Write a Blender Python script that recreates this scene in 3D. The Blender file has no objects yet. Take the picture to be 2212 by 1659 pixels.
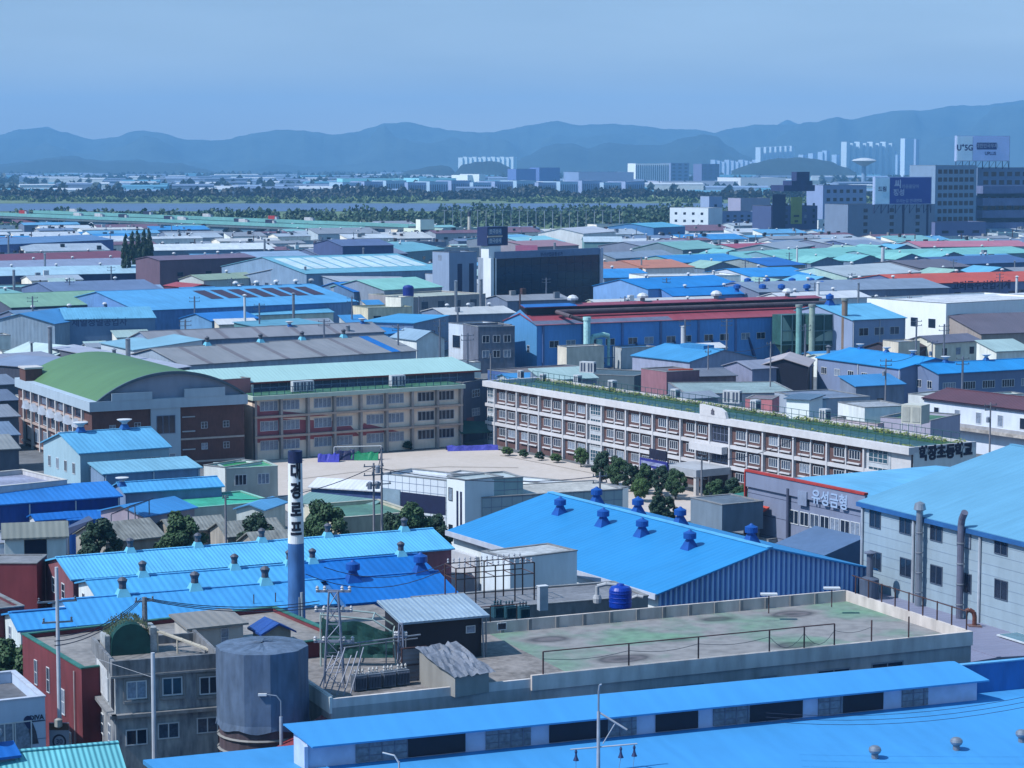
import bpy, bmesh, math, random
from math import radians as R, sin, cos, pi, atan2, hypot, floor
from mathutils import Vector, Matrix, noise
random.seed(7)
S = bpy.context.scene
COL = S.collection
# ------------------------------------------------------------------ camera
FV, CX, CY, HOR, CAMZ = 4800.0, 1106.0, 829.5, 352.0, 50.0      # photo frame is 2212 x 1659 units here
PITCH = math.atan((CY-HOR)/FV)
cd = bpy.data.cameras.new('camera'); cam = bpy.data.objects.new('camera', cd); COL.objects.link(cam)
cam.location = (0, 0, CAMZ); cam.rotation_euler = (pi/2-PITCH, 0, 0)
cd.sensor_width = 36; cd.lens = 36*FV/2212; cd.clip_start = 1; cd.clip_end = 90000
S.camera = cam
# ------------------------------------------------------------------ light
SUN_EL, SUN_AZ = 50.0, None
SDIR = Vector((-.92, -.39, 0)).normalized()
sdir = Vector((SDIR.x*cos(R(SUN_EL)), SDIR.y*cos(R(SUN_EL)), sin(R(SUN_EL))))
sl = bpy.data.lights.new('sun', 'SUN'); sun = bpy.data.objects.new('sun', sl); COL.objects.link(sun)
sl.energy = 4.0; sl.angle = R(.5); sl.color = (1, .975, .95)
sun.rotation_euler = sdir.to_track_quat('Z', 'Y').to_euler(); sun.location = (-50, 0, 200)
w = bpy.data.worlds.new('World'); S.world = w; w.use_nodes = True
nt = w.node_tree; nt.nodes.clear()
sky = nt.nodes.new('ShaderNodeTexSky'); sky.sky_type = 'NISHITA'; sky.sun_disc = False
sky.sun_elevation = R(SUN_EL); sky.sun_rotation = atan2(sdir.x, sdir.y)
sky.altitude = 0; sky.air_density = 1.0; sky.dust_density = 0.3; sky.ozone_density = 5.0
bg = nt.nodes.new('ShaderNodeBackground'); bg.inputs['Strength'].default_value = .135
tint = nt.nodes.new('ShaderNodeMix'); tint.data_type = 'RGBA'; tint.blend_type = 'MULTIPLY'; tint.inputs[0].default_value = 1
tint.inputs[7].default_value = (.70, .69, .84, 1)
out = nt.nodes.new('ShaderNodeOutputWorld')
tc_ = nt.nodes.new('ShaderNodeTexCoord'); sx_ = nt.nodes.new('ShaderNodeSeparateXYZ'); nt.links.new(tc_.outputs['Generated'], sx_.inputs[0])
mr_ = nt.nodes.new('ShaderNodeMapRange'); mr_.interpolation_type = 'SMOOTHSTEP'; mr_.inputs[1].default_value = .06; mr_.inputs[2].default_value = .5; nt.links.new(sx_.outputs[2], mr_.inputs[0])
band = nt.nodes.new('ShaderNodeMix'); band.data_type = 'RGBA'; band.inputs[6].default_value = (.49, .475, .515, 1); band.inputs[7].default_value = (.84, 1.14, 1.06, 1)   # upper sky, out of frame, raised to add fill light; horizon band tinted darker
cl_ = nt.nodes.new('ShaderNodeTexNoise'); cl_.inputs['Scale'].default_value = 5; cl_.inputs['Detail'].default_value = 5; mp_ = nt.nodes.new('ShaderNodeMapping'); mp_.inputs['Scale'].default_value = (1, 1, 7)
nt.links.new(tc_.outputs['Generated'], mp_.inputs[0]); nt.links.new(mp_.outputs[0], cl_.inputs[0])
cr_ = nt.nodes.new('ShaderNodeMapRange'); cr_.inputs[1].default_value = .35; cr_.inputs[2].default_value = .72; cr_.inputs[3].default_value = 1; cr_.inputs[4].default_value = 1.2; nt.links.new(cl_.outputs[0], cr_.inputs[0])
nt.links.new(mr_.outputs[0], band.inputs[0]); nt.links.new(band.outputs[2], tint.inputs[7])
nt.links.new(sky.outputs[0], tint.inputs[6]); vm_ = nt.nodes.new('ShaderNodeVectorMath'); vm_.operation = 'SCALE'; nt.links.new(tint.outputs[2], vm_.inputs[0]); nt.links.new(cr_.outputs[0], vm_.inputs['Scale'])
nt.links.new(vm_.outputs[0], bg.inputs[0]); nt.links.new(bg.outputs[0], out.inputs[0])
vs = S.view_settings; vs.view_transform = 'Standard'; vs.look = 'None'; vs.gamma = 1; vs.exposure = .70
S.cycles.max_bounces = 5; S.cycles.volume_bounces = 0
# ------------------------------------------------------------------ projection
def ray(px, py):
    v = Vector(((px-CX)/FV, -(py-CY)/FV, -1.0)); v = Matrix.Rotation(pi/2-PITCH, 3, 'X') @ v
    return v
def at(px, py, z=0.0):
    d = ray(px, py); t = (z-CAMZ)/d.z
    return Vector((d.x*t, d.y*t, z))
def atd(px, py, dist):
    d = ray(px, py); t = dist/d.y
    return Vector((d.x*t, dist, CAMZ+d.z*t))
# ------------------------------------------------------------------ materials
def lin(c):
    return tuple(((v/255)/12.92 if v/255 < .04045 else ((v/255+.055)/1.055)**2.4) for v in c)
_m = {}
def mat(rgb, rough=.6, stain=.25, rib=None, rs=3.0, metal=0, k=1.7, spec=.3, streak=0, sc=1.0, stc=None, bump=.25):
    """rgb = colour as the sunlit surface looks in the photograph; turned into an albedo"""
    key = (tuple(rgb), rough, stain, rib, rs, metal, k, spec, streak, sc, stc, bump)
    if key in _m: return _m[key]
    base = tuple(min(.86, v/k) for v in lin(rgb))
    m = bpy.data.materials.new('surface'); m.use_nodes = True; t = m.node_tree; N = t.nodes; L = t.links
    p = N['Principled BSDF']; p.inputs['Roughness'].default_value = rough; p.inputs['Metallic'].default_value = metal
    p.inputs['Specular IOR Level'].default_value = spec
    tc = N.new('ShaderNodeTexCoord'); co = tc.outputs['Object']
    if stain > 0:
        def nz(scale, stretch=None, det=4):
            n = N.new('ShaderNodeTexNoise'); n.inputs['Scale'].default_value = scale; n.inputs['Detail'].default_value = det
            if stretch:
                mp = N.new('ShaderNodeMapping'); mp.inputs['Scale'].default_value = stretch; L.new(co, mp.inputs[0]); L.new(mp.outputs[0], n.inputs[0])
            else: L.new(co, n.inputs[0])
            return n.outputs[0]
        a = nz(.16*sc); b = nz(1.1*sc, (1, 1, .25) if streak else (1, .13, .3) if rib == 'x' else (.13, 1, .3) if rib == 'y' else None)
        ad = N.new('ShaderNodeMath'); ad.operation = 'ADD'; L.new(a, ad.inputs[0]); L.new(b, ad.inputs[1])
        mr = N.new('ShaderNodeMapRange'); mr.inputs[1].default_value = .7; mr.inputs[2].default_value = 1.3
        mr.inputs[3].default_value = 0; mr.inputs[4].default_value = 1; L.new(ad.outputs[0], mr.inputs[0])
        mx = N.new('ShaderNodeMix'); mx.data_type = 'RGBA'
        lo = stc or tuple(v*(1-stain) for v in base)
        mx.inputs[6].default_value = (*lo, 1); mx.inputs[7].default_value = (*[min(.88, v*(1+stain*.35)) for v in base], 1)
        L.new(mr.outputs[0], mx.inputs[0]); L.new(mx.outputs[2], p.inputs['Base Color'])
    else: p.inputs['Base Color'].default_value = (*base, 1)
    if rib:
        sx = N.new('ShaderNodeSeparateXYZ'); L.new(co, sx.inputs[0])
        if rib == 'xy':
            q = N.new('ShaderNodeMath'); q.operation = 'ADD'; L.new(sx.outputs[0], q.inputs[0]); L.new(sx.outputs[1], q.inputs[1]); src = q.outputs[0]
        else: src = sx.outputs['xyz'.index(rib)]
        q = N.new('ShaderNodeMath'); q.operation = 'MULTIPLY'; q.inputs[1].default_value = 2*pi/rs*3; L.new(src, q.inputs[0])
        q2 = N.new('ShaderNodeMath'); q2.operation = 'SINE'; L.new(q.outputs[0], q2.inputs[0])
        bp = N.new('ShaderNodeBump'); bp.inputs['Strength'].default_value = bump; bp.inputs['Distance'].default_value = .06
        L.new(q2.outputs[0], bp.inputs['Height']); L.new(bp.outputs[0], p.inputs['Normal'])
    _m[key] = m; return m
def roofm(rgb, axis='x', **kw):
    kw.setdefault('rough', .5); kw.setdefault('stain', .2); kw.setdefault('rs', 2.1)
    return mat(rgb, rib=axis, **kw)
def wallm(rgb, rib=None, **kw):
    if max(rgb)-min(rgb) < 75 and rgb[2] >= rgb[0]: rgb = (rgb[0]*.965, rgb[1]*.975, rgb[2]*.945)
    kw.setdefault('streak', 1); kw.setdefault('rough', .8); kw.setdefault('k', 1.15)
    return mat(rgb, rib=rib, **kw)
GLASS = mat((38, 52, 74), rough=.15, stain=.3, spec=.5, sc=3)
GLASS3 = mat((84, 100, 124), rough=.18, stain=.5, spec=.5, sc=4)
GLASS2 = mat((150, 166, 190), rough=.2, stain=.5, spec=.5, sc=4)
WHITE = mat((222, 228, 236), stain=.1); DARK = mat((48, 54, 68), stain=.3); STEEL = mat((150, 158, 172), metal=.3, rough=.45, stain=.3)
GALV = mat((176, 186, 200), metal=.6, rough=.35, stain=.2); RUST = mat((92, 66, 66), stain=.5, sc=4)
CONC = mat((150, 152, 156), stain=.4, streak=1, sc=2); BLUEV = mat((18, 88, 178), stain=.2, rough=.5); TEALV = mat((120, 205, 235), stain=.15)
LEAF = [mat((64, 98, 62), stain=.5, sc=3, rough=.7), mat((86, 120, 68), stain=.5, sc=3, rough=.7), mat((48, 80, 62), stain=.5, sc=3, rough=.7)]
BARK = mat((86, 76, 70), stain=.3)
# ------------------------------------------------------------------ mesh builder
class MB:
    def __init__(s): s.v = []; s.f = []
    def add(s, vs, fs):
        n = len(s.v); s.v += [tuple(v) for v in vs]; s.f += [tuple(i+n for i in f) for f in fs]; return s
    def box(s, x0, x1, y0, y1, z0, z1):
        return s.add([(x0,y0,z0),(x1,y0,z0),(x1,y1,z0),(x0,y1,z0),(x0,y0,z1),(x1,y0,z1),(x1,y1,z1),(x0,y1,z1)],
                     [(0,3,2,1),(4,5,6,7),(0,1,5,4),(1,2,6,5),(2,3,7,6),(3,0,4,7)])
    def hexa(s, b, t):   # 4 bottom pts, 4 top pts
        return s.add(list(b)+list(t), [(0,3,2,1),(4,5,6,7),(0,1,5,4),(1,2,6,5),(2,3,7,6),(3,0,4,7)])
    def slab(s, pts, th):  # polygon of top points, thickness downwards
        n = len(pts); lo = [(p[0], p[1], p[2]-th) for p in pts]
        return s.add(list(pts)+lo, [tuple(range(n)), tuple(range(2*n-1, n-1, -1))]+[(i, i+n, (i+1) % n+n, (i+1) % n) for i in range(n)])
    def tube(s, p0, p1, r, n=8, r2=None, caps=True):
        p0 = Vector(p0); p1 = Vector(p1); r2 = r if r2 is None else r2; ax = (p1-p0)
        if ax.length < 1e-6: return s
        q = ax.to_track_quat('Z', 'Y'); vs = []
        for p, rr in ((p0, r), (p1, r2)):
            for i in range(n):
                a = 2*pi*i/n; vs.append(p+q @ Vector((cos(a)*rr, sin(a)*rr, 0)))
        fs = [(i, (i+1) % n, n+(i+1) % n, n+i) for i in range(n)]
        if caps: fs += [tuple(range(n-1, -1, -1)), tuple(range(n, 2*n))]
        return s.add(vs, fs)
    def path(s, pts, r, n=6):
        for a, b in zip(pts, pts[1:]): s.tube(a, b, r, n)
        return s
    def lathe(s, prof, c=(0, 0, 0), n=16):   # prof: list (r,z)
        vs = []; fs = []
        for r, z in prof:
            for i in range(n):
                a = 2*pi*i/n; vs.append((c[0]+cos(a)*r, c[1]+sin(a)*r, c[2]+z))
        m = len(prof)
        for k in range(m-1):
            for i in range(n): fs.append((k*n+i, k*n+(i+1) % n, (k+1)*n+(i+1) % n, (k+1)*n+i))
        fs += [tuple(range(n-1, -1, -1)), tuple(range((m-1)*n, m*n))]
        return s.add(vs, fs)
    def mesh(s, name, m):
        me = bpy.data.meshes.new(name); me.from_pydata(s.v, [], s.f); me.materials.append(m); me.update(); return me
    def build(s, name, m, parent=None, loc=(0, 0, 0), rz=0, smooth=False):
        if smooth:
            me = s.mesh(name, m); me.polygons.foreach_set('use_smooth', [True]*len(me.polygons))
        else: me = s.mesh(name, m)
        return put(name, me, parent, loc, rz)
def put(name, me, parent=None, loc=(0, 0, 0), rz=0):
    o = bpy.data.objects.new(name, me); COL.objects.link(o)
    o.parent = parent; o.location = loc; o.rotation_euler = (0, 0, rz); return o
def tag(o, label, cat, group=None):
    o['label'] = label; o['category'] = cat
    if group: o['group'] = group
    return o
def kind(o, k): o['kind'] = k; return o
def thing(name, label, cat, loc, rz=0, group=None):
    o = bpy.data.objects.new(name, None); COL.objects.link(o); o.location = loc; o.rotation_euler = (0, 0, rz)
    o.empty_display_size = .1
    return tag(o, label, cat, group)
def dup(root, loc, rz=None, label=None, group=None, scale=None):
    def cp(o, par):
        c = o.copy(); COL.objects.link(c); c.parent = par
        for ch in list(o.children): cp(ch, c)
        return c
    r = cp(root, None); r.location = loc
    if rz is not None: r.rotation_euler = (0, 0, rz)
    if label: r['label'] = label
    if group: r['group'] = group
    if scale: r.scale = (scale,)*3
    return r
# ------------------------------------------------------------------ windows and vents
_wm = {}
def winmesh(w, h, nx, ny, fm, gm, dep=.07):
    key = (round(w, 2), round(h, 2), nx, ny, fm.name, gm.name)
    if key not in _wm:
        f = MB(); b = min(.09, w*.07)
        f.box(-w/2, w/2, -dep, 0, -h/2, -h/2+b).box(-w/2, w/2, -dep, 0, h/2-b, h/2)
        for i in range(nx+1):
            x = -w/2+b/2+(w-b)*i/nx; f.box(x-b/2, x+b/2, -dep+.004, 0, -h/2+b, h/2-b)
        for j in range(1, ny):
            z = -h/2+h*j/ny; f.box(-w/2+b, w/2-b, -dep+.008, 0, z-b/3, z+b/3)
        g = MB().box(-w/2+.02, w/2-.02, -.025, 0, -h/2+.02, h/2-.02)
        _wm[key] = (f.mesh('window', fm), g.mesh('pane', gm))
    return _wm[key]
def ventmesh(kind_):
    if kind_ in _wm: return _wm[kind_]
    if kind_ == 'blue':       # flared foot, throat, drum cap
        a = MB().add([(-.75,-.75,0),(.75,-.75,0),(.75,.75,0),(-.75,.75,0),(-.32,-.32,1.0),(.32,-.32,1.0),(.32,.32,1.0),(-.32,.32,1.0)],
                     [(0,1,5,4),(1,2,6,5),(2,3,7,6),(3,0,4,7),(4,5,6,7)])
        a.lathe([(.42, .95), (.42, 1.15)], n=12)
        b = MB().lathe([(.5, 1.15), (.68, 1.17), (.68, 1.75), (.6, 1.78), (.25, 1.95), (.1, 2.1)], n=16)
        r = (a.mesh('roof_vent', BLUEV), b.mesh('vent_cap', BLUEV))
    elif kind_ == 'sq':       # squat steel monitor vent on a pale foot
        a = MB().add([(-.7,-.7,0),(.7,-.7,0),(.7,.7,0),(-.7,.7,0),(-.38,-.38,.75),(.38,-.38,.75),(.38,.38,.75),(-.38,.38,.75)],
                     [(0,1,5,4),(1,2,6,5),(2,3,7,6),(3,0,4,7),(4,5,6,7)])
        b = MB().lathe([(.38, .75), (.36, 1.2), (.5, 1.55), (.52, 1.6), (.3, 1.8), (.06, 1.92)], n=10)
        r = (a.mesh('roof_vent', TEALV), b.mesh('vent_cap', mat((105, 110, 125), metal=.4, stain=.5, sc=3)))
    elif kind_ == 'dish':
        a = MB().add([(-.6,-.6,0),(.6,-.6,0),(.6,.6,0),(-.6,.6,0),(-.3,-.3,.7),(.3,-.3,.7),(.3,.3,.7),(-.3,.3,.7)],
                     [(0,1,5,4),(1,2,6,5),(2,3,7,6),(3,0,4,7),(4,5,6,7)])
        b = MB().lathe([(.35, .7), (.4, .9), (1.0, 1.25), (1.0, 1.32), (.1, 1.4)], n=14)
        r = (a.mesh('roof_vent', mat((40, 110, 190))), b.mesh('vent_cap', WHITE))
    elif kind_ == 'ball':     # spinning ball ventilator
        a = MB().lathe([(.3, 0), (.3, .45)], n=12)
        b = MB()
        prof = [(.3, .45), (.48, .6), (.56, .8), (.5, 1.0), (.3, 1.15), (.05, 1.2)]
        b.lathe(prof, n=20)
        r = (a.mesh('roof_vent', STEEL), b.mesh('vent_cap', GALV))
    else:                     # far dome
        a = MB().lathe([(.35, 0), (.35, .7)], n=6)
        b = MB().lathe([(.7, .7), (.75, .95), (.45, 1.25), (.05, 1.35)], n=8)
        r = (a.mesh('roof_vent', STEEL), b.mesh('vent_cap', WHITE))
    _wm[kind_] = r; return r
FOOT = []
class Bld:
    def __init__(s, name, label, cat, A, B, h, group=None, world=None):
        if world: a, b = world
        else: a, b = at(*A, h), at(*B, h)
        s.h = h; s.o = Vector((a.x, a.y, 0)); s.ang = atan2(b.y-a.y, b.x-a.x); s.W = hypot(b.x-a.x, b.y-a.y)
        s.root = thing(name, label, cat, s.o, s.ang, group); s.D = 10; s.r = 0
        s.inv = Matrix.Rotation(-s.ang, 3, 'Z'); s.rot = Matrix.Rotation(s.ang, 3, 'Z')
    def loc(s, px, py, z): return s.inv @ (at(px, py, z)-s.o)
    def wld(s, x, y, z): return s.rot @ Vector((x, y, z)) + s.o
    def face_px(s, face, px, py):
        c = s.inv @ (Vector((0, 0, CAMZ))-s.o); d = s.inv @ ray(px, py)
        if face == 'F': t = -c.y/d.y; p = c+d*t; return p.x, p.z
        if face == 'L': t = -c.x/d.x; p = c+d*t; return s.D-p.y, p.z
        t = (s.W-c.x)/d.x; p = c+d*t; return p.y, p.z
    def fp(s, face, u, off=0):
        if face == 'F': return (u, -off), 0
        if face == 'L': return (-off, s.D-u), -pi/2
        return (s.W+off, u), pi/2
    def solve(s, ridge, slope):
        r = .5
        for _ in range(40):
            y = max(1.5, s.loc(*ridge, s.h+r).y); r = .5*r+.5*slope*y
        return y, r
    def reg(s):
        FOOT.append((s.wld(s.W/2, s.D/2, 0), max(s.W, s.D)/2, s))
        return s
    def win(s, face, u, z, w, h, nx=2, ny=1, fm=None, gm=None, off=.0, sub=True):
        (x, y), a = s.fp(face, u, .003+off)
        f, g = winmesh(w, h, nx, ny, fm or WHITE, gm or random.choice((GLASS, GLASS, GLASS, GLASS3, GLASS2)))
        o = put('window', f if sub else g, s.root, (x, y, z), a)
        if sub: put('pane', g, o)
        return o
    def winrow(s, face, n, z, w, h, nx=2, ny=1, m0=.06, m1=.94, **kw):
        L = s.D if face in 'LR' else s.W
        for i in range(n):
            s.win(face, L*(m0+(m1-m0)*(i+.5)/n), z, w, h, nx, ny, **kw)
    def winpx(s, face, px, py, w, h, nx=2, ny=1, **kw):
        u, z = s.face_px(face, px, py); return s.win(face, u, z, w, h, nx, ny, **kw)
    def panel(s, name, face, u0, u1, z0, z1, m, th=.12, par=None):
        mb = MB()
        L = u1-u0; (x, y), a = s.fp(face, u0)
        mb.box(0, L, -th, 0, z0, z1)
        return mb.build(name, m, par or s.root, (x, y, 0), a)
    def text(s, face, px, py, body, size, m, ext=.06, off=.02, bold=.02, name='lettering', sx=1.0):
        u, z = s.face_px(face, px, py); (x, y), a = s.fp(face, u, off)
        return letters(body, size, m, s.root, (x, y, z), a, ext, bold, name, sx)
    def vent(s, x, y, z, kind_='far', sc=1.0):
        a, b = ventmesh(kind_); o = put('roof_vent', a, s.root, (x, y, z)); o.scale = (sc,)*3; put('vent_cap', b, o); return o
_lt = {}
def letters(body, size, m, parent, loc, rz, ext=.06, bold=.02, name='lettering', sx=1.0):
    cu = bpy.data.curves.new('letters', 'FONT'); cu.body = body; cu.size = size; cu.extrude = ext/2; cu.offset = bold*size
    cu.align_x = 'CENTER'; cu.align_y = 'CENTER'; cu.resolution_u = 3
    t = bpy.data.objects.new('letters', cu); COL.objects.link(t)
    bpy.context.view_layer.update()
    me = bpy.data.meshes.new_from_object(t.evaluated_get(bpy.context.evaluated_depsgraph_get()))
    bpy.data.objects.remove(t); me.materials.clear(); me.materials.append(m)
    o = bpy.data.objects.new(name, me); COL.objects.link(o); o.parent = parent; o.location = loc; o.rotation_euler = (pi/2, 0, rz); o.scale = (sx, 1, 1)
    return o
def roof_slope(mb, pts, th=.18): mb.slab(pts, th)
def shed(label, A, B, h, roof='gx', ridge=None, D=None, back=None, slope=.2, wc=None, rc=(120, 125, 135), cat='factory shed',
         name='factory_shed', over=.35, vents=0, vent='far', vsc=1.0, wins=(), group=None, par=.5, z0=0, world=None, floor=None, near=False,
         Dmax=1e9, mon=0, drains=0, bands=0, rm=None, capm=None, gut=True):
    b = Bld(name, label, cat, A, B, h, group, world); W = b.W
    wm = wc if not isinstance(wc, tuple) else wallm(wc, 'xy' if roof != 'flat' else None)
    wm = wm or wallm((150, 160, 178), 'xy')
    if roof in ('gx', 'mono'):
        if ridge:
            y, r = b.solve(ridge, slope); b.D = 2*y if roof == 'gx' else y; b.r = r
            if b.D > Dmax: b.r *= Dmax/b.D; b.D = Dmax
        else:
            b.D = D or b.loc(*back, h).y; b.r = slope*b.D/(2 if roof == 'gx' else 1)
    elif roof == 'gy':
        b.D = D or b.loc(*back, h).y; b.r = slope*W/2
    else:
        b.D = D or b.loc(*back, h).y; b.r = 0
    b.D = max(b.D, 2.0); D = b.D; r = b.r; m = MB(); f = MB(); e = over; th = .16
    rmm = rm or roofm(rc, 'y' if roof == 'gy' else 'x')
    b.floorz = h
    if roof == 'gx':
        m.add([(0,0,z0),(W,0,z0),(W,D,z0),(0,D,z0),(0,0,h),(W,0,h),(W,D,h),(0,D,h),(0,D/2,h+r),(W,D/2,h+r)],
              [(0,1,5,4),(2,3,7,6),(3,0,4,8,7),(1,2,6,9,5),(0,3,2,1),(4,5,9,8),(8,9,6,7)])
        s_ = 2*r/D; zz = h+.02
        f.slab([(-e,-e,zz-e*s_+th),(W+e,-e,zz-e*s_+th),(W+e,D/2,zz+r+th),(-e,D/2,zz+r+th)], th)
        f.slab([(-e,D/2,zz+r+th),(W+e,D/2,zz+r+th),(W+e,D+e,zz-e*s_+th),(-e,D+e,zz-e*s_+th)], th)
        if near: f.box(-e-.02, W+e+.02, D/2-.25, D/2+.25, h+r+th-.02, h+r+th+.07)
        b.zat = lambda x, y: h+.02+th+r*(1-abs(y-D/2)/(D/2))
        vp = [(W*(.04+.92*(i+.5)/vents), D/2) for i in range(vents)]
    elif roof == 'gy':
        m.add([(0,0,z0),(W,0,z0),(W,D,z0),(0,D,z0),(0,0,h),(W,0,h),(W,D,h),(0,D,h),(W/2,0,h+r),(W/2,D,h+r)],
              [(0,1,5,8,4),(2,3,7,9,6),(3,0,4,7),(1,2,6,5),(0,3,2,1),(4,8,9,7),(8,5,6,9)])
        s_ = 2*r/W; zz = h+.02
        f.slab([(-e,-e,zz-e*s_+th),(W/2,-e,zz+r+th),(W/2,D+e,zz+r+th),(-e,D+e,zz-e*s_+th)], th)
        f.slab([(W/2,-e,zz+r+th),(W+e,-e,zz-e*s_+th),(W+e,D+e,zz-e*s_+th),(W/2,D+e,zz+r+th)], th)
        b.zat = lambda x, y: h+.02+th+r*(1-abs(x-W/2)/(W/2))
        vp = [(W/2, D*(.04+.92*(i+.5)/vents)) for i in range(vents)]
    elif roof == 'mono':
        m.hexa([(0,0,z0),(W,0,z0),(W,D,z0),(0,D,z0)], [(0,0,h),(W,0,h),(W,D,h+r),(0,D,h+r)])
        s_ = r/D; zz = h+.02
        f.slab([(-e,-e,zz-e*s_+th),(W+e,-e,zz-e*s_+th),(W+e,D+e,zz+r+e*s_+th),(-e,D+e,zz+r+e*s_+th)], th)
        b.zat = lambda x, y: h+.02+th+r*y/D
        vp = [(W*(i+.5)/vents, D*.8) for i in range(vents)]
    else:
        t = .3; zf = h-par
        m.box(0, W, 0, D, z0, zf)
        m.box(0, W, 0, t, zf, h-.08).box(0, W, D-t, D, zf, h-.08).box(0, t, t, D-t, zf, h-.08).box(W-t, W, t, D-t, zf, h-.08)
        f.box(t, W-t, t, D-t, zf, zf+.03); b.floorz = zf+.03
        c = MB(); q = .06
        c.box(-q, W+q, -q, t+q, h-.08, h+.02).box(-q, W+q, D-t-q, D+q, h-.08, h+.02).box(-q, t+q, t+q, D-t-q, h-.08, h+.02).box(W-t-q, W+q, t+q, D-t-q, h-.08, h+.02)
        c.build('parapet_cap', capm or CONC, b.root)
        rmm = rm or mat(rc, stain=.4, sc=1.5)
        b.zat = lambda x, y: zf+.03
        vp = [(W*(i+.5)/vents, D/2) for i in range(vents)]
    b.wall = m.build('wall', wm, b.root); b.roof = f.build('roof', rmm, b.root)
    for x, y in vp: b.vent(x, y, b.zat(x, y)-.12, vent, vsc)
    if mon:   # raised ridge monitor
        mw, mh = mon; q = MB().box(1, W-1, D/2-mw/2, D/2+mw/2, h+r-mw/2*2*r/D, h+r+mh); q.build('monitor_wall', DARK, b.root)
        q = MB(); zz = h+r+mh
        q.slab([(.4, D/2-mw/2-.5, zz), (W-.4, D/2-mw/2-.5, zz), (W-.4, D/2, zz+.5), (.4, D/2, zz+.5)], .15)
        q.slab([(.4, D/2, zz+.5), (W-.4, D/2, zz+.5), (W-.4, D/2+mw/2+.5, zz), (.4, D/2+mw/2+.5, zz)], .15)
        q.build('monitor_roof', rmm, b.root)
    for wn in wins:
        fc, n, zc, ww, hh = wn[:5]; st = wn[5] if len(wn) > 5 else {}
        b.winrow(fc, n, zc, ww, hh, **st)
    if drains:
        for i in range(drains):
            x = W*(i+.02)/(max(1, drains-1)) if drains > 1 else .2; x = min(max(x, .2), W-.2)
            MB().tube((x, -.12, z0), (x, -.12, h-.1), .09, 6).build('drain_pipe', WHITE, b.root)
    return b.reg()
# ------------------------------------------------------------------ the setting: ground, river, hills
g = MB()
NX = 40
g.add([(-26000, -200, 0), (26000, -200, 0), (26000, 34000, 0), (-26000, 34000, 0)], [(0, 1, 2, 3)])
ground = kind(g.build('ground', mat((122, 126, 132), stain=.45, sc=.5, rough=.9)), 'structure')
def sheet(name, pts, z, m, k='structure'):
    return kind(MB().add([(*at(x, y, 0).xy, z) for x, y in pts], [tuple(range(len(pts)))]).build(name, m), k)
FIELD = mat((112, 124, 108), stain=.4, sc=.06, rough=.9)
o = MB().add([(-9000, 3060, .3), (9000, 3060, .3), (12000, 16000, .3), (-12000, 16000, .3)], [(0, 1, 2, 3)]).build('farmland', mat((96, 110, 104), stain=.55, sc=.03, rough=.9)); kind(o, 'structure')
o = MB().add([(-3000, 1640, .2), (3000, 1640, .2), (3000, 2330, .2), (-3000, 2330, .2)], [(0, 1, 2, 3)]).build('riverside_meadow', mat((112, 136, 92), stain=.4, sc=.1, rough=.9)); kind(o, 'structure')
o = MB().add([(-4000, 2290, .4), (4000, 2310, .4), (4000, 2850, .4), (-4000, 2720, .4)], [(0, 1, 2, 3)]).build('river_water', mat((92, 112, 146), stain=.15, sc=.05, rough=.45, spec=.2)); kind(o, 'structure')
o = MB().add([(-4000, 2690, .5), (4000, 2800, .5), (4000, 3060, .5), (-4000, 3060, .5)], [(0, 1, 2, 3)]).build('far_bank_meadow', mat((118, 140, 100), stain=.5, sc=.1, rough=.9)); kind(o, 'structure')
sheet('school_yard', [(545, 996), (700, 988), (960, 972), (1070, 972), (1180, 988), (1330, 1022), (1520, 1060), (1600, 1130), (1330, 1130), (1000, 1110), (640, 1120), (560, 1060)], .05, mat((196, 186, 178), stain=.16, sc=.7, rough=.95, stc=lin((168, 160, 156))))
for i_, pts_ in enumerate((((620, 1040), (760, 1022), (960, 1010), (1120, 1012)), ((640, 1062), (820, 1046), (1000, 1040), (1180, 1046)), ((1080, 985), (1180, 1004), (1300, 1028), (1460, 1062)))):
    lo_ = [at(x, y, 0) for x, y in pts_]; v_ = [(p.x, p.y, .056) for p in lo_]+[(p.x, p.y+1.1, .056) for p in reversed(lo_)]
    kind(MB().add(v_, [tuple(range(8))]).build('worn_track', mat((176, 166, 158), stain=.3, sc=2, rough=.95)), 'structure')
def interp(pts, x):
    for (x0, y0), (x1, y1) in zip(pts, pts[1:]):
        if x0 <= x <= x1:
            t = (x-x0)/(x1-x0); t2 = t*t*(3-2*t); return y0+(y1-y0)*(t*.4+t2*.6)
    return pts[0][1] if x < pts[0][0] else pts[-1][1]
def hills(name, pts, dist, depth, m, step=5, seed=0, rough=1.0):
    x0, x1 = pts[0][0], pts[-1][0]; n = int((x1-x0)/step)+1; rows = 15; vs = []; fs = []
    for j in range(rows):
        t = -1+2*j/(rows-1)
        for i in range(n):
            px = x0+(x1-x0)*i/(n-1); py = interp(pts, px)+(noise.noise((px*.045, seed, 3))*2.2+noise.noise((px*.15, seed, 9))*1.0)*rough
            c = atd(px, py, dist); cz = max(2, c.z)
            prof = max(0, 1-abs(t)**1.15)
            ng = noise.fractal((c.x/600, t*2.2+seed, seed), 1, 2, 4)
            zz = cz*prof*(1+(1.1*ng if abs(t) > .01 else 0)*min(1, abs(t)*2.5)) - 4
            zz = min(zz, cz*(1-abs(t)*.3))
            vs.append((c.x*(1+t*depth/dist), dist+t*depth, zz))
    for j in range(rows-1):
        for i in range(n-1): fs.append((j*n+i, j*n+i+1, (j+1)*n+i+1, (j+1)*n+i))
    o = MB().add(vs, fs).build(name, m, smooth=True); return kind(o, 'structure')
HM = mat((60, 76, 70), stain=.6, sc=.02, rough=.95); HM2 = mat((40, 56, 52), stain=.6, sc=.03, rough=.95)
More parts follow.
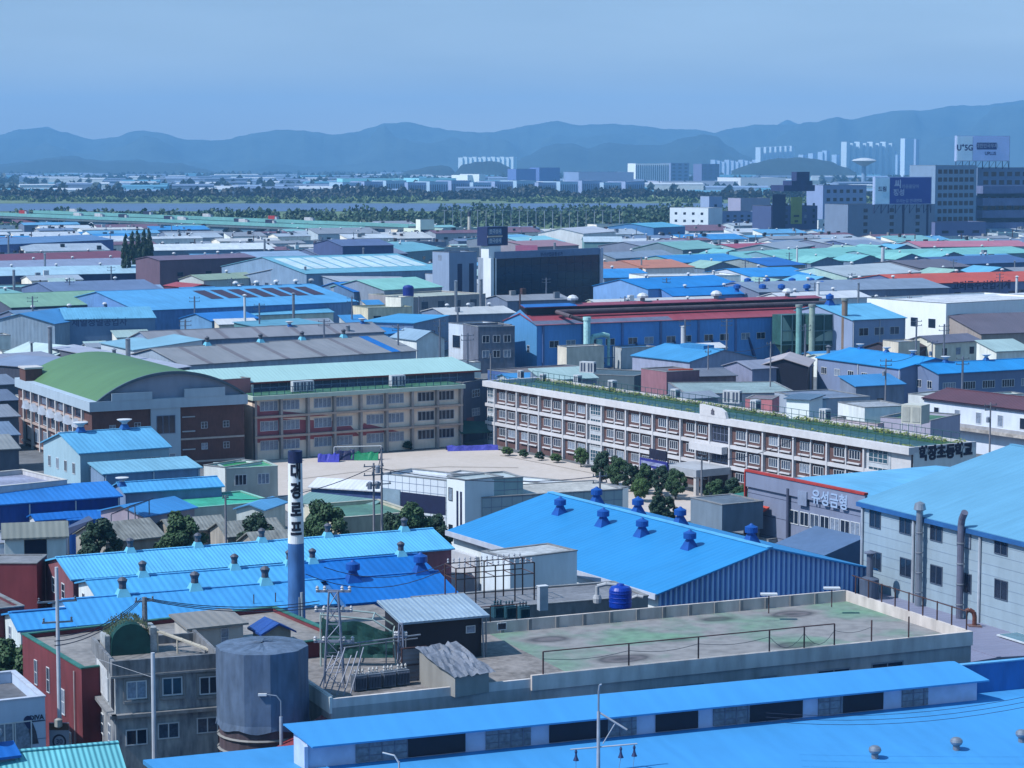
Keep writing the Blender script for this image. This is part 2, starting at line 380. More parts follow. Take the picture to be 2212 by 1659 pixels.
FARR = [(-120, 296), (0, 290), (40, 278), (100, 275), (140, 285), (200, 300), (240, 296), (300, 280), (345, 285), (400, 300), (480, 302), (520, 292), (560, 285), (610, 278), (680, 283), (720, 290), (770, 283), (830, 266), (880, 262), (940, 275), (1000, 283), (1060, 285), (1100, 277), (1150, 268), (1200, 260), (1250, 269), (1320, 266), (1380, 270), (1440, 277), (1508, 279), (1542, 285), (1575, 277), (1635, 268), (1700, 268), (1758, 262), (1808, 252), (1838, 257), (1892, 245), (1942, 237), (1995, 237), (2058, 227), (2135, 226), (2155, 222), (2212, 215), (2330, 212)]
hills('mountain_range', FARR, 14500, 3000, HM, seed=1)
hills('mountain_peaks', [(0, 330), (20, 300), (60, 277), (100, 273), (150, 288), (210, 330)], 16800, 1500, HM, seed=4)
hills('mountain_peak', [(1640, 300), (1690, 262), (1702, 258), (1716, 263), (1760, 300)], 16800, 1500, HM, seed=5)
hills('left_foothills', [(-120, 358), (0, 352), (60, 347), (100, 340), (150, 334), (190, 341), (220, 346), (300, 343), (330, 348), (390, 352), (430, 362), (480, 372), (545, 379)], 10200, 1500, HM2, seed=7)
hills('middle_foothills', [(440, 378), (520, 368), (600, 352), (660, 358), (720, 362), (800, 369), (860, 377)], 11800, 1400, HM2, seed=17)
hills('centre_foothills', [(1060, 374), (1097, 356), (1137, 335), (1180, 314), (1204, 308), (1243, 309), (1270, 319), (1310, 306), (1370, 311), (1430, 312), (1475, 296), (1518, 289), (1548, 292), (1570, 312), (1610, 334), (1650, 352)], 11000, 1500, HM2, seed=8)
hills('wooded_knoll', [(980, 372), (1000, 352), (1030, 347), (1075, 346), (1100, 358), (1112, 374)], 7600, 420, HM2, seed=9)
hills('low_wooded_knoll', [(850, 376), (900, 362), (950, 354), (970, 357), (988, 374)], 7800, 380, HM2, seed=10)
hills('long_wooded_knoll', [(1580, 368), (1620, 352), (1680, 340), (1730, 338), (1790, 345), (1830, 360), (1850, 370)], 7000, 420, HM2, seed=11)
# ------------------------------------------------------------------ trees and woods
def leafmesh(rnd, blobs, n, s, m):
    mb = MB(); vs = []; fs = []
    tot = sum(b[3]**2 for b in blobs)
    for (bx, by, bz, br) in blobs:
        k = int(n*br*br/tot)
        for _ in range(k):
            v = Vector((rnd.gauss(0, 1), rnd.gauss(0, 1), rnd.gauss(0, 1)*.85)).normalized()*br*(rnd.random()**.4)
            c = Vector((bx, by, bz))+v; q = s*(.6+rnd.random()*.8)
            nrm = (v.normalized()+Vector((rnd.uniform(-.8, .8), rnd.uniform(-.8, .8), rnd.uniform(-.4, .9)))).normalized()
            u = nrm.orthogonal().normalized(); w_ = nrm.cross(u); a = rnd.random()*6.28
            u, w_ = u*cos(a)+w_*sin(a), w_*cos(a)-u*sin(a)
            i = len(vs); vs += [c-u*q-w_*q*.5, c+u*q*.9-w_*q*.6, c+u*q+w_*q*.6, c-u*q*.7+w_*q*.7]; fs.append((i, i+1, i+2, i+3))
    mb.add(vs, fs); return mb.mesh('crown', m)
TREES = []
def treeproto(seed, h, wd, m, dense=1600, conic=False):
    rnd = random.Random(seed); blobs = []
    tb = MB(); tb.tube((0, 0, 0), (0, 0, h*.55), .24, 7, .12)
    nb = 19
    for i in range(nb):
        t = i/nb; a = i*2.4; zz = h*(.28+.66*t)
        rr = wd/2*((1-t*.95) if conic else sin(pi*(.25+.68*t)))*(.45+.5*rnd.random())
        x, y = cos(a)*rr, sin(a)*rr; br = wd*(.11+.11*rnd.random())*((1.15-t*.7) if conic else 1)
        blobs.append((x, y, zz, br)); tb.tube((0, 0, zz*.62), (x, y, zz), .08, 4, .03)
    return (leafmesh(rnd, blobs, dense*2.4, .17, m), tb.mesh('trunk', BARK), h)
TREES = [treeproto(1, 8, 6, LEAF[0], 2600), treeproto(2, 8, 5.2, LEAF[2], 2600), treeproto(3, 8, 6.5, LEAF[1], 2600), treeproto(4, 10, 5, LEAF[2], 2400, True)]
def tree(px, ytop, h, v, label, group=None, sc=None, name='tree', cat='tree', z0=0):
    p = at(px, ytop, h+z0); me, tr, hh = TREES[v]; s = h/hh
    t = thing(name, label, cat, (p.x, p.y, z0), random.random()*6, group); c = put('crown', me, t); k = put('trunk', tr, t)
    t.scale = (sc or s, sc or s, s); return t
def woods(name, x0, x1, y0, y1, n, h, m, cond=None, per=20, s=1.0, seed=1):
    """a far mass of trees: leaf clumps heaped over a strip of ground"""
    rnd = random.Random(seed); vs = []; fs = []
    for _ in range(n):
        y = rnd.uniform(y0, y1); x = rnd.uniform(x0, x1)
        if cond and not cond(x, y): continue
        hh = h*(.45+.55*max(0, .5+noise.noise((x/60, y/60, seed))))*rnd.uniform(.7, 1.15); wd = hh*.55
        for k in range(per):
            a = rnd.random()*6.28; e = rnd.random(); rr = wd*(1-e*.6)*rnd.random()
            c = Vector((x+cos(a)*rr, y+sin(a)*rr, hh*e)); q = s*rnd.uniform(.7, 1.5)
            nrm = Vector((cos(a)*.8, sin(a)*.8, rnd.uniform(-.1, 1.2))).normalized(); u = nrm.orthogonal().normalized(); w_ = nrm.cross(u)
            i = len(vs); vs += [c-u*q-w_*q, c+u*q-w_*q*.8, c+u*q*.9+w_*q, c-u*q+w_*q*.8]; fs.append((i, i+1, i+2, i+3))
    return kind(MB().add(vs, fs).build(name, m), 'stuff')
woods('riverside_woods', -560, 640, 1700, 2290, 4200, 12, mat((64, 94, 66), stain=.5, sc=.4), cond=lambda x, y: (x < -60 and y < 1990) or (x > -70 and y < 2200+.1*x), seed=3)
woods('bank_treeline', -900, 1100, 3020, 3120, 2600, 17, mat((30, 46, 42), stain=.5, sc=.5), seed=5, s=1.7)
woods('dark_riverside_woods', -560, -120, 1560, 1700, 900, 10, LEAF[0], seed=8)
woods('far_plain_woods', -2600, 2600, 3400, 9800, 3600, 13, mat((44, 66, 58), stain=.4, sc=.3), seed=6, per=11, s=5.5, cond=lambda x, y: noise.noise((x/500, y/400, 2)) > -.05 and abs(x) < y*.27)
woods('far_bank_reeds', -900, 1000, 2760, 3000, 1800, 5, mat((120, 146, 96), stain=.4, sc=.3), seed=9, s=2.4, cond=lambda x, y: noise.noise((x/120, y/60, 2)) > 0)
# ------------------------------------------------------------------ FOREGROUND
BIGB = (72, 162, 232); SB = (16, 118, 210); LB = (84, 180, 242)
# long blue factory at the bottom with its clerestory
b = Bld('factory', 'wide bright blue roof along the bottom edge with a long louvred clerestory', 'factory', (680, 1615), (2150, 1470), 11.5)
W = b.W; b.D = 10
b.wall = MB().box(-9, W+16, -29, 9, 0, 6.5).build('wall', wallm((96, 120, 165), 'xy'), b.root)
f = MB(); rs = lambda y: 9.95+.11*y
f.slab([(-9.5, -30, rs(-30)), (W+17, -30, rs(-30)), (W+17, .4, rs(.4)), (-9.5, .4, rs(.4))], .3)
f.slab([(-9.5, .4, rs(.4)), (W+17, .4, rs(.4)), (W+17, 9.5, 9.2), (-9.5, 9.5, 9.2)], .3)
b.roof = f.build('roof', roofm(BIGB, 'x', stain=.12, rs=3.6, rough=.6, bump=.04), b.root)
MB().box(-.35, W-1.2, .6, .9, 9.6, 11.6).hexa([(-.6, .4, 9.6), (-.35, .4, 9.6), (-.35, 3.0, 9.6), (-.6, 3.0, 9.6)], [(-.6, .4, 11.5), (-.35, .4, 11.5), (-.35, 3.0, 12.1), (-.6, 3.0, 12.1)]).build('clerestory_wall', mat((176, 194, 226), stain=.2, k=1.2), b.root)
m = MB(); zr = 12.45
m.slab([(-.2, -.15, 11.62), (W-.6, -.15, 11.62), (W-1.6, 3.1, zr), (-1.2, 3.1, zr)], .12)
m.slab([(-1.2, 3.1, zr), (W-1.6, 3.1, zr), (W-1.4, 4.2, 12.2), (-1.0, 4.2, 12.2)], .12)
m.build('clerestory_roof', roofm(BIGB, 'x', stain=.1, rs=3.6, bump=.05), b.root)
x = .0; pat = [(3.2, 0), (3.6, 1), (4.2, 2), (1.5, 0), (3.3, 1), (1.4, 0), (4.4, 2), (2.2, 1), (1.5, 0), (3.3, 2), (1.2, 0), (2.9, 1), (4.3, 2), (1.3, 0), (2.0, 1), (3.4, 2), (1.6, 0), (2.2, 1), (1.8, 0)]
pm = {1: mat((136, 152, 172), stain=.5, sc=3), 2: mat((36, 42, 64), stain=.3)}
xs = -.2; i = 0
while xs < W-3:
    wd, t = pat[i % len(pat)]; i += 1
    if t:
        x1 = min(xs+wd, W-2.2)
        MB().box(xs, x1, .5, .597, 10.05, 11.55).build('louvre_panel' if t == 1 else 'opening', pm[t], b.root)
        if t == 1:
            q = MB()
            for k in range(1, int(wd/.9)+1): q.box(xs+k*.9, xs+k*.9+.05, .45, .5, 10.05, 11.55)
            for z in (10.45, 11.0): q.box(xs, x1, .46, .5, z, z+.04)
            q.build('mullion', mat((120, 132, 160)), b.root)
    xs += wd
MB().box(W-.9, W+17, 3.2, 3.5, 9.4, 12.0).build('parapet', mat((48, 130, 215), rib='x', rs=2.5, stain=.3), b.root)
MB().box(W-1.2, W+17, 3.1, 3.6, 12.0, 12.1).build('parapet_cap', mat((110, 190, 245)), b.root)
for px, py in ((1890, 1625), (2066, 1607), (2207, 1590)):
    p = b.loc(px, py, 8.3); p = b.loc(px, py, rs(p.y)); b.vent(p.x, p.y, rs(p.y)-.05, 'ball', .8)
b.reg()
MB().box(5, W-2, -14.0, -13.93, rs(-14), rs(-14)+.03).build('ridge_seam', mat((58, 140, 212)), b.root)
# blue annex at its left end, red lean-to roof
r_ = thing('lean_to_shed', 'rust red lean-to roof tucked between the grey silo and blue clerestory', 'shed', at(600, 1640, 8))
def rel(o, p): return p-o.location
pts = [rel(r_, at(*p)) for p in ((545, 1650, 8.2), (700, 1540, 10.2), (726, 1566, 10.2), (612, 1655, 8.2))]
MB().slab(pts, .2).build('roof', roofm((150, 70, 80), 'x', rs=1.0), r_)
MB().hexa([Vector((p.x, p.y, -8)) for p in pts], [p-Vector((0, 0, .25)) for p in pts]).build('wall', CONC, r_)
# flat roofed concrete factory with the worn green terrace
T = Bld('concrete_factory', 'flat grey concrete factory with a worn green roof terrace behind iron railings', 'factory', (714, 1503), (2098, 1364), 12.0)
W = T.W; XS = T.loc(1151, 1462, 12).x; T.D = 33
DL, DR = 34.0, T.loc(1776, 1281, 12).y; FZ = 11.1
cw = wallm((160, 160, 168), stain=.4)
m = MB(); m.box(0, XS, 0, DL, 0, FZ).box(XS+.01, W, -.02, DR, 0, FZ)
T.wall = m.build('wall', cw, T.root)
m = MB(); t = .25
m.box(0, XS, 0, t, FZ, 11.75).box(0, t, t, 13, FZ, 11.95); m.build('low_parapet', wallm((196, 192, 192), stain=.35), T.root)
m = MB(); m.box(XS, W, -.25, .05, 10.9, 12.05).box(W-.25, W, .05, DR, 10.9, 12.05).box(XS+1.5, W-.25, DR-.25, DR, 10.9, 12.1)
q = MB()
for i in range(14): x = XS+3+i*(W-XS-4)/14; MB().box(x, x+.3, DR-.4, DR-.25, 11, 12.1).build('parapet_pier', CONC, T.root)
m.v += []; T.par = m.build('terrace_parapet', wallm((190, 182, 178), stain=.4), T.root)
MB().box(-.1, .1, -.05, 8, 10.7, 11.9).build('lit_parapet_end', wallm((205, 210, 215), stain=.4), T.root)  # paler strip paints the sunlit look onto the left parapet end
# terrace floor: worn green paint over concrete
gm = bpy.data.materials.new('surface'); gm.use_nodes = True; N = gm.node_tree.nodes; L = gm.node_tree.links; p = N['Principled BSDF']; p.inputs['Roughness'].default_value = .9
tc = N.new('ShaderNodeTexCoord')
def nse(sc, det=5):
    n = N.new('ShaderNodeTexNoise'); n.inputs['Scale'].default_value = sc; n.inputs['Detail'].default_value = det; L.new(tc.outputs['Object'], n.inputs[0]); return n.outputs[0]
def ramp(src, *st):
    r = N.new('ShaderNodeValToRGB'); r.color_ramp.elements[0].position = st[0][0]; r.color_ramp.elements[0].color = (*st[0][1], 1)
    r.color_ramp.elements[1].position = st[-1][0]; r.color_ramp.elements[1].color = (*st[-1][1], 1)
    for s_ in st[1:-1]: e = r.color_ramp.elements.new(s_[0]); e.color = (*s_[1], 1)
    L.new(src, r.inputs[0]); return r.outputs[0]
a = ramp(nse(.14), (.36, lin((92, 124, 106))), (.46, lin((100, 116, 110))), (.53, lin((118, 118, 120))))
d = nse(.9, 6)
mp = N.new('ShaderNodeMapping'); mp.inputs['Scale'].default_value = (.16, .26, 1); L.new(tc.outputs['Object'], mp.inputs[0])
vo = N.new('ShaderNodeTexVoronoi'); vo.inputs['Scale'].default_value = 1.0; vo.inputs['Randomness'].default_value = .55
nw = N.new('ShaderNodeMix'); nw.data_type = 'VECTOR'; nw.inputs[0].default_value = .2; L.new(mp.outputs[0], nw.inputs[4])
nn = N.new('ShaderNodeTexNoise'); nn.inputs['Scale'].default_value = 1.5; L.new(mp.outputs[0], nn.inputs[0]); L.new(nn.outputs[1], nw.inputs[5]); L.new(nw.outputs[1], vo.inputs[0])
pd = ramp(vo.outputs['Distance'], (.06, (.18, .18, .22)), (.17, (.55, .5, .54)), (.24, (.24, .24, .28)), (.29, (.66, .66, .66)), (.38, (1, 1, 1)))
mx = N.new('ShaderNodeMix'); mx.data_type = 'RGBA'; mx.blend_type = 'MULTIPLY'; mx.inputs[0].default_value = .95; L.new(a, mx.inputs[6]); L.new(pd, mx.inputs[7])
mx2 = N.new('ShaderNodeMix'); mx2.data_type = 'RGBA'; mx2.blend_type = 'MULTIPLY'; mx2.inputs[0].default_value = .6; L.new(mx.outputs[2], mx2.inputs[6]); L.new(ramp(d, (.3, (.5, .5, .52)), (.6, (1, 1, 1))), mx2.inputs[7])
L.new(mx2.outputs[2], p.inputs['Base Color'])
MB().box(XS+4.5, W-.25, .05, DR-.4, FZ, FZ+.04).build('terrace_floor', gm, T.root)
MB().box(.25, XS+4.5, .25, DL if 0 else DR-.4, FZ, FZ+.035).box(.25, XS, DR-.4, DL, FZ, FZ+.035).build('roof', mat((150, 146, 146), stain=.5, sc=2, rough=.95), T.root)
rail = MB(); HR = 1.75
def railing(mb, pts, r=.05, posts=True, mid=False):
    for a_, b_ in zip(pts, pts[1:]):
        mb.tube(a_, b_, r, 6)
        if mid: mb.tube((a_[0], a_[1], a_[2]-.6), (b_[0], b_[1], b_[2]-.6), r*.7, 5)
px_ = [1172, 1357, 1507, 1660, 1735, 1800, 1880, 1960]
xs = [T.face_px('F', q, 1440)[0] for q in px_]
for x in xs: rail.tube((x, -.1, 12), (x, -.1, 12+HR), .07, 6)
railing(rail, [(xs[0], -.1, 12+HR), (xs[5], -.1, 12+HR)])
for i in range(9):
    y = DR*i/9+.5; rail.tube((W-.12, y, 11.2), (W-.12, y, 12+HR*.95), .07, 6)
railing(rail, [(W-.12, .5, 12+HR*.9), (W-.12, DR-1, 12+HR*.9)])
for i in range(11):
    x = 18+i*2.4; 
    if x < XS+8: rail.tube((x, DR-.1, 12), (x, DR-.1, 13.4), .05, 5)
railing(rail, [(18, DR-.1, 13.4), (XS+8, DR-.1, 13.4)])
rail.build('railing', RUST, T.root)
wr = MB()
for i in range(len(xs)-2):        # slack wire sagging between the posts
    x0, x1 = xs[i], xs[i+1]; pt = [(x0+(x1-x0)*k/6, -.1, 13.2-1.0*sin(pi*k/6)*(1 if i in (3, 4) else .3)) for k in range(7)]; wr.path(pt, .02, 4)
wr.build('slack_wire', mat((96, 104, 110)), T.root)
lw = wallm((104, 116, 140), stain=.3)
for i, (u, wd, hh) in enumerate([(4, 3, 1.6), (9, 2, 1.6), (14, 3.4, 1.8), (25, 2.2, 2), (29, 2.6, 2), (36, 1.6, 2), (42, 3, 2), (47, 3, 2.2)]):
    T.win('F', u, 9.3-.2, wd, hh, 2, 1, fm=STEEL)
MB().box(16, 21, -.9, -.1, 9.6, 9.75).box(38, 48, -.9, -.1, 9.5, 9.65).build('window_canopy', mat((150, 160, 180)), T.root)
MB().box(20, 35, -.14, -.03, 8.4, 9.9).build('wall_cladding', mat((108, 122, 150), stain=.5, sc=3), T.root)
MB().tube((0, -.6, 9.1), (24, -.6, 9.3), .16, 8).build('pipe', mat((205, 205, 205)), T.root)
T.reg()
def on(px, py, z=FZ): p = at(px, py, z); return p
# corrugated roof shed on the roof
s1 = shed('open shed with a pale corrugated roof and dark sheet walls on the concrete factory roof', (873, 1345), (1040, 1330), 14.4, roof='mono', D=4.2, slope=.16, wc=mat((40, 42, 56), stain=.4, streak=1), rc=(150, 175, 200), z0=FZ, cat='shed', name='rooftop_shed', over=.5, near=True)
s1.root.location.z = 0
q = MB()
for i in range(int((s1.W+1)/.38)):
    x = -.5+i*.38; q.slab([(x, -.5, 14.4+.12-.0), (x+.16, -.5, 14.4+.12), (x+.16, s1.D+.5, 14.4+s1.r+.28), (x, s1.D+.5, 14.4+s1.r+.28)], .06)
q.build('corrugation', mat((172, 196, 214)), s1.root)
for u in (5.6, 8.3): s1.win('F', u, 13.4, .8, .6, 1, 1)
MB().tube((6.9, -.1, FZ), (6.9, -.1, 14.3), .07).tube((s1.W, -.5, FZ), (s1.W, -.1, 14.3), .07).build('post', STEEL, s1.root)
# junk shed with sagging tarpaulin roof
j = Bld('rooftop_hut', 'small concrete hut with a crumpled grey tarpaulin roof on the front edge of the terrace', 'hut', (983, 1463), (1056, 1452), 12.6); j.D = 4.6; W2 = j.W
MB().hexa([(0, 0, FZ), (W2, 0, FZ), (W2, 5, FZ), (0, 5, FZ)], [(0, 0, 12.6), (W2, 0, 12.6), (W2, 5, 13.7), (0, 5, 13.7)]).build('wall', wallm((142, 140, 142)), j.root)
tv = []; tf = []; nx_, ny_ = 16, 10
for jy in range(ny_):
    for ix in range(nx_):
        x = -.3+(W2+.7)*ix/(nx_-1); y = -.4+.62*jy; z = 12.66+.136*jy+noise.noise((ix*.7, jy*.8, 3))*.3
        tv.append((x, y, z))
for jy in range(ny_-1):
    for ix in range(nx_-1): i = jy*nx_+ix; tf.append((i, i+1, i+nx_+1, i+nx_))
MB().add(tv, tf).build('tarpaulin', mat((128, 136, 152), stain=.4, sc=5), j.root)
# steel lattice mast with insulators
def lattice(name, label, loc, w, h, arms, tilt=.0, rz=0, cat='pylon'):
    t = thing(name, label, cat, loc, rz); q = MB(); w2 = w*.45
    c = [(-1, -1), (1, -1), (1, 1), (-1, 1)]
    P = lambda k, z: (c[k][0]*(w+(w2-w)*z/h)/2, c[k][1]*(w+(w2-w)*z/h)/2, z)
    n = int(h/1.1)
    for k in range(4): q.tube(P(k, 0), P(k, h), .06, 5)
    for i in range(n):
        z0, z1 = h*i/n, h*(i+1)/n
        for k in range(4):
            a_, b_ = (k, (k+1) % 4) if i % 2 else ((k+1) % 4, k)
            q.tube(P(a_, z0), P(b_, z1), .035, 4); q.tube(P(k, z1), P((k+1) % 4, z1), .03, 4)
    for z, l in arms: q.box(-l/2, l/2, -.06, .06, z, z+.12).box(-l/2, l/2, .3, .42, z, z+.12)
    q.build('lattice_frame', mat((150, 160, 184), metal=.3), t)
    ins = MB()
    for z, l in arms:
        for x in (-l/2+.1, -l/4, l/4, l/2-.1): ins.lathe([(.09, .12), (.14, .2), (.08, .28), (.14, .36), (.08, .46), (.03, .5)], (x, 0, z), 8)
    ins.build('insulator', mat((205, 208, 215)), t)
    return t
lattice('lattice_mast', 'braced steel lattice mast carrying insulators beside the green netting', on(722, 1482, FZ), 1.5, 7.2, [(3.3, 3.0), (5.6, 2.8), (7.1, 2.6)])
q = thing('steel_bracing', 'bundle of leaning steel struts at the foot of the lattice mast', 'bracing', on(710, 1500, FZ)); mm = MB()
for i in range(6): mm.tube((-.9+i*.5, -.5, 0), (.3+i*.45, .6, 2.8+.3*(i % 3)), .05, 5)
mm.build('strut', mat((165, 172, 190), metal=.3), q)
# netting sheet hung over a frame
n_ = thing('netting_frame', 'dark green netting hung over a pale steel frame beside the silo', 'netting', on(760, 1440, FZ)); mm = MB()
fr = [(-2.4, 0, 0), (-2.4, 0, 4.1), (1.6, .5, 3.6), (3.2, .4, 2.6), (3.4, .4, 0)]
mm.path(fr, .07, 6).path([(x, y+2.6, z) for x, y, z in fr], .07, 6)
for x, y, z in fr[1:4]: mm.tube((x, y, z), (x, y+2.6, z), .06, 6)
mm.build('frame', mat((176, 200, 200)), n_)
vs = []; fs = []
for i in range(15):
    for k in range(9):
        t = i/14; x = -2.3+5.5*t; zt = 3.9-1.0*t-.2*sin(9*t); vs.append((x, -.08+.2*noise.noise((i*.5, k*.5, 1)), zt-(zt-.7)*k/8))
for i in range(14):
    for k in range(8): a_ = i*9+k; fs.append((a_, a_+9, a_+10, a_+1))
MB().add(vs, fs).build('net', mat((40, 92, 88), stain=.4, sc=4), n_)
# transformers by the parapet
def transformer(label, loc, rz, s=1, group=None):
    t = thing('transformer', label, 'transformer', loc, rz, group); MB().box(-.5, .5, -.4, .4, .1, 1.2).build('tank', mat((120, 132, 150)), t); q = MB()
    for i in range(8): q.box(-.45+i*.12, -.41+i*.12, -.55, -.4, .2, 1.1)
    q.build('cooling_fin', mat((96, 110, 135)), t); q = MB()
    for x in (-.3, 0, .3): q.lathe([(.06, 1.2), (.11, 1.3), (.06, 1.4), (.11, 1.5), (.04, 1.65)], (x, 0, 0), 8)
    q.build('bushing', mat((215, 215, 215)), t); t.scale = (s,)*3; return t
tr = transformer('grey finned transformer leftmost behind the low front parapet', on(775, 1492), T.ang, 1.0)
for px, py, lb in ((806, 1488, 'grey finned transformer second from left behind the low front parapet'), (838, 1484, 'grey finned transformer third behind the low front parapet'), (868, 1480, 'grey finned transformer nearest the slatted rooftop door')):
    dup(tr, on(px, py), T.ang, lb)
lattice('lattice_post', 'slim lattice post rising between the transformers and the dark shed', on(866, 1470), .55, 4.4, [(3.3, 1.0)], cat='post')
q = thing('pipe_rack', 'horizontal steel pipe rack above the row of transformers', 'pipe rack', on(740, 1478)); q.rotation_euler.z = T.ang
mm = MB().tube((0, 0, 3.0), (6.5, .6, 3.1), .07).tube((0, .7, 2.6), (6.5, 1.2, 2.7), .05)
for x in (1.5, 3.6, 5.2): mm.tube((x, .3, 0), (x, .3, 3.0), .05)
mm.build('frame', STEEL, q)
q = thing('rooftop_gate', 'rusty framed panel gate beside the crumpled hut', 'gate', on(895, 1472)); q.rotation_euler.z = T.ang
mm = MB().tube((-1.0, 0, 0), (-1.0, 0, 2.6), .06).tube((1.0, 0, 0), (1.0, 0, 2.6), .06).tube((-1, 0, 2.6), (1, 0, 2.6), .06).tube((-1, 0, 1.3), (1, 0, 1.3), .05); mm.build('frame', RUST, q)
MB().box(-.95, .95, .02, .06, .05, 2.5).build('panel', mat((150, 150, 160), rib='z', rs=1), q)
# chimney
c = thing('chimney', 'tall tapering chimney, navy top, white middle with black lettering, blue base', 'chimney', on(641, 1352, FZ)); H1 = 14.9
cr = lambda z: .76-.18*z/H1
MB().lathe([(cr(0), 0), (cr(7.1), 7.1)], n=28).build('lower_shaft', mat((74, 130, 200), stain=.4, streak=1, sc=1.5), c, smooth=False)
MB().lathe([(cr(7.1), 7.1), (cr(13.9), 13.9)], n=28).build('upper_shaft', mat((222, 228, 236), stain=.25, streak=1, sc=2, k=1.25), c)
MB().lathe([(cr(13.9)+.02, 13.9), (cr(14.9)+.03, 14.9), (cr(14.9)-.15, 14.9), (cr(14.9)-.15, 14.2)], n=28).build('top_band', mat((32, 52, 104), stain=.5, sc=4), c)
view = atan2(c.location.y, c.location.x)
for i, ch in enumerate('대경로프'):
    z = 13.15-i*1.62; o = letters(ch, 1.2, mat((20, 28, 54), stain=0), c, (0, 0, 0), 0, .01, .045)
    me = o.data; rr = cr(z)+.015; bm = bmesh.new(); bm.from_mesh(me); bmesh.ops.triangulate(bm, faces=bm.faces[:])
    for _ in range(2): bmesh.ops.subdivide_edges(bm, edges=[e for e in bm.edges if e.calc_length() > .12], cuts=2); bmesh.ops.triangulate(bm, faces=bm.faces[:])
    bm.to_mesh(me); bm.free()
    for v in me.vertices:   # wrap the painted character round the shaft
        a_ = -pi/2+.16+v.co.x/rr*.9; zz = z+v.co.y*1.2; r2 = cr(zz)+.035+v.co.z*.6; v.co = Vector((cos(a_)*r2, sin(a_)*r2, zz))
    o.location = (0, 0, 0); o.rotation_euler = (0, 0, 0)
mm = MB().tube((.55, -.75, 0), (.5, -.62, 3), .12).tube((.3, -.85, 0), (.3, -.7, 2.6), .05); mm.build('side_pipe', mat((165, 180, 195)), c)
# wrapped silo
sp = on(566, 1400, 15.2); s_ = thing('silo', 'big round silo wrapped in grey tarpaulin sheets above brown bands', 'silo', (sp.x, sp.y, 0)); rr = 3.15
MB().lathe([(rr, 0), (rr, 9.8)], n=28).build('lower_shell', mat((96, 84, 92), stain=.5, streak=1, sc=2), s_)
MB().lathe([(rr+.05, 8.0), (rr+.16, 8.1), (rr+.05, 8.2)], n=28).lathe([(rr+.05, 9.0), (rr+.16, 9.1), (rr+.05, 9.2)], n=28).lathe([(rr+.05, 6.6), (rr+.16, 6.7), (rr+.05, 6.8)], n=28).build('hoop', mat((150, 150, 150)), s_)
vs = []; fs = []; n = 44; rows = 13
for k in range(rows):
    z = 9.75+(15.4-9.75)*k/(rows-1)
    for i in range(n):
        a_ = 2*pi*i/n; oct_ = cos(pi/10)/cos((a_ % (pi/5))-pi/10); q_ = rr*1.06*oct_+.07*noise.noise((cos(a_)*3, sin(a_)*3, z*.4))+(.1 if k == 0 else 0)
        vs.append((cos(a_)*q_, sin(a_)*q_, z+(.12*sin(i*1.1) if k == 0 else 0)))
for k in range(rows-1):
    for i in range(n): fs.append((k*n+i, k*n+(i+1) % n, (k+1)*n+(i+1) % n, (k+1)*n+i))
for rk, (f_, dz) in enumerate(((.75, .1), (.4, .18), (.05, .22))):
    for i in range(n):
        a_ = 2*pi*i/n; q_ = rr*1.06*f_*(1+.03*noise.noise((i*.6, rk, 2))); vs.append((cos(a_)*q_, sin(a_)*q_, 15.4+dz+.12*noise.noise((i*.5, rk, 5))))
for k in range(rows-1, rows+2):
    for i in range(n): fs.append((k*n+i, k*n+(i+1) % n, (k+1)*n+(i+1) % n, (k+1)*n+i))
MB().add(vs, fs).build('tarpaulin_wrap', mat((100, 120, 148), stain=.45, streak=1, sc=2), s_)
# rooftop hut with blue cap behind the silo
q = shed('tiny rooftop hut with a curved deep blue sheet roof behind the silo', (570, 1368), (628, 1362), 13.2, roof='gy', D=2.4, slope=.5, wc=(140, 138, 140), rc=(40, 84, 165), z0=FZ, cat='hut', name='rooftop_hut')
# old stained concrete building
g_ = Bld('concrete_house', 'stained old concrete house with grey window frames and a weedy roof', 'building', (248, 1427), (469, 1410), 14.2); g_.D = 8.6; W = g_.W
sm = wallm((158, 160, 166), stain=.6, sc=2, stc=lin((70, 76, 92)))
MB().box(0, W, 0, 8.6, 0, 13.3).build('wall', sm, g_.root)
m = MB(); t = .25; m.box(0, W, -.25, 0, 13.1, 14.2).box(-.25, 0, -.25, 8.6, 13.1, 14.2).box(W, W+.25, -.25, 8.6, 13.1, 14.2).box(0, W, 8.35, 8.6, 13.3, 14.0); m.build('parapet', wallm((120, 122, 132), stain=.6, sc=3), g_.root)
MB().box(-.35, W+.3, -.35, -.003, 12.95, 13.1).box(-.35, W+.3, -.5, -.003, 10.0, 10.25).box(-.5, -.003, -.5, 8.6, 10.0, 10.25).build('ledge', CONC, g_.root)
for px, py in ((530/3.984*0+295, 1490), (372, 1482), (452, 1480)):
    g_.winpx('F', px, py, 1.5, 1.35, 2, 1); u, z = g_.face_px('F', px, py); MB().box(u-.95, u+.95, -.12, -.003, z+.75, z+.95).box(u-.95, u+.95, -.2, -.003, z-.95, z-.75).box(u-.95, u-.78, -.1, -.003, z-.75, z+.75).box(u+.78, u+.95, -.1, -.003, z-.75, z+.75).build('window_surround', CONC, g_.root)
for px, py in ((295, 1592), (364, 1578), (448, 1566)): g_.winpx('F', px, py, 1.6, 1.2, 2, 1)
for u, z, w_, h_ in ((3.2, 11.6, 1.0, 2.0), (5.4, 11.4, .8, 1.7), (3.0, 8.2, 1.0, 1.6), (6, 8.2, 1, 1.4)): g_.win('L', u, z, w_, h_, 1, 2)
MB().box(-.06, -.003, 3.0, 7.6, 10.5, 12.8).build('painted_patch', mat((226, 230, 236), stain=.3, sc=3), g_.root)
MB().box(-.06, -.003, .5, 1.6, 10.4, 12.9).build('stair_opening', DARK, g_.root)
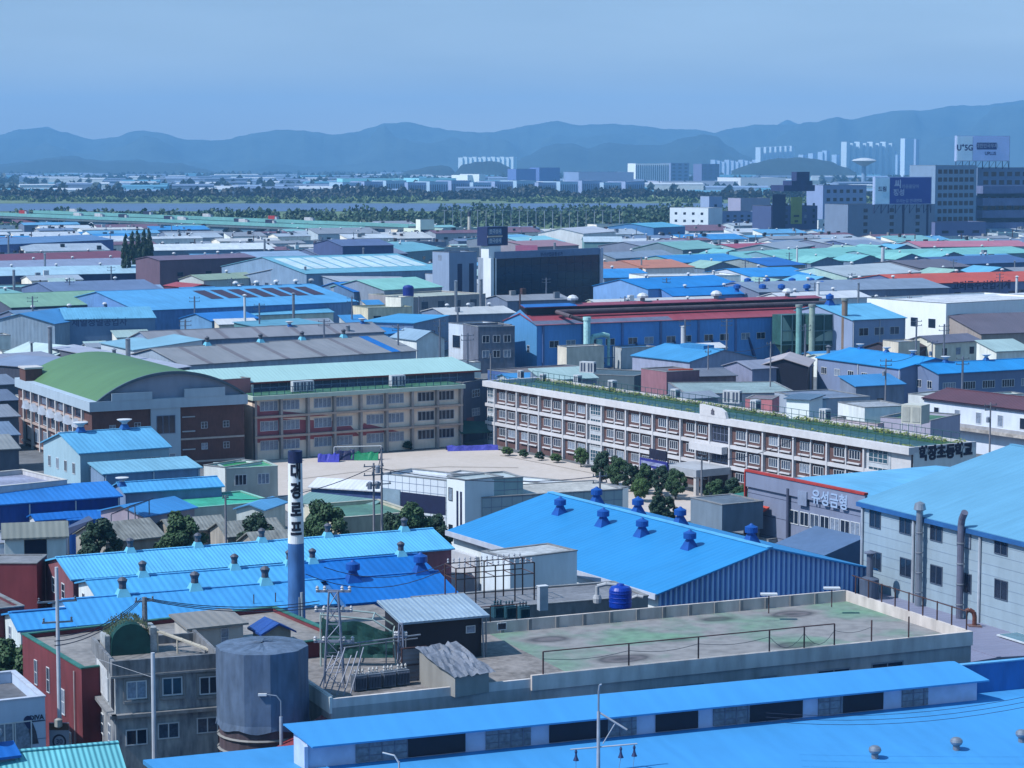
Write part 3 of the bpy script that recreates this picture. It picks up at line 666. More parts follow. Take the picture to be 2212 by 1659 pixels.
MB().box(.1, W-.1, .1, 8.3, 13.3, 13.34).build('roof', mat((150, 148, 148), stain=.5, sc=2), g_.root)
g_.reg()
# barrel hut with weeds on it
v = g_.loc(300, 1418, 13.4); h_ = thing('barrel_hut', 'dark green half-round door hut overgrown with weeds on the old concrete roof', 'hut', g_.wld(v.x-.4, v.y+1.0, 13.34), g_.ang)
pr = [(cos(pi*i/12)*1.45, sin(pi*i/12)*1.45+.9) for i in range(13)]
pr = [(1.45, 0)]+pr+[(-1.45, 0)]
m = MB(); m.add([(x, 0, z) for x, z in pr]+[(x, 2.4, z) for x, z in pr], [tuple(range(len(pr))), tuple(range(2*len(pr)-1, len(pr)-1, -1))]+[(i, (i+1) % len(pr), (i+1) % len(pr)+len(pr), i+len(pr)) for i in range(len(pr))]); m.build('shell', mat((24, 86, 84), stain=.4), h_)
m = MB(); m.box(-1.9, -1.5, .2, 2.4, 0, 1.5).box(1.5, 2.0, .2, 2.2, 0, 1.9); m.build('side_wall', mat((190, 198, 205), stain=.5, sc=4), h_)
rn = random.Random(4); vs = []; fs = []
for _ in range(520):
    a_ = rn.uniform(.25, pi-.1); rr_ = 1.5+rn.random()*.35; x, z, y = cos(a_)*rr_, sin(a_)*rr_+.9, rn.uniform(.2, 2.4); i = len(vs)
    dx, dz = rn.uniform(-.12, .12), rn.uniform(.05, .22); vs += [(x-.03, y, z), (x+.03, y, z), (x+dx+.03, y+.06, z+dz), (x+dx-.04, y+.05, z+dz)]; fs.append((i, i+1, i+2, i+3))
MB().add(vs, fs).build('weeds', mat((118, 132, 100), stain=.5, sc=6), h_)
q = thing('ramp_frame', 'pale timber conveyor ramp leaning across the old concrete roof', 'ramp', g_.wld(2.4, 4.5, 13.34), g_.ang); m = MB()
m.tube((0, 2.4, 2.2), (5.2, -1.4, .4), .1, 5).tube((0, 2.9, 2.2), (5.2, -.9, .4), .1, 5)
for i in range(10): tt = i/9; m.box(5.2*tt-.05, 5.2*tt+.05, 2.4-3.8*tt, 2.9-3.8*tt, 2.25-1.8*tt, 2.32-1.8*tt)
for tt in (.1, .35, .6): m.tube((5.2*tt, 2.4-3.8*tt, 2.2-1.8*tt), (5.2*tt, 2.4-3.8*tt, 0), .07, 5)
m.build('frame', mat((214, 206, 190)), q)
# red painted building
r = shed('deep red painted building with a flat grey roof behind the white street pole', (48, 1368), (176, 1443), 12.5, roof='flat', D=22, rc=(160, 156, 154), wc=wallm((108, 50, 58), stain=.4), name='red_building', cat='building', par=.45, capm=mat((60, 130, 122), stain=.5))
for px, py, w_, h_ in ((138/3.984*0+139, 1430-8+0, .6, 2.0), (174-1, 1447-8, .6, 2.0)):
    pass
for u, z in ((3.4, 10.0), (6.4, 10.0)): r.win('F', u, z, .7, 2.0, 1, 2)
for u, z in ((9.8, 9.0), (11.2, 6.0), (5, 6.2)): r.win('F', u, z, 1.0, 2.0, 1, 2)
for x in (9.0, 12.8): MB().tube((x, -.12, 3), (x, -.12, 12), .06).build('drain_pipe', mat((200, 190, 190)), r.root)
q = shed('low concrete stair house with a dark door opening on the red building roof', (410, 1360), (525, 1348), 13.8, roof='mono', D=3.5, slope=.1, wc=wallm((170, 168, 166)), rc=(150, 148, 146), z0=11.9, cat='hut', name='stair_house')
q.win('F', q.W*.65, 12.9, .7, 1.5, 1, 2); q.win('F', q.W*.15, 13.1, .5, .6, 1, 1)
# white panel building bottom left with painted emblem
d_ = shed('pale panelled building at the lower left corner with a dark wall emblem and lettering', (-120, 1526), (97, 1503), 12, roof='flat', D=9, rc=(120, 122, 130), wc=wallm((178, 192, 222), stain=.12), name='panel_building', cat='building', par=.9, capm=mat((205, 215, 235)))
u, z = d_.face_px('F', 60, 1556)
em = MB(); ec = [(cos(2*pi*i/20)*.3, sin(2*pi*i/20)*.34) for i in range(20)]
ec = [(x+(.15 if y < -.25 else 0), y-(.3 if y < -.25 else 0)) for x, y in ec]
em.add([(x, 0, y) for x, y in ec]+[(x, .05, y) for x, y in ec], [tuple(range(20))]+[(i, (i+1) % 20, (i+1) % 20+20, i+20) for i in range(20)])
em.build('emblem', mat((44, 58, 104)), d_.root, (u, -.06, z))
d_.text('F', 79, 1550, 'DIVA', .5, mat((40, 52, 80), stain=0), sx=.9)
MB().box(0, 1.0, -.03, 0, 0, .08).build('lettering_underline', mat((60, 74, 110)), d_.root, (d_.face_px('F', 67, 1558)[0], 0, d_.face_px('F', 67, 1560)[1]))
pu, pz = d_.face_px('F', 71, 1585); MB().add([(x*.45, -.02, y*.75) for x, y in ((-.6, 1), (-.1, 1.1), (.1, .9), (.5, .2), (.75, -.6), (.9, -1), (-.5, -1), (-.4, -.4), (-.7, .3))], [tuple(range(9))]).build('poster', mat((92, 92, 108), stain=.6, sc=9), d_.root, (pu, -.01, pz))
for z in (10.2, 8.9, 7.6, 6.3): MB().box(0, d_.W, -.02, 0, z, z+.04).build('panel_joint', mat((120, 134, 168)), d_.root)
d_.winpx('F', 10, 1590, 1.6, 1.9, 2, 1); d_.winpx('F', 48, 1590, 1.4, 2.2, 1, 1)
# turquoise corrugated roof at the bottom left
q = shed('turquoise corrugated roof in the bottom left corner', (-60, 1698), (262, 1668), 10, roof='gx', ridge=(215, 1612), slope=.35, wc=(120, 140, 150), rc=(112, 200, 214), near=True, rm=roofm((112, 200, 214), 'x', rs=1.1, bump=.6))
q = shed('small hut with a blue hipped sheet and metal dome at the bottom left corner', (-30, 1640), (32, 1632), 11.2, roof='gx', D=3, slope=.3, wc=(110, 130, 160), rc=(24, 110, 205), vents=1, vent='ball', cat='hut', name='hut')
# pole with round speed sign, street lamps, utility poles
def pole(name, label, px, ytop, h, r=.14, group=None, arm=None, z0=0, cat='utility pole', m=None, base=None):
    p = at(px, ytop, h); t = thing(name, label, cat, (p.x, p.y, z0), 0, group); MB().tube((0, 0, 0), (0, 0, h-z0), r*1.25, 10, r*.85).build('shaft', m or mat((176, 184, 198), stain=.3, sc=2), t); return t
def crossarms(t, h, arms, rz=0, ins=3, cans=0):
    a = MB(); i_ = MB()
    for dz, l in arms:
        a.box(-l/2, l/2, -.06, .06, h-dz-.06, h-dz+.06)
        for k in range(ins):
            x = -l/2+.12+(l-.24)*k/max(1, ins-1); i_.lathe([(.05, .06), (.09, .14), (.05, .2), (.09, .28), (.03, .34)], (x, 0, h-dz), 7)
    a.build('crossarm', STEEL, t, rz=rz); i_.build('insulator', mat((90, 98, 112)), t, rz=rz)
    for k in range(cans):
        MB().lathe([(.28, 0), (.3, .1), (.3, .8), (.24, .9), (.05, .95)], n=12).build('transformer_can', mat((150, 160, 178), stain=.3), t, ((-.5+k*1.0)*cos(rz), (-.5+k*1.0)*sin(rz)-.15, h-3.2))
def lamp_arm(t, h, l, ang, m=None):
    mm = MB().path([(0, 0, h-.1), (cos(ang)*l*.3, sin(ang)*l*.3, h+.25), (cos(ang)*l, sin(ang)*l, h+.35)], .05, 6); mm.build('lamp_arm', GALV, t)
    MB().box(-.35, .35, -.12, .12, -.08, .06).build('lamp_head', WHITE, t, (cos(ang)*(l+.25), sin(ang)*(l+.25), h+.33), ang)
t = pole('street_pole', 'white street pole with a round-ring speed sign in front of the red building', 122, 1225, 21.2, .15, cat='street pole', m=mat((205, 212, 225)))
crossarms(t, 19.2, [(.5, 2.8), (2.0, 2.2)], .3)
sg = MB(); sg.box(-.72, .72, -.26, -.2, 7.35, 9.9); sg.build('sign_board', mat((150, 160, 180)), t)
ring = MB()
for i in range(24):
    a0, a1 = 2*pi*i/24, 2*pi*(i+1)/24
    ring.add([(cos(a0)*.5, -.27, 8.5+sin(a0)*.55), (cos(a1)*.5, -.27, 8.5+sin(a1)*.55), (cos(a1)*.38, -.27, 8.5+sin(a1)*.42), (cos(a0)*.38, -.27, 8.5+sin(a0)*.42)], [(0, 1, 2, 3)])
ring.build('sign_ring', mat((24, 32, 62)), t); letters('30', .5, mat((60, 72, 104), stain=0), t, (0, -.275, 8.5), 0, .01)
MB().box(-.7, .7, -.275, -.262, 9.35, 9.85).build('sign_band', mat((96, 70, 62)), t)
MB().lathe([(.15, 0), (.3, .1), (.3, .6), (.1, .7)], (0, -.5, 9.6), 8).build('lamp', mat((180, 180, 175)), t)
t = pole('street_pole', 'tall bare white pole standing before the old concrete house', 330, 1410, 15.4, .17, cat='street pole', m=mat((205, 212, 225)))
MB().tube((0, 0, 13.6), (-4.2, 1.5, 14.6), .02, 4).build('stay_wire', STEEL, t)
t = pole('street_lamp', 'grey street lamp with a curved arm in front of the silo', 607, 1548, 11, .14, cat='street lamp'); 
MB().path([(0, 0, 10.9), (0, 0, 12.1), (-.3, 0, 12.5), (-1.1, 0, 12.6)], .05, 6).build('lamp_arm', GALV, t); MB().box(-1.6, -1.0, -.1, .1, 12.5, 12.66).build('lamp_head', WHITE, t)
t = pole('utility_pole', 'slim utility pole with hanging insulators before the wide blue roof', 1293, 1537, 13.5, .13)
MB().path([(0, 0, 13.4), (0, 0, 14.9), (.05, 0, 15.3), (.2, 0, 15.35)], .07, 6).build('lamp_arm', GALV, t)
MB().tube((.1, 0, 13.4), (1.9, -.2, 12.3), .07).tube((.3, 0, 11.3), (1.1, -.1, 12.7), .04).tube((-1.9, 0, 10.9), (2.6, 0, 11.3), .05).build('crossarm', mat((185, 192, 205)), t)
im = MB()
for x, z in ((-1.5, 10.9), (1.5, 11.1), (2.4, 11.2), (-.8, 8.0), (1.0, 8.0)): im.lathe([(.04, 0), (.1, -.15), (.06, -.3), (.1, -.5), (.2, -.75), (.03, -.8)], (x, 0, z), 8)
im.build('insulator', mat((40, 60, 110)), t)
im = MB().path([(-1.5, 0, 10.1), (-1.5, 0, 9), (-1.0, 0, 8.2)], .015, 4).path([(1.5, 0, 10.3), (1.3, 0, 9.2), (.4, 0, 8.2)], .015, 4).path([(2.4, 0, 10.4), (2.3, 0, 9.4), (1.2, 0, 8.2)], .015, 4); im.build('lead_wire', STEEL, t)
t = pole('lattice_pole', 'short mottled lattice pole in front of the light blue roofs', 312, 1290, 17.4, .22, z0=11.9, m=mat((130, 138, 150), stain=.7, sc=7)); crossarms(t, 5.5, [(.3, 1.5)], T.ang)
t = pole('street_lamp', 'small pale lamp poking up before the clerestory louvres', 862, 1645, 10.6, .07, cat='street lamp'); MB().path([(0, 0, 10.5), (-.3, 0, 11), (-1.1, 0, 11.2)], .06).build('lamp_arm', WHITE, t)
# ------------------------------------------------------------------ SECOND ROW: sheds round the chimney, big blue shed, right side
sh = shed('long light blue ribbed roof shed with a red gable end, furthest of three parallel roofs', (158, 1253), (975, 1186), 9, ridge=(125, 1207), slope=.22, wc=wallm((128, 80, 90), 'xy', stain=.4), rc=LB, near=True, rm=roofm((104, 198, 252), 'x', rs=1.2, bump=.3), over=.3)
for px, py in ((281, 1194), (427, 1182), (566, 1172), (708, 1160), (866, 1150)):
    pass
def ridgevents(b, xs, kd, sc=1.0, yk=.5):
    for px in xs:
        best = None
        for i in range(200):
            x = b.W*i/199; p = b.wld(x, b.D*yk, b.zat(x, b.D*yk)); d = p-Vector((0, 0, CAMZ)); d = Matrix.Rotation(-(pi/2-PITCH), 3, 'X') @ d
            e = abs(CX+FV*d.x/-d.z-px)
            if best is None or e < best[0]: best = (e, x)
        b.vent(best[1], b.D*yk, b.zat(best[1], b.D*yk)-.15, kd, sc)
ridgevents(sh, (281, 427, 566, 708, 872), 'sq', .82)
sh.win('L', sh.D*.3, 7.2, 1.2, 1.6, 1, 2); sh.win('L', sh.D*.65, 7.2, 1.2, 1.6, 1, 2)
a2 = shed('light blue roof shed with a white gable, middle of the three parallel roofs', (215, 1293), (655, 1257), 8.9, ridge=(193, 1256), slope=.22, wc=wallm((214, 220, 230), 'xy'), rc=LB, near=True)
ridgevents(a2, (308, 507, 648), 'sq', .85); a2.win('L', 2, 7.6, .8, 1.4, 1, 2); a2.win('L', 5, 7.6, .8, 1.4, 1, 2)
a3 = shed('deep blue roof shed right of the chimney, continuing the middle parallel roof', (658, 1257), (930, 1234), 8.95, ridge=(660, 1219), slope=.22, wc=wallm((60, 120, 190), 'xy'), rc=SB, near=True)
ridgevents(a3, (675, 866), 'sq', .82)
a4 = shed('light blue roof shed nearest the red building, with a cap over its white gable', (173, 1352), (722, 1305), 9, ridge=(148, 1298), slope=.22, wc=wallm((205, 214, 226), 'xy'), rc=(74, 168, 238), near=True)
ridgevents(a4, (264, 420, 573), 'sq', .95)
m = MB()
for u in (16.5, 18.6, 20.2): m.tube((u, 1.2, 9.2), (u, 1.2, 10.3), .05, 5)
m.build('vent_pipe', RUST, a4.root)
a5 = shed('short bright blue roof bay at the far left end of the nearest parallel shed', (45, 1363), (171, 1352.5), 8.9, ridge=(22, 1327), slope=.22, wc=wallm((205, 214, 226), 'xy'), rc=(66, 164, 240), near=True)
a5.win('L', 2.5, 7.6, 1.0, 1.6, 1, 2)
MB().box(-.1, a5.W, a5.D*.5-.3, a5.D*.5+.3, 8.9+a5.r+.17, 8.9+a5.r+.25).build('ridge_cap', mat((58, 140, 212)), a5.root)
a6 = shed('deep blue roof shed right of the chimney beside the substation yard', (752, 1305), (985, 1286), 9, ridge=(722, 1254), slope=.22, wc=wallm((60, 120, 190), 'xy'), rc=SB, near=True)
for u, y in ((.2, .55), (.86, .62)): a6.vent(a6.W*u, a6.D*y*.8, a6.zat(a6.W*u, a6.D*y*.8)-.15, 'blue', 1.0)
q = shed('dark teal lean-to strip below the nearest light blue roof', (215, 1372), (610, 1333), 7.9, roof='mono', D=3.0, slope=.1, wc=(70, 110, 110), rc=(52, 120, 116), cat='lean-to', name='lean_to')
# the big blue shed
bb = shed('large bright blue gabled shed with row of blue mushroom vents and ribbed blue gable', (980, 1147), (1422, 1281), 9, ridge=(1190, 1067), slope=.25, wc=wallm((205, 212, 224), stain=.15), rc=(48, 150, 226), rm=roofm((48, 152, 222), 'x', stain=.1, rs=2.4, bump=.2, rough=.55, k=1.85), near=True, over=.6)
W, D = bb.W, bb.D; p = bb.loc(1885, 1238, 9)
MB().box(-.6, W+.6, -.78, -.62, 8.5, 9.05).build('fascia', mat((205, 215, 235), stain=.2), bb.root)
q = MB(); n = int(D/.6)    # ribbed gable cladding, real relief
zt = lambda y: 9+bb.r*(1-abs(y-D/2)/(D/2))
for i in range(n):
    y0 = D*i/n; y1 = y0+D/n*.5
    q.hexa([(W+.02, y0, 0), (W+.16, y0+.06, 0), (W+.16, y1-.06, 0), (W+.02, y1, 0)], [(W+.02, y0, zt(y0)), (W+.16, y0+.06, zt(y0)), (W+.16, y1-.06, zt(y1)), (W+.02, y1, zt(y1))])
q.build('gable_ribs', mat((140, 176, 216), stain=.2, streak=1, k=1.1), bb.root)
MB().add([(W+.015, 0, 0), (W+.015, D, 0), (W+.015, D, 9), (W+.015, D/2, 9+bb.r), (W+.015, 0, 9)], [(0, 1, 2, 3, 4)]).build('gable_cladding', mat((62, 104, 164), stain=.25, k=1.0), bb.root)
MB().box(-.5, W+.5, D/2-.35, D/2+.35, 9+bb.r+.16, 9+bb.r+.26).build('ridge_cap', mat((100, 190, 245)), bb.root)
for px, py in ((1210, 1104), (1303, 1129), (1387, 1151), (1490, 1178)):
    z = 11
    for _ in range(8): v = bb.loc(px, py, z); z = bb.zat(v.x, v.y)
    bb.vent(v.x, v.y, z-.2, 'blue', .98)
for px in (1304, 1394, 1485, 1640):
    for i in range(300):
        x = W*i/299; P = bb.wld(x, D*.66, bb.zat(x, D*.66)); e = Matrix.Rotation(-(pi/2-PITCH), 3, 'X') @ (P-Vector((0, 0, CAMZ)))
        if CX+FV*e.x/-e.z > px: break
    bb.vent(x, D*.62, bb.zat(x, D*.62)-.2, 'blue', .98)
MB().box(-.02, 6, -.62, -.05, 0, 7).build('side_cladding', mat((214, 220, 232), stain=.2), bb.root)
# white annex boxes and substation in front of it
q = shed('white cube annex with a flat pale lid beside the large blue shed', (1040, 1190), (1102, 1206), 12.0, roof='flat', D=8, rc=(205, 210, 215), wc=wallm((205, 212, 226), stain=.2), par=.1, cat='annex', name='annex')
q = shed('long grey rooftop slab behind the concrete factory holding the transformer yard', (950, 1322), (1400, 1286), 11.0, roof='flat', D=7.5, rc=(140, 142, 150), wc=CONC, par=.15, cat='building', name='flat_roof_building')
ZQ = q.floorz
def onq(px, py): return at(px, py, ZQ)
ft = thing('steel_gantry', 'rusty steel gantry with insulators over the rooftop transformer yard', 'gantry', onq(985, 1310), T.ang); m = MB(); ins = MB()
for i in range(5):
    for y in (0, 2.6): m.tube((i*1.9, y, 0), (i*1.9, y, 3.4), .07, 5)
    m.tube((i*1.9, 0, 3.4), (i*1.9, 2.6, 3.4), .05, 5); m.tube((i*1.9, 0, 2.4), (i*1.9, 2.6, 2.4), .04, 4)
for y in (0, 2.6):
    for z in (2.4, 3.4): m.tube((0, y, z), (7.6, y, z), .05, 5)
    for i in range(14): ins.lathe([(.05, 0), (.11, .1), (.05, .2), (.11, .3), (.04, .45)], (.3+i*.54, y, 3.42), 6)
m.build('frame', RUST, ft); ins.build('insulator', mat((190, 196, 210)), ft)
g0 = transformer('dark teal transformer, left of three in the rooftop yard', onq(1075, 1335), T.ang, .95)
for ch in g0.children: ch.data.materials.clear(); ch.data.materials.append(mat((44, 92, 112), stain=.4))
dup(g0, onq(1100, 1336), T.ang, 'dark teal transformer, middle of three in the rooftop yard'); dup(g0, onq(1130, 1338), T.ang, 'dark teal transformer, right of three in the rooftop yard')
q = thing('control_cabinet', 'narrow pale control cabinet standing beside the teal transformers', 'cabinet', onq(1172, 1320), T.ang); MB().box(-.4, .4, -.3, .3, .1, 2.2).build('body', mat((190, 200, 214)), q); MB().box(-.45, .45, -.35, .35, 2.2, 2.28).build('lid', WHITE, q)
q = thing('water_tank', 'royal blue plastic water tank with a domed top on the concrete roof', 'water tank', onq(1340, 1312), 0)
MB().lathe([(.95, 0), (1.0, .1), (1.0, 1.6), (.85, 1.85), (.35, 2.0), (.3, 2.12), (.05, 2.15)], n=28).build('tank', mat((14, 62, 178), stain=.15, rough=.35), q)
m = MB()
for z in (.5, .9, 1.3): m.lathe([(1.0, z), (1.03, z+.03), (1.03, z+.07), (1.0, z+.1)], n=28)
m.build('rib', mat((14, 62, 178), stain=.15, rough=.35), q)
q = thing('pipework', 'white bent duct and pump beside the blue water tank', 'duct', onq(1290, 1302)); m = MB().path([(0, 0, .6), (0, 0, 1.5), (.8, 0, 1.7), (1.7, 0, 1.6)], .18, 8).path([(2.9, .2, .3), (3.6, .1, .6), (4.1, 0, .5)], .16, 8).lathe([(.35, .0), (.4, .4), (.3, .7)], (0, 0, 0), 10); m.build('pipe', mat((195, 200, 208)), q)
q = shed('long faded red wall shed below the eave of the large blue shed', (1120, 1262), (1420, 1322), 5.2, roof='mono', D=3, slope=.3, wc=wallm((120, 110, 118)), rc=(178, 84, 104), cat='lean-to', name='lean_to')
lamp = MB()
def floodlight(label, px, py, z):
    t = thing('floodlight', label, 'floodlight', at(px, py, z)); MB().tube((0, 0, -1.6), (0, 0, 0), .05).build('post', RUST, t); MB().box(-.7, .7, -.3, .3, 0, .14).build('lamp_head', WHITE, t); return t
floodlight('left white floodlight on the rear terrace parapet', 1661, 1285, 13.4); floodlight('right white floodlight on the rear terrace parapet', 1797, 1272, 13.4)
# grey signed building behind
pA, pB = at(1616, 1022, 12), at(1873, 1074, 12)
y_ = shed('grey panelled workshop with red roof edge and raised pale lettering', None, None, 10.7, world=(Vector((pA.x, pA.y, 0)), Vector((pB.x, pB.y, 0))), roof='gy', D=30, slope=.05, wc=wallm((120, 128, 158), stain=.15), rc=(112, 190, 236), cat='workshop', name='workshop', over=.1)
W = y_.W
MB().box(-.1, W, -.3, .05, 10.4, 12.25).build('parapet', wallm((120, 128, 158), stain=.15), y_.root); MB().box(-.2, W, -.42, .15, 12.25, 12.5).box(-.25, -.05, -.42, -.02, 0, 12.25).build('red_trim', mat((188, 66, 62)), y_.root)
y_.text('F', 1797, 1081, '유성금형', 1.85, mat((170, 195, 230), stain=0), .12, .32)
u, z = y_.face_px('F', 1739, 1076); MB().box(u-.85, u+.85, -.45, -.31, z-.85, z+.85).build('sign_badge', mat((150, 165, 195)), y_.root)
for k in range(4): MB().box(0, W, -.31 if k == 0 else -.02, -.003, 2.4+k*2.4, 2.46+k*2.4).build('panel_joint', mat((80, 88, 118)), y_.root)
for px in (1716, 1738, 1760, 1782, 1804, 1826, 1848): y_.winpx('F', px, 1117+(px-1716)*.2, 1.7, 1.7, 2, 1)
y_.winpx('F', 1632, 1095, 1.5, 1.5, 2, 1)
for px in (1706, 1952): 
    if px < 1900: u, z = y_.face_px('F', px, 1120); MB().tube((u, -.3, 1), (u, -.3, 11.2), .22, 10).build('flue', mat((90, 98, 125)), y_.root)
u, z = y_.face_px('F', 1780, 1132); MB().hexa([(u-1.5, -6, 0), (W, -6, 0), (W, -.1, 0), (u-1.5, -.1, 0)], [(u-1.5, -6, 5.8), (W, -6, 5.8), (W, -.1, 7.4), (u-1.5, -.1, 7.4)]).build('grey_annex', mat((92, 122, 162), stain=.15), y_.root)
u, z = y_.face_px('F', 1655, 1092); MB().slab([(u-.9, -1.6, z-.5), (u+1.1, -1.6, z-.5), (u+1.1, -.3, z), (u-.9, -.3, z)], .2).build('red_awning', mat((214, 84, 66)), y_.root)
# huge right hand shed
R_ = shed('huge pale grey panel factory with sky blue roof at the right edge', (1860, 1085), (2330, 1199), 15, ridge=(2179, 962), slope=.25, wc=wallm((140, 158, 178), stain=.15), rc=(96, 172, 218), near=True, rm=roofm((106, 170, 208), 'x', rs=2.6, bump=.25, stain=.14), over=.25, name='factory', cat='factory')
W = R_.W
MB().box(-.3, W, -.42, -.27, 14.6, 15.05).build('gutter', mat((44, 104, 170)), R_.root)
for px, py in ((1891, 1121), (1956, 1134), (2023, 1149), (2163, 1177), (1892, 1211), (1957, 1226), (2023, 1242), (2163, 1274)):
    R_.winpx('F', px, py, 2.0, 1.9, 2, 1, fm=mat((84, 98, 120)), gm=GLASS)
for px, py in ((2083, 1162), (2084, 1258)): R_.winpx('F', px, py, 2.2, 1.9, 2, 1, fm=mat((84, 98, 120)))
m = MB()
for k in range(1, 15): m.box(0, W, -.02, -.003, k*1.0, k*1.0+.03)
m.build('panel_joint', mat((140, 160, 186)), R_.root)
for px in (1864, 1975, 2119):
    u, z = R_.face_px('F', px, 1190); MB().tube((u, -.15, 5), (u, -.15, 14.5), .13, 6).build('drain_pipe', mat((196, 204, 216)), R_.root)
for px, col in ((1998, 0), (2088, 1)):
    u, z = R_.face_px('F', px, 1190); m = MB().tube((u, -.7, 5), (u, -.7, 15.4), .34, 12)
    m.path([(u, -.7, 15.4), (u+.2, -.75, 16.0), (u+.8, -.9, 16.7)] if col else [(u, -.7, 15.4), (u, -.7, 15.9)], .34, 12)
    if not col: m.lathe([(.42, 15.8), (.62, 15.9), (.5, 16.5), (.1, 16.7)], (u, -.7, 0), 14)
    m.build('exhaust_stack', GALV if not col else mat((130, 134, 158), metal=.4, stain=.3), R_.root)
    m = MB()
    for z in (7.5, 9.5, 11.5, 13.5): m.lathe([(.34, z), (.41, z+.03), (.41, z+.12), (.34, z+.15)], (u, -.7, 0), 12)
    m.build('stack_collar', STEEL, R_.root)
u = R_.face_px('F', 1922, 1250)[0]; q = thing('dust_collector', 'dark grey cylindrical dust collector with a capped flue at the factory wall', 'dust collector', R_.wld(u+1, -3.2, 0), R_.ang)
MB().lathe([(1.0, 0), (1.0, 8.3), (.3, 8.6)], n=18).build('drum', mat((96, 112, 138), stain=.3), q); MB().tube((.1, 0, 8.5), (.1, 0, 10.9), .34, 12).lathe([(.6, 10.9), (.62, 11.0), (.1, 11.2)], (.1, 0, 0), 12).build('flue', mat((110, 120, 142)), q)
MB().tube((-3.2, 0, 7.6), (-.9, 0, 8.0), .5, 10, .3).build('duct', mat((70, 80, 100)), q)
# violet-grey roof between
p0 = R_.wld(2, -17.5, 0); p1 = R_.wld(W, -17.5, 0)
v_ = shed('plain mauve grey sheet roof in front of the huge panel factory', None, None, 6.0, world=(p0, p1), roof='gx', D=17.2, slope=.05, wc=(120, 124, 140), rc=(142, 144, 172), rm=roofm((142, 146, 174), 'x', stain=.12, rs=3), cat='shed', near=True)
for i, (px, py) in enumerate(((2105, 1352), (2200, 1357))):
    q = thing('gooseneck_vent', ('left' if i == 0 else 'right')+' rusty gooseneck vent pipe on the mauve grey roof', 'vent pipe', at(px, py, 6.3)); MB().path([(0, 0, 0), (0, 0, .9), (-.1, 0, 1.3), (-.5, 0, 1.55), (-.85, 0, 1.4)], .22, 10).build('pipe', mat((120, 72, 62), stain=.5, sc=4), q); MB().box(-.6, .6, -.5, .5, -.1, .08).build('base', mat((130, 104, 104)), q)
q = thing('skylight', 'white edged sloping skylight at the right edge of the mauve roof', 'skylight', at(2190, 1375, 6.4), R_.ang); MB().box(-1, 6, -1.2, 1.2, 0, .12).build('frame', mat((215, 225, 235)), q); MB().box(-.8, 5.8, -1.0, 1.0, .12, .16).build('pane', mat((96, 140, 160), rough=.2), q)
# ------------------------------------------------------------------ left middle: gym, school
BR = wallm((92, 64, 62), stain=.25, sc=3)
G = Bld('gymnasium', 'brick gymnasium with a green barrel vault roof and arched grey gable', 'gymnasium', (198, 884), (527, 867), 10.5); G.D = G.loc(45, 830, 10.5).y; W, D = G.W, G.D
MB().box(0, W, 0, D, 0, 10.5).build('wall', BR, G.root)
GC = wallm((160, 176, 198), stain=.12)
MB().box(-.5, W+.5, -.5, D+.5, 10.1, 11.7).build('cornice', GC, G.root)
MB().box(3.2, 10, -.56, -.2, 11.7, 12.9).build('cornice_step', GC, G.root); MB().box(15.5, 22.5, -.56, -.2, 11.7, 13.1).build('cornice_step', GC, G.root)
def arcpts(hw, rise, n=28): 
    Rr = (hw*hw+rise*rise)/(2*rise); a = math.asin(hw/Rr); return [(W/2+.6+Rr*sin(-a+2*a*i/n), 11.7+rise-Rr+Rr*cos(-a+2*a*i/n)) for i in range(n+1)]
ap = arcpts(W/2-.6, 3.9)
m = MB(); n = len(ap); m.add([(x, .35, z) for x, z in ap]+[(ap[0][0], .35, 11.7)], [tuple(range(n))]); m.build('gable_arch', wallm((132, 142, 168), stain=.15), G.root)
m = MB(); ou = arcpts(W/2-.3, 4.2)
nn = len(ou); m.add([(x, -.1, z) for x, z in ou]+[(x, D-.3, z) for x, z in ou]+[(x, -.1, z) for x, z in ap]+[(x, D-.3, z) for x, z in ap],
   [(i, i+1, nn+i+1, nn+i) for i in range(nn-1)]+[(i, 2*nn+i, 2*nn+i+1, i+1) for i in range(nn-1)]+[(2*nn+i, 3*nn+i, 3*nn+i+1, 2*nn+i+1) for i in range(nn-1)])
m.build('roof', mat((92, 134, 92), rib='y', rs=2.6, stain=.14, rough=.6, sc=.6), G.root)
m = MB(); o2 = arcpts(W/2-.15, 4.4); m.add([(x, -.35, z) for x, z in o2]+[(x, -.35, z) for x, z in ap]+[(x, .1, z) for x, z in o2], [(i, i+1, nn+i+1, nn+i) for i in range(nn-1)]+[(i, 2*nn+i, 2*nn+i+1, i+1) for i in range(nn-1)]); m.build('roof_edge', mat((84, 104, 122)), G.root)
MB().box(9.8, 14.8, -.35, 0, 0, 10.1).build('grey_bay', GC, G.root); G.win('F', 12.3, 7.4, 3.2, 3, 3, 1, fm=mat((120, 135, 165)), off=.35); G.win('F', 12.3, 1.9, 3.2, 1.4, 3, 1, off=.35)
for u, z in ((3.4, 7.2), (7.6, 7.4), (19, 6.9), (22.8, 6.9), (19, 3.4), (22.8, 3.4)): G.win('F', u, z, 1.1, 1.1, 2, 2, fm=mat((190, 198, 210)))
for z in (8.4, 6.0, 3.0): MB().box(15.2, 17.4, -.12, -.003, z-.08, z+.12).build('canopy_ledge', mat((190, 196, 205)), G.root)
for z in (.8, 4.6): MB().box(14.9, W, -.1, -.003, z, z+.3).build('stone_band', mat((196, 186, 182)), G.root)
nb = 7
WC = mat((222, 220, 222), stain=.15)
for i in range(nb+1):
    y = D*(.10+.8*i/nb); MB().box(-.42, -.003, y-.28, y+.28, 0, 10.1).build('column', WC, G.root)
for z in (.6, 4.4, 8.0): MB().box(-.3, -.003, D*.05, D*.95, z, z+.35).build('stone_band', mat((206, 186, 180)), G.root)
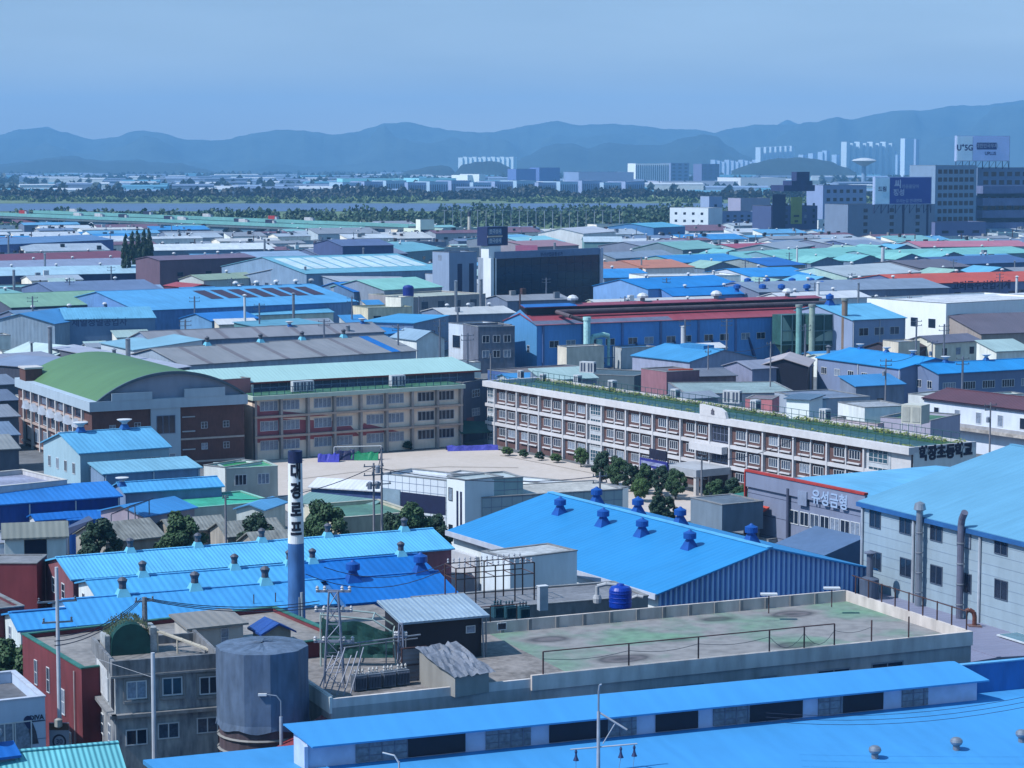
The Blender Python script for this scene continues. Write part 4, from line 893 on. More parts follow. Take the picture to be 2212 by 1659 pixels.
for i in range(nb):
    y = D-D*(.10+.8*(i+.5)/nb); yy = D-y
    G.win('L', y, 6.2, 2.4, 2.6, 2, 1); G.win('L', y, 2.6, 2.6, 2.4, 3, 1, gm=GLASS2); G.win('L', y, 9.2, 3.6, 1.3, 4, 1, fm=mat((90, 100, 130)))
    MB().add([(-1.0, yy-1.5, 6.9), (-1.0, yy+1.5, 6.9), (-1.0, yy, 8.3), (-.003, yy-1.5, 6.9), (-.003, yy+1.5, 6.9), (-.003, yy, 8.3)], [(0, 1, 2), (0, 3, 4, 1), (1, 4, 5, 2), (2, 5, 3, 0)]).build('awning', mat((200, 212, 230)), G.root)
MB().box(-.5, 2.5, D-7, D-3, 11.7, 13.8).build('stair_turret', BR, G.root); MB().box(-.7, 2.7, D-7.2, D-2.8, 13.8, 14.1).build('turret_cap', WC, G.root)
G.reg()
# school, left wing
CRM = wallm((230, 212, 196), stain=.15, sc=2)
L_ = Bld('school_wing', 'beige three-storey school wing with fins, red mural panels and green roof', 'school', (545, 858), (995, 832), 10.8); L_.D = 13; W = L_.W
MB().box(0, W, 0, 13, 0, 10.3).build('wall', CRM, L_.root)
MB().box(-.4, W+.4, -1.1, 13, 10.3, 11.0).build('cornice', wallm((176, 190, 186), stain=.15), L_.root)
MB().box(0, W, -.6, 5.5, 11.0, 11.08).build('roof', mat((76, 128, 104), stain=.5, sc=3), L_.root)
LVL = [1.0, 4.3, 7.7]; nbay = 4; bw = W/4.05
for k in range(9):
    x = W*k/8.0; x = min(max(x, .25), W-.25); MB().box(x-.2, x+.2, -.9, -.003, 0, 10.3).build('fin', mat((180, 172, 170)), L_.root)
for lv in LVL[1:]: MB().box(0, W, -.95, -.003, lv-.5, lv-.15).build('floor_band', mat((206, 184, 172)), L_.root)
for li, lv in enumerate(LVL):
    for k in range(8):
        x = W*(k+.5)/8; L_.win('F', x+(.5 if k % 2 == 0 else -.5), lv+1.45, W/8*.66, 1.7, 4, 1, gm=GLASS2 if (k < 6) else GLASS)
MR = mat((156, 84, 94), stain=.2, k=1.2)     # painted mural: red wedge shapes on the spandrels
MB().add([(0, -.02, 3.0), (W*.5, -.02, 3.0), (W*.44, -.02, 5.6), (W*.12, -.02, 6.9), (0, -.02, 6.9)], [(0, 1, 2, 3, 4)]).add([(0, -.02, 6.9), (W*.36, -.02, 6.9), (W*.05, -.02, 8.6), (0, -.02, 10.2)], [(0, 1, 2, 3)]).add([(W*.5, -.02, 3.0), (W*.72, -.02, 3.0), (W*.52, -.02, 5.2)], [(0, 1, 2)]).build('mural', MR, L_.root)
m = MB()
for k in range(29): x = W*k/28; m.tube((x, -.5, 11.0), (x, -.5, 12.3), .06, 5)
m.tube((0, -.5, 12.3), (W, -.5, 12.3), .05, 5).tube((0, -.5, 11.7), (W, -.5, 11.7), .03, 5).build('railing', mat((50, 86, 120)), L_.root)
# long mint roofed top floor
MB().box(-14, W+6, 5.6, 15, 9, 12.9).build('top_floor_wall', wallm((84, 92, 122), stain=.3), L_.root)
m = MB(); m.slab([(-14.5, 4.9, 12.75), (W+7, 4.9, 12.75), (W+4.6, 11.5, 14.8), (-14, 11.5, 14.8)], .25); m.slab([(-14, 11.5, 14.8), (W+4.6, 11.5, 14.8), (W+7, 16, 12.9), (-14.5, 16, 12.9)], .25)
m.build('top_floor_roof', roofm((178, 218, 218), 'x', stain=.08), L_.root)
MB().box(-14.5, W+7, 4.8, 4.895, 12.45, 12.76).build('red_eave_trim', mat((150, 66, 62)), L_.root)
m = MB()
for k in range(30): x = -6+k*(W+10)/30; m.box(x, x+.12, 5.48, 5.6, 11.1, 12.4)
m.build('top_floor_mullion', mat((150, 165, 190)), L_.root)
for xx in (-4, W*.02): pass
def acunit(label, loc, rz, n=2, s=1.0, group=None, w=1.3):
    t = thing('air_conditioner', label, 'air conditioner', loc, rz, group)
    MB().box(-w*n/2, w*n/2, -.5, .5, .12, 1.9).build('casing', mat((214, 220, 228), stain=.15), t)
    m = MB()
    for i in range(n):
        x = -w*n/2+w*(i+.5); m.box(x-w*.32, x-w*.08, -.53, -.503, .3, 1.7).box(x+w*.08, x+w*.32, -.53, -.503, .3, 1.7)
    m.box(.0+w*n/2+.003, w*n/2+.03, -.35, .35, .3, 1.6).build('grille', mat((84, 98, 124)), t); t.scale = (s,)*3; return t
acunit('pair of white air conditioners on the beige school wing roof, left one', L_.wld(W*.245, 1.2, 11.08), L_.ang, 3, 1.0)
acunit('single tall white air conditioner on the beige school wing roof', L_.wld(W*.70, 1.2, 11.08), L_.ang, 2, 1.05)
L_.reg()
# pink stair block between gym and wing
q = shed('dull pink brick stair block with a green flat roof between gymnasium and school', (481, 820), (541, 816), 13.6, roof='flat', D=9, rc=(70, 140, 120), wc=wallm((164, 108, 112), stain=.2), cat='stair block', name='stair_block', wins=[('F', 1, 4, 1.6, 1.6), ('F', 1, 8, 1.6, 1.6)])
MB().box(q.W+.0, q.W+.35, -.4, 0, 0, 12.4).build('white_column', WC, q.root)
# linking corner tower
q = shed('dim grey glazed link tower in the corner between the two school wings', (1001, 826), (1054, 818), 10.9, roof='flat', D=6, rc=(84, 132, 100), wc=wallm((92, 98, 122)), cat='stair tower', name='link_tower', wins=[('F', 1, 8.6, 2.6, 1.4, dict(nx=3, ny=2)), ('F', 1, 5.2, 2.6, 1.4, dict(nx=3, ny=2))])
MB().box(1, 3.4, -.06, -.003, 3.0, 4.4).build('pink_panel', mat((168, 108, 112)), q.root)
q = thing('entrance_canopy', 'dark green tarpaulin canopy at the foot of the link tower', 'canopy', at(1015, 960), L_.ang); vs = []
MB().slab([(-3, -2, 2.4), (4, -2, 2.2), (4.5, 2.5, 3.6), (-2, 2.5, 4.2)], .12).build('canopy', mat((36, 92, 84), stain=.4, sc=3), q)
m = MB()
for x, y in ((-2.9, -1.9), (3.9, -1.9), (-1.9, 2.4), (4.3, 2.4)): m.tube((x, y, 0), (x, y, 2.3), .08)
m.build('post', STEEL, q)
# school, right wing
S_ = Bld('school_wing', 'long white and brown three-storey school wing with green planted roof', 'school', (1052, 822), (1969, 966), 11.3); S_.D = S_.loc(2119, 955, 11.3).y; W, D = S_.W, S_.D
BRN = wallm((92, 70, 70), stain=.15, sc=3); WH = mat((224, 224, 230), stain=.14, rough=.7)
MB().box(0, W, 0, D, 0, 10.4).build('wall', BRN, S_.root)
MB().box(-.4, W+.3, -.75, .3, 10.3, 11.3).box(-.4, .25, .3, D, 10.3, 11.3).box(W-.2, W+.09, .3, D, 10.5, 11.3).box(.25, W-.2, D-.3, D, 10.3, 11.2).build('parapet', WH, S_.root)
MB().box(.25, W-.2, .3, D-.3, 10.4, 10.55).build('roof', mat((62, 104, 112), stain=.5, sc=2), S_.root)
m = MB(); MB().box(.5, W-.5, .35, 1.9, 10.55, 10.9).box(.5, W-.5, D-2.2, D-.5, 10.55, 10.85).build('planter', mat((70, 112, 76), stain=.5, sc=5), S_.root)
rn = random.Random(11); vs = []; fs = []
for _ in range(5200):
    x = rn.uniform(.6, W-.6); 
    if noise.noise((x*.35, 3, 1)) < -.15 and rn.random() < .7: continue
    y = rn.choice((rn.uniform(.4, 1.9), rn.uniform(D-2.2, D-.5))); q = rn.uniform(.06, .16); z = 10.9+rn.random()*.7*(.4+abs(noise.noise((x*.5, y, 7)))); i = len(vs); dx, dy = rn.uniform(-q, q), rn.uniform(-q, q)
    vs += [(x-q, y-q+dy, z), (x+q, y-q, z+dx), (x+q, y+q, z+q), (x-q+dx, y+q, z+q*.5)]; fs.append((i, i+1, i+2, i+3))
o = MB().add(vs, fs).build('roof_planting', mat((128, 146, 70), stain=.5, sc=6), S_.root)
xe = [S_.face_px('F', px, 880)[0] for px in (1279, 1279, 1320, 1324)]
cols = []       # (x0, x1) of the double bays, from the photograph
bx = [S_.face_px('F', px, 930)[0] for px in (1075, 1128, 1174, 1219, 1272)]
def fx(px, py): return S_.face_px('F', px, py)[0]
edges1 = [fx(1072, 880), fx(1120, 890), fx(1168, 900), fx(1220, 905), fx(1272, 915)]
edges2 = [fx(1304, 920), fx(1356, 925), fx(1414, 935), fx(1474, 945), fx(1537, 955)]
edges3 = [fx(1580, 960), fx(1652, 975), fx(1718, 985), fx(1790, 1000), fx(1870, 1010)]
SL = [0.9, 4.1, 7.3]
def dbl(x0, x1):
    w_ = (x1-x0); xm = (x0+x1)/2
    for lv in SL:
        for s in (-1, 1): S_.win('F', xm+s*w_*.205, lv+1.65, w_*.30, 1.35, 4, 1); 
for ed in (edges1, edges2, edges3):
    for x0, x1 in zip(ed, ed[1:]): dbl(x0, x1)
    for x in ed: MB().box(x-.16, x+.16, -.5, -.003, 0, 10.3).build('column', WH, S_.root)
    for x0, x1 in zip(ed, ed[1:]):
        xm = (x0+x1)/2; MB().box(xm-.11, xm+.11, -.3, -.003, 0, 10.3).build('half_column', WH, S_.root)
        for lv in SL:
            for s in (-1, 1):
                c_ = xm+s*(x1-x0)*.205; hw_ = (x1-x0)*.165; MB().box(c_-hw_, c_+hw_, -.35, -.003, lv+.35, lv+.55).build('window_rail', WH, S_.root)
for lv in SL[1:]:
    MB().box(0, W, -.42, -.003, lv-.5, lv+.05).build('floor_band', WH, S_.root)
for x0, x1 in ((fx(1054, 880), fx(1071, 880)), (fx(1275, 915), fx(1302, 920)), (fx(1873, 1010), fx(1925, 1018))):
    MB().box(x0, x1, -.14, -.003, 0, 10.3).build('stair_bay', mat((206, 214, 224)), S_.root)
    for lv in (1, 3.6, 6.2, 8.8): S_.win('F', (x0+x1)/2, lv+.6, (x1-x0)*.8, 2.0, 4, 3, fm=WH, gm=mat((60, 96, 116), rough=.2), off=.15)
x0, x1 = fx(1540, 955), fx(1577, 960)
MB().box(x0, x1, -.1, -.003, 0, 10.3).build('entrance_bay', mat((66, 72, 98)), S_.root)
for lv in SL[1:]: S_.win('F', (x0+x1)/2, lv+1.5, (x1-x0)*.9, 2.4, 4, 2, fm=mat((120, 130, 160)), off=.1)
MB().box(x0-4, x1, -1.6, -.5, 5.9, 7.0).build('balcony', WH, S_.root)
MB().add([(x0-2.4, -.78, 11.3), (x1, -.78, 11.3), (x1-.4, -.78, 12.3), (x1-1.6, -.78, 12.8), (x0-2.4, -.78, 13.0), (x0-2.4, -.3, 11.3), (x1, -.3, 11.3), (x1-.4, -.3, 12.3), (x1-1.6, -.3, 12.8), (x0-2.4, -.3, 13.0)], [(0, 1, 2, 3, 4), (9, 8, 7, 6, 5), (0, 4, 9, 5), (4, 3, 8, 9), (3, 2, 7, 8), (2, 1, 6, 7)]).build('crest_panel', WH, S_.root)
xm = (x0+x1)/2-1.2; m = MB()
m.add([(xm+x*.6, -.86, 12.1+z*.6) for x, z in ((0, .95), (.3, .5), (.7, .35), (.55, -.1), (.8, -.6), (0, -.75), (-.8, -.6), (-.55, -.1), (-.7, .35), (-.3, .5))], [tuple(range(10))]).build('crest', mat((104, 104, 120), stain=.6, sc=9), S_.root)
m = MB(); m.box(x0-3.5, x1+.8, -7, -.5, 2.9, 4.0); m.build('entrance_canopy', mat((190, 196, 206), stain=.2), S_.root)
for xx, yy in ((x0-3, -6.5), (x1+.2, -6.5)): MB().box(xx-.3, xx+.3, yy-.3, yy+.3, 0, 2.9).build('canopy_pillar', WC, S_.root)
MB().box(x0-9, x0-1.8, -7.4, -7.1, 3.1, 4.4).build('banner', mat((52, 56, 150), stain=.2), S_.root)
MB().box(x0-8.6, x0-2.2, -7.45, -7.41, 3.5, 4.05).build('banner_stripe', mat((170, 180, 225), stain=.6, sc=9), S_.root)
MB().box(x0-7, x0-2.5, -7.0, -6.8, 4.5, 6.0).build('dark_board', mat((36, 40, 66)), S_.root)
m = MB()
for k in range(64): x = .5+(W-1)*k/63; m.tube((x, .1, 11.3), (x, .1, 12.5), .05, 4); m.tube((x, D-2.6, 10.6), (x, D-2.6, 12.6), .05, 4)
for y, z in ((.1, 12.5), (.1, 11.9), (D-2.6, 12.6), (D-2.6, 11.8)): m.tube((.5, y, z), (W-.5, y, z), .04, 4)
m.build('railing', mat((36, 92, 100)), S_.root)
MB().box(fx(1925, 1018), W, -.06, -.003, 0, 10.3).build('white_end_wall', WH, S_.root)
S_.winpx('F', 1943, 990, 1.1, 1.6, 1, 1); 
MB().box(W+.003, W+.08, .3, D, 0, 11.1).build('end_wall', wallm((214, 216, 224), stain=.2), S_.root)
S_.text('R', 2042, 977, '학장초등학교', 2.1, mat((30, 36, 66), stain=0), .12, .12, .05, sx=.86)
MB().box(W+.08, W+.3, 3, 3.2, 3, 7.2).box(W+.08, W+.3, 6.3, 6.5, 3, 7.2).box(W+.08, W+.3, 3.2, 6.3, 7.0, 7.2).build('door_frame', DARK, S_.root)
for i, (px, py, n, s, lb) in enumerate(((1125, 818, 1, .8, 'first small white air conditioner from the corner end of the planted school roof'), (1173, 826, 1, .8, 'second small white air conditioner from the corner end of the planted roof'),
     (1248, 833, 1, 1.0, 'third white air conditioner on the planted roof, left of the taller twin unit'), (1323, 846, 1, 1.05, 'fourth white air conditioner on the planted school roof'), (1459, 866, 1, 1.05, 'white air conditioner on the planted roof before the pink walled house'),
     (1632, 892, 1, 1.1, 'narrow white air conditioner on the planted roof beyond the crest panel'), (1712, 902, 1, 1.1, 'small white air conditioner under the white plant room'), (1782, 914, 1, 1.15, 'white air conditioner right of the plant room on the planted roof'))):
    p = at(px, py, 10.6); acunit(lb, (p.x, p.y, 10.6), S_.ang, n, s)
for px, py, lb in ((1270, 806, 'twin white air conditioner raised behind the corner end of the planted roof'), (1582, 872, 'large twin white air conditioner on the planted roof beside the pink brick wall')):
    p = at(px, py, 10.6); acunit(lb, (p.x, p.y, 10.6), S_.ang+.5, 2, 1.15)
p = at(1977, 925, 10.8); q = thing('water_tank', 'large cream panel water tank on legs at the near end of the planted roof', 'water tank', (p.x, p.y, 10.8), S_.ang+.4)
MB().box(-1.6, 1.6, -1.5, 1.5, .8, 3.6).build('tank', mat((214, 216, 208), stain=.15), q); m = MB()
for x in (-1.5, -.5, .5, 1.5): m.tube((x, -1.4, -.2), (x, -1.4, .8), .1)
m.build('leg', WHITE, q); m = MB()
for x in (-.8, .8): m.box(x-.6, x+.6, -1.56, -1.503, 1.1, 3.3)
m.build('panel', mat((190, 194, 190)), q)
S_.reg()
# yard furniture
gp = at(757, 996); q = thing('goal', 'white football goal on the sandy school yard', 'goal', at(722, 996), L_.ang*.35); m = MB()
m.tube((0, 0, 0), (0, 0, 2.4), .08).tube((8.0, 0, 0), (8.0, 0, 2.4), .08).tube((0, 0, 2.4), (8.0, 0, 2.4), .08).tube((0, 1.6, 0), (0, 0, 2.4), .05).tube((8, 1.6, 0), (8, 0, 2.4), .05); m.build('frame', WHITE, q)
def bundle(label, px, py, w_, h_, col, rz=0):
    q = thing('tarpaulin_bundle', label, 'tarpaulin', at(px, py), rz); vs = []; fs = []; n = 10
    for j in range(5):
        for i in range(n): t = i/(n-1); vs.append((w_*(t-.5), j*.5-.8, h_*(.75+.35*noise.noise((i*.8, j, w_)))*(1 if 0 < j < 4 else .05)))
    for j in range(4):
        for i in range(n-1): fs.append((j*n+i, j*n+i+1, (j+1)*n+i+1, (j+1)*n+i))
    MB().add(vs, fs).build('sheet', mat(col, stain=.3, sc=4), q)
bundle('violet blue banner bundle left of the football goal', 710, 998, 3.6, 1.6, (72, 76, 196)); bundle('dark navy tarpaulin heap inside the goal mouth', 745, 994, 3.2, 2.0, (36, 46, 96)); bundle('bright green tarpaulin heap inside the goal mouth', 785, 994, 5, 1.6, (30, 150, 104))
bundle('long violet banner fence before the link tower', 1020, 973, 9, 1.1, (80, 84, 190), .2)
# ------------------------------------------------------------------ left middle sheds
shed('tall sky blue roofed workshop with pale gable in front of the gymnasium', (173, 980), (365, 966), 9, ridge=(136, 937), slope=.28, wc=wallm((150, 178, 200), 'xy', stain=.12), rc=(104, 184, 232), near=True, wins=[('L', 4, 6.6, 1.0, 1.6, dict(nx=2, ny=1)), ('F', 3, 7.2, 3.0, 1.2, dict(nx=2, ny=1))])
b = FOOT[-1][2]
for x, px in ((.22, 0), (.72, 0)): b.vent(b.W*x, b.D/2, b.zat(b.W*x, b.D/2)-.1, 'dish', 1.1)
shed('pale blue roofed lower workshop stepping down in front of the tall workshop', (225, 1025), (432, 1011), 7, roof='mono', ridge=(183, 1003), slope=.12, wc=wallm((118, 142, 178), 'xy'), rc=(132, 192, 222), near=True, wins=[('L', 2, 4.6, 1.6, 1.3)], drains=3)
shed('narrow bright blue gabled workshop behind the green lawn roofs', (271, 1065), (479, 1051), 5.6, ridge=(251, 1045), slope=.3, wc=wallm((112, 138, 184), 'xy'), rc=(88, 176, 236), near=True)
shed('royal blue walled shed along the left edge below the violet flat roof', (-40, 1094), (259, 1073), 6.2, roof='mono', D=6.5, slope=.15, wc=wallm((26, 66, 140), 'xy'), rc=(44, 132, 220), near=True, drains=4, vents=0)
FOOT[-1][2].vent(20, 4.5, 6.9, 'dish', .9)
shed('flat violet grey roof with a cream parapet at the left edge', (-40, 1054), (145, 1036), 8.0, roof='flat', D=13, rc=(170, 176, 205), wc=wallm((190, 188, 200)), capm=mat((226, 222, 216)), par=.7, cat='building', name='flat_roof_building')
shed('deep blue hipped tent roof over a white valance at the left', (80, 1125), (172, 1118), 4.6, roof='gx', ridge=(135, 1108), slope=.3, wc=WHITE, rc=(22, 112, 205), cat='tent', name='tent')
shed('deep blue low roof right behind the hipped tent', (150, 1125), (318, 1117), 4.4, roof='mono', ridge=(150, 1108), slope=.1, wc=(30, 90, 170), rc=(26, 114, 206))
shed('medium blue roofed cabin with pink wall beside the leafy tree', (312, 1116), (420, 1097), 5.4, ridge=(330, 1082), slope=.25, wc=wallm((150, 140, 160)), rc=(66, 150, 222), cat='cabin', name='cabin')
for lb, pts in (('slate blue solar canopy on posts above the deep blue roof', ((240, 1110, 6.4), (297, 1090, 6.8), (331, 1076, 7.6), (281, 1092, 7.2))), ('dark slate solar canopy left of the small conifer', ((122, 1149, 5.0), (150, 1155, 4.6), (202, 1122, 6.2), (192, 1114, 6.4)))):
    p0 = at(*pts[0]); q = thing('solar_canopy', lb, 'solar canopy', (p0.x, p0.y, 0)); P = [at(*p)-Vector((p0.x, p0.y, 0)) for p in pts]
    MB().slab(P, .12).build('panel', mat((84, 92, 124), rough=.3, stain=.2), q); m = MB()
    for p in P: m.tube((p.x*.9, p.y*.9, 0), (p.x*.9, p.y*.9, p.z-.1), .08, 5)
    m.build('post', STEEL, q)
shed('white hut with a weathered pitched roof on top of the panel house', (10, 1163), (142, 1158), 9.4, roof='gx', D=5, slope=.45, wc=wallm((200, 210, 218)), rc=(140, 146, 142), cat='hut', name='hut', wins=[('F', 1, 8.3, 2.4, 1.7, dict(nx=1, ny=1, fm=DARK))], z0=5)
shed('pale violet panel house with a window band at the left edge', (-60, 1176), (101, 1169), 7, roof='flat', D=9, rc=(160, 164, 178), wc=wallm((186, 192, 212)), par=.3, cat='house', name='panel_house', wins=[('F', 3, 4.0, 1.4, 2.0, dict(nx=2, ny=1))])
shed('brick red cube outbuilding with a grey lid at the left edge', (-30, 1216), (79, 1216), 9.6, roof='flat', D=5, rc=(150, 152, 158), wc=wallm((118, 54, 62), stain=.35), par=.1, cat='outbuilding', name='outbuilding')
shed('low brick red house with a concrete roof left of the light blue sheds', (-60, 1320), (52, 1308), 9.6, roof='flat', D=11, rc=(132, 130, 134), wc=wallm((98, 52, 62), stain=.35), par=.4, cat='house', name='red_house')
shed('small cream house with a lawn green flat roof near the chimney top', (488, 1012), (600, 1006), 5.6, roof='flat', D=7, rc=(92, 186, 140), wc=wallm((178, 180, 180)), capm=mat((190, 210, 206)), cat='house', name='small_house', wins=[('F', 2, 3.8, 1.8, 1.6, dict(nx=3))], par=.25)
shed('white cornered cabin with a grass green roof beside the gymnasium', (440, 1004), (486, 1009), 5.8, roof='flat', D=8, rc=(52, 150, 90), wc=wallm((214, 220, 230)), par=.4, cat='cabin', name='cabin')
shed('wide teal green flat roof with pale edge left of the chimney', (400, 1098), (592, 1082), 4.4, roof='flat', D=11, rc=(72, 190, 160), wc=wallm((176, 180, 180)), capm=mat((150, 210, 195)), par=.2, cat='house', name='flat_roof_house')
for i, (A, B, rg, lb) in enumerate((((372, 1150), (490, 1140), (380, 1122), 'weathered grey tile roof under the leafy trees, left of the slim pole'), ((492, 1160), (612, 1150), (500, 1128), 'weathered grey asbestos roof between the slim pole and the chimney'), ((228, 1172), (352, 1158), (235, 1130), 'crumbling cream wall and old tile roof between two conifers'), ((560, 1190), (640, 1184), (565, 1150), 'plain grey roof directly behind the chimney base'))):
    shed(lb, A, B, 3.8, ridge=rg, slope=.4, wc=wallm((150, 146, 140), stain=.5), rc=(152, 156, 154), rm=mat((150, 154, 152), stain=.5, sc=3, rib='x', rs=1.5), cat='old house', name='old_house')
shed('bright white flat panel roof curling up left of the white school annex', (672, 1052), (840, 1062), 4.6, roof='mono', D=2.4, slope=.3, wc=(60, 80, 130), rc=(232, 236, 244), cat='canopy', name='canopy')
shed('sage green roofed house with pale gable between two dark trees', (640, 1085), (790, 1102), 4.6, ridge=(640, 1062), slope=.25, wc=wallm((214, 220, 222)), rc=(120, 158, 158), cat='house', name='house')
shed('mossy green flat roof with a cream parapet below the twin utility poles', (735, 1118), (900, 1105), 5.6, roof='flat', D=12, rc=(96, 142, 128), wc=wallm((190, 184, 166), stain=.4), capm=mat((206, 204, 190)), par=.5, cat='house', name='flat_roof_house')
shed('medium blue cabin roof immediately left of the white chimney band', (570, 1102), (616, 1086), 5, ridge=(572, 1080), slope=.3, wc=wallm((196, 202, 208)), rc=(96, 168, 222), cat='cabin', name='cabin')
# white tiled annex
WT = mat((206, 212, 228), stain=.12)
def tile(b, face, z0=0, z1=None, st=1.0):
    m = MB(); z1 = z1 or b.h; L = {'F': b.W, 'L': b.D, 'R': b.W and b.D}[face]
    z = z0+st
    while z < z1: 
        if face == 'F': m.box(0, b.W, -.02, -.003, z, z+.05)
        elif face == 'L': m.box(-.02, -.003, 0, b.D, z, z+.05)
        z += st
    u = st
    while u < L:
        if face == 'F': m.box(u, u+.05, -.015, -.003, z0, z1)
        elif face == 'L': m.box(-.015, -.003, u, u+.05, z0, z1)
        u += st*1.2
    m.build('panel_joint', mat((120, 136, 172)), b.root)
b = shed('white tiled annex with a broad dark opening beside the school yard', (826, 1022), (964, 1037), 9, roof='flat', D=6, rc=(214, 220, 228), wc=wallm((206, 212, 230), stain=.1), par=.5, cat='annex', name='school_annex'); tile(b, 'F')
u0, z = b.face_px('F', 866, 1062); MB().box(u0, b.W*.99, -.06, -.025, z-2.4, z).build('dark_opening', mat((34, 44, 84)), b.root); MB().box(u0-3.4, u0-.1, -.1, -.025, z-2.6, z+.2).build('grey_panel', mat((150, 175, 195)), b.root)
b = shed('white tiled stair tower with two tall dark slits beside the annex', (965, 1029), (1004, 1037), 9.8, roof='flat', D=6, rc=(190, 205, 210), wc=wallm((212, 218, 232), stain=.1), par=.2, cat='stair tower', name='stair_tower')
for u in (.55, .75): MB().box(b.W*u, b.W*u+.4, -.05, -.003, 1.5, 8.2).build('slit_window', mat((34, 44, 84)), b.root)
for z in (7.6, 2.8): b.win('F', b.W*.22, z, .9, 1.7, 1, 1, fm=DARK)
b = shed('grey green tiled office block right of the white stair tower', (1005, 1038), (1130, 1030), 9.6, roof='flat', D=6, rc=(200, 214, 220), wc=wallm((140, 165, 176), stain=.1), par=.2, cat='office', name='office_block'); tile(b, 'F', st=1.6)
b = shed('low white and grey tiled block stretching behind the large blue roof', (1042, 1074), (1345, 1056), 7.4, roof='flat', D=9, rc=(205, 204, 200), wc=wallm((150, 165, 180), stain=.1), par=.1, cat='block', name='tiled_block'); tile(b, 'F', st=1.2)
shed('long dazzling white wall and flat roof along the near edge of the school yard', (960, 1022), (1325, 1058), 4.4, roof='flat', D=4, rc=(226, 232, 240), wc=wallm((236, 240, 248), stain=.06), par=.2, cat='building', name='white_building')
shed('mint green garden shed with railing at the foot of the dark conifers', (1455, 1130), (1560, 1150), 3.2, roof='flat', D=5, rc=(120, 190, 150), wc=wallm((120, 180, 160)), cat='shed', name='garden_shed', par=.6)
q = shed('grey box plant tower raised on steel legs by the signed workshop', (1492, 1074), (1560, 1090), 9.4, roof='flat', D=6, rc=(110, 124, 140), wc=wallm((110, 126, 148)), z0=6, par=.1, cat='plant tower', name='plant_tower')
m = MB()
for x in (.4, q.W-.4):
    for y in (.4, 5.6): m.tube((x, y, 0), (x, y, 6), .12)
m.build('leg', STEEL, q.root)
shed('long plain grey parapet block under the plant tower', (1500, 1135), (1660, 1165), 4.8, roof='flat', D=7, rc=(160, 164, 170), wc=wallm((158, 162, 170)), cat='block', name='grey_block')
shed('dark green fence shed between the plant tower and the signed workshop', (1560, 1075), (1616, 1092), 4.5, roof='mono', D=7, slope=.1, wc=wallm((40, 96, 96)), rc=(48, 130, 112))
# ------------------------------------------------------------------ behind the school: left
shed('long taupe ribbed roof shed, rear one of a stepped pair', (329, 739), (830, 717), 9, ridge=(309, 716), slope=.24, wc=wallm((124, 140, 172), 'xy'), rc=(150, 152, 162), near=True)
c1 = FOOT[-1][2]; ridgevents(c1, (625-0, 783), 'dish', 1.0, .45)
c2 = shed('long taupe ribbed roof shed with one bright blue stripe, front one of a stepped pair', (395, 790), (899, 758), 7, ridge=(361, 752), slope=.2, wc=wallm((150, 165, 190), 'xy'), rc=(152, 154, 160), near=True)
ridgevents(c2, (448, 563, 652, 743), 'sq', 1.1)
def stripe(b, k0, k1, col):
    n = b.D/2; MB().slab([(b.W*k0, -.3, b.h+.22-.05), (b.W*k1, -.3, b.h+.17), (b.W*k1, n, b.h+b.r+.22), (b.W*k0, n, b.h+b.r+.22)], .03).build('roof_stripe', mat(col), b.root)
stripe(c2, .885, .925, (16, 118, 205))
for k in (.1, .26, .42, .58, .74): stripe(c2, k, k+.02, (128, 124, 132)); stripe(c1, k+.04, k+.06, (128, 124, 134))
shed('ribbed pale grey wall building left of the stepped taupe roofs', (218, 741), (290, 757), 8.5, roof='mono', D=16, slope=.1, wc=wallm((180, 190, 208), 'xy', stain=.1), rc=(140, 190, 215), near=True)
b = shed('slate blue walled factory with faded lettering and a pale blue roof', (142, 691), (335, 687), 10, roof='gx', ridge=(235, 672), slope=.25, wc=wallm((104, 132, 172), stain=.15), rc=(110, 182, 222))
b.text('F', 215, 697, '제일정밀공업사', 2.2, mat((70, 92, 140), stain=0))
shed('steel grey gabled factory at the left edge behind the gymnasium', (-30, 697), (118, 700), 9.5, roof='gy', D=25, slope=.25, wc=wallm((138, 158, 184), 'xy'), rc=(72, 148, 212), near=True)
shed('mint white domed canopy behind the gymnasium', (12, 762), (112, 772), 7, roof='gx', D=13, slope=.3, wc=wallm((150, 160, 165)), rc=(206, 228, 230))
shed('long mauve walkway roof running down to the gymnasium', (112, 752), (360, 800), 8.6, roof='mono', D=5, slope=.08, wc=(90, 96, 116), rc=(178, 184, 205))
shed('faded lilac sheet roof just left of the gymnasium vault', (60, 800), (190, 790), 7, roof='mono', D=18, slope=.1, wc=(110, 114, 130), rc=(150, 156, 178))
shed('dark slate canopy roofs at the left edge above the gymnasium', (-40, 786), (88, 796), 8, roof='mono', D=10, slope=.1, wc=(60, 66, 86), rc=(140, 156, 186))
for i, y in enumerate((835, 870, 905, 945, 975)):
    shed(['topmost', 'second', 'third', 'fourth', 'lowest'][i]+' of the grey stacked roofs left of the gymnasium', (-60, y), (40, y-5), 6, roof='mono', D=9, slope=.12, wc=(84, 92, 112), rc=[(128, 140, 162), (110, 122, 148), (142, 150, 166), (120, 140, 168), (150, 154, 156)][i])
shed('long pale olive green roof at the left edge', (25, 665), (248, 656), 9, ridge=(20, 645), slope=.3, wc=wallm((80, 86, 110), 'xy'), rc=(140, 184, 160), near=True, vents=0)
shed('sea green flat roof behind the pale olive roof', (-40, 650), (95, 645), 9, roof='mono', D=30, slope=.05, wc=(90, 120, 130), rc=(128, 186, 186), vents=4)
shed('dark slate roof below the pale olive green roof', (45, 687), (300, 676), 7.5, ridge=(60, 670), slope=.2, wc=(100, 110, 140), rc=(112, 142, 178), vents=3)
